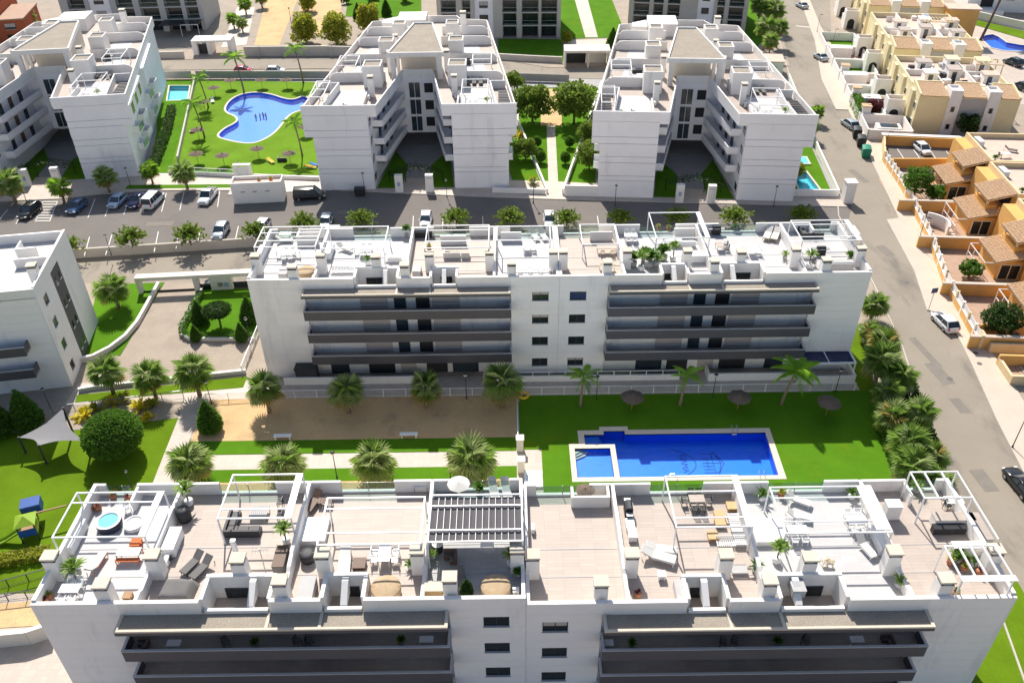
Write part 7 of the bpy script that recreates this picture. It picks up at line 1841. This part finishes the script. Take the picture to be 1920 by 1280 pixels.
put('wcab', None, 'white bar cabinet along the right wall', ZD(820,490), 7); put('wl2', None, 'white lounger next to the bar cabinet', ZD(735,520), 7, 20); put('dcb', mk_chair('bamboo', 'fabric_light'), 'left folding chair by the chimney', ZD(500,605), 7, 190); put('dcb', None, 'right folding chair by the chimney', ZD(530,612), 7, 170)
put('gch', mk_cabinet(.9, 1.5, .8, 'pot_grey', 'pot_grey', 1), 'grey box at the light well', ZD(337,745), 7); pot('spike', 'dark plant at the front right', ZD(925,730), 7)
put('wcab2', mk_cabinet(1.1, .8, 1.5, 'white_wall', 'white_wall', 1), 'white store box at the partition', ZD(875,330), 8)
put('bbq', mk_cabinet(3.0, .8, .95, 'white_wall', 'tile_beige', 4, 'outdoor_kitchen'), 'beige outdoor kitchen counter', ZD(1225,375), 8); put('bbq2', mk_cabinet(.8, 2.6, .95, 'white_wall', 'tile_beige', 1, 'outdoor_kitchen'), 'side counter of the outdoor kitchen', ZD(1375,430), 8)
put('dkcab', mk_cabinet(2.4, .5, .7, 'plastic_black', 'plastic_black', 3), 'black fridge row under the counter', ZD(1205,420), 8)
for i, (x, y, k) in enumerate(((1220,600,'gold'),(1265,590,'bush'),(1310,600,'terra'),(1350,610,'white'),(1385,660,'red'),(1300,635,'gold'),(1250,570,'spike'))): pot(k, ORD[i] + ' potted plant below the corner pergola', ZD(x, y), 8, .95)
put('wbox', mk_cabinet(2.2, .6, 1.1, 'white_wall', 'white_wall', 2), 'long white planter box under the corner pergola', ZD(1300,545), 8); put('wts', None, 'pale table in the rear corner', ZD(1230,270), 8); put('dc', None, 'dark chair in the rear corner', ZD(1200,285), 8, 30); pot('spike', 'plant at the rear corner post', ZD(1025,190), 8)
pot('terra', 'terracotta trough at the front parapet', ZD(1250,785), 8)
# --- far block
dining('white dining table', M2(315,350), 11, 0, 6); put('wl2', None, 'white lounger under the frame', M2(290,260), 11, 90); put('wts', None, 'white low table under the frame', M2(300,240), 11); put('tubc', None, 'tan covered hot tub by the partition', M2(420,455), 11); put('kit', None, 'white counter along the left wall', M2(160,350), 11); put('gch', None, 'grey box at the front parapet', M2(290,460), 11)
dining('long white dining table', M2(765,330), 12, 0, 6); put('wl2', None, 'left white lounger', M2(640,310), 12, 60); put('rack', None, 'white slatted bench at the front', M2(625,440), 12, 90, .8); pot('white', 'leafy pot in the middle', M2(775,392), 12, 1.3); put('wc', None, 'single white chair by the chimney', M2(880,370), 12); put('kit', None, 'white counter along the left partition', M2(555,330), 12); pot('bush', 'tall shrub in the rear right corner', M2(1000,225), 12, 1.2); put('wcab', None, 'white box near the right chimney', M2(930,370), 12, 90, .7); put('bkg', mk_cabinet(1.6,1.0,1.0,'pot_grey','pot_grey',2), 'grey unit at the rear wall', M2(575,215), 12)
put('blk', mk_cabinet(2.2, 1.0, .8, 'plastic_black', 'plastic_black', 2), 'black box in the rear left corner', M2(1095,225), 13); put('sofb', mk_sofa('fabric_light', 'leaf', 1.9, .9, .7), 'beige sofa with green cushions', M2(1262,345), 13); put('bcube', mk_cabinet(.9, .8, .7, 'fabric_light', 'tile_beige', 1), 'beige cube table', M2(1340,345), 13); put('wc', None, 'left white chair', M2(1245,265), 13, 20); put('wc', None, 'right white chair', M2(1290,262), 13, -20); pot('gold', 'pot at the left partition', M2(1130,305), 13); put('wcub', None, 'stool by the partition', M2(1335,275), 13); put('gch', None, 'grey crate at the front', M2(1060,445), 13)
dining('white table with dark chair', M2(1695,310), 14, 90, 2); put('wl2', None, 'left white lounger at the rear', M2(1740,235), 14, 20); put('wl2', None, 'right white lounger at the rear', M2(1790,235), 14, 20)
for i in range(4): put('wc', None, ORD[i] + ' white chair along the front parapet', M2(1655 + 60*i, 440), 14, 180)
put('ac', None, 'white unit by the right partition', M2(1845,420), 14)
dining('beige dining table', M3(300,320), 15, 0, 2, 'ptab2', mk_table(2.2, .9, .74, 'tile_beige', 'fabric_light'), 'dcb', None, 2.2, .9); put('dcb', None, 'left folding chair at the front', M3(270,420), 15, 180); put('dcb', None, 'right folding chair at the front', M3(335,425), 15, 180)
dining('rear white table', M3(440,250), 16, 0, 4); put('sofw', mk_sofa('plastic_white', 'fabric_light', 2.4, 1.6), 'pale corner sofa under the frame', M3(750,270), 16); put('wts', None, 'white low table before the pale sofa', M3(700,280), 16); put('wts2', mk_table(1.6,.9,.74,'glass_blue','white_metal'), 'glass table under the frame', M3(750,205), 16); put('wc', None, 'white chair under the frame', M3(640,275), 16, 40); put('wcab', None, 'white cabinet by the chimney', M3(830,370), 16, 90)
for i, (x, y, k, s) in enumerate(((455,400,'bush',1.5),(500,425,'yucca',1.3),(545,405,'bush',1.8),(590,400,'spike',1.6),(630,365,'bush',1.6),(685,370,'yucca',1.3),(520,370,'bush',1.4),(600,190,'gold',1.0),(660,195,'gold',1.0))): pot(k, ORD[i] + ' plant of the roof jungle, from the left', M3(x, y), 16, s)
put('grill', None, 'dark barbecue at the rear wall', M3(935,215), 17); dining('pale dining table', M3(955,305), 17, 90, 2, 'ptab', None, 'dc', None); dining('white dining table', M3(1140,330), 17, 90, 4); put('wdl', mk_lounger('bamboo', 'fabric_light', 30), 'left beige lounger', M3(1235,230), 17, -25, 1.2); put('wdl', None, 'right beige lounger', M3(1280,235), 17, -25, 1.2); pot('white', 'white pot at the rear', M3(1200,185), 17, 1.1); pot('spike', 'pot at the right partition', M3(1335,360), 17); pot('bush', 'green pot near the glass', M3(1050,195), 17, .8)
put('sofa', None, 'dark sofa under the frame', M3(1480,215), 18, 0, .95); put('grill', None, 'grey barbecue', M3(1540,335), 18); put('wts', None, 'white table', M3(1465,345), 18); pot('yucca', 'dark potted palm', M3(1475,410), 18, 1.2); put('dc', None, 'dark chair by the palm', M3(1500,400), 18); pot('bush', 'round shrub in a pot by the chimney', M3(1710,370), 18, 1.0); put('lidb', mk_cabinet(3.2, .9, .9, 'pot_grey', 'pot_grey', 2), 'long grey covered chest along the front', M3(1640,415), 18); put('wcab', None, 'white box at the frame', M3(1725,230), 18)
# --- balconies of the near block
NT[41], NT[42] = 'on the near block\'s upper left balcony', 'on the near block\'s upper right balcony'
for i, (x, k) in enumerate(((6.8,'s'),(9.0,'t'),(12.6,'c'),(17.6,'c'),(18.4,'c'),(24.8,'p'),(26.6,'t'),(14.6,'p'))):
    for t, xx, zz in ((41, x, 9.0), (42, BW - x - 1.3, 8.31)):
        p = FRONT + Vector((xx, -.55, zz)); lb_ = ORD[i] + ('' if t == 41 else '')
        if k == 's': put('barm', None, lb_ + ' seat, a dark armchair', p, t, 180, .8)
        elif k == 't': put('wts', None, lb_ + ' item, a pale table', p, t, 0, .7)
        elif k == 'c': put('dc', None, lb_ + ' item, a dark chair', p, t, 20*i)
        else: pot('bush', lb_ + ' item, a potted shrub', p, t, .6)
# --- villas: a little of their roof clutter
def on(v, u, w_, z=12.7):
    p = v.matrix_basis @ Vector((u, w_, z)); return p
bpy.context.view_layer.update()
NT[21], NT[22], NT[23] = 'on the left villa\'s roof', 'on the middle villa\'s roof', 'on the street-side villa\'s roof'
for v, t in ((V1, 21), (V2, 22), (V3, 23)):
    dining('right-wing dining table', on(v, 9.8, 4.0), t, 0, 2); put('sofa', None, 'dark corner sofa of the left wing', on(v, -9.6, 2.6), t, 0, .8)
    for i in range(3): put('glo', None, ORD[i] + ' lounger of the right wing from the core', on(v, 8.6 + 1.1*i, 13.2), t, 0)
    put('grill', None, 'barbecue of the rear right terrace', on(v, 8.2, 23.2), t); put('sofa', None, 'dark sofa of the rear left terrace', on(v, -8.8, 22.6), t, 0, .8); put('wts', None, 'white table of the rear left terrace', on(v, -8.5, 19.), t); put('ac', None, 'air conditioner beside the left chimney', on(v, -6.9, 6.6), t, 90); put('ac', None, 'air conditioner beside the right chimney', on(v, 6.9, 6.6), t, -90)
    pot('yucca', 'potted palm of the right wing', on(v, 12.0, 1.6), t); pot('bush', 'potted shrub of the left wing', on(v, -12.4, 1.2), t)
for i, h_ in enumerate(oh[:3]):
    NT[51 + i] = 'on the roof of the ' + ('first', 'second', 'third')[i] + ' orange house'
    bpy.context.view_layer.update(); q = lambda x, y: h_.matrix_basis @ Vector((x, y, 5.96))
    put('wts', None, 'white table', q(8.5, 3.2), 51 + i); put('dc', None, 'dark chair', q(7.6, 3.0), 51 + i, 90); put('glo', None, 'grey lounger', q(10.2, 5.5), 51 + i, 60); put('wcab', None, 'white cabinet', q(6.2, 8.), 51 + i); pot('bush', 'potted shrub', q(6.3, 1.4), 51 + i, .9)
# clutter on the yellow roofs and in gardens
NT[31], NT[32], NT[33] = 'on the nearest yellow roof terrace', 'in the first orange garden', 'on the free-form pool lawn'
put('grill', None, 'covered barbecue', (*off(A, 9.6, 8.), 6.28), 31); put('wts', None, 'white table', (*off(A, 14.6, 8.), 6.28), 31); put('wl2', None, 'white lounger', (*off(A, 4., 11.8), 6.28), 31, 90); pot('bush', 'potted shrub', (*off(A, 10.2, 14.6), 6.28), 31, 1.2)
put('wts', None, 'garden table', G(1765,370), 32); put('dc', None, 'dark garden chair', G(1757,366), 32)
put('blueb', mk_lounger('plastic_white', 'fabric_blue', 15), 'blue sun lounger near the middle villa', G(592,312), 33, 70); put('oranb', mk_lounger('plastic_white', 'fabric_yellow', 15), 'orange sun lounger at the front', G(508,305), 33, 40); put('oranb', None, 'orange lounger next to the blue one', G(583,316), 33, 70); put('wl2', None, 'white lounger left of the pool', G(399,192), 33, 20); put('pinkr', mk_tub(.5, .4, 'car_red', 'fabric_light'), 'pink pool toy at the dividing wall', G(361,249), 33); put('dkch', mk_sofa('plastic_black', 'fabric_grey', 1.6, .9, .6), 'dark pushchair pile near the front right parasol', G(530,302), 33)
pot('terra', 'left pot', (-39.4, 122.9, 3.0), 33, 1.0)['label'] = 'left potted plant on the utility building roof'; pot('gold', 'right pot', (-37.6, 123.2, 3.0), 33, 1.1)['label'] = 'right potted plant on the utility building roof'
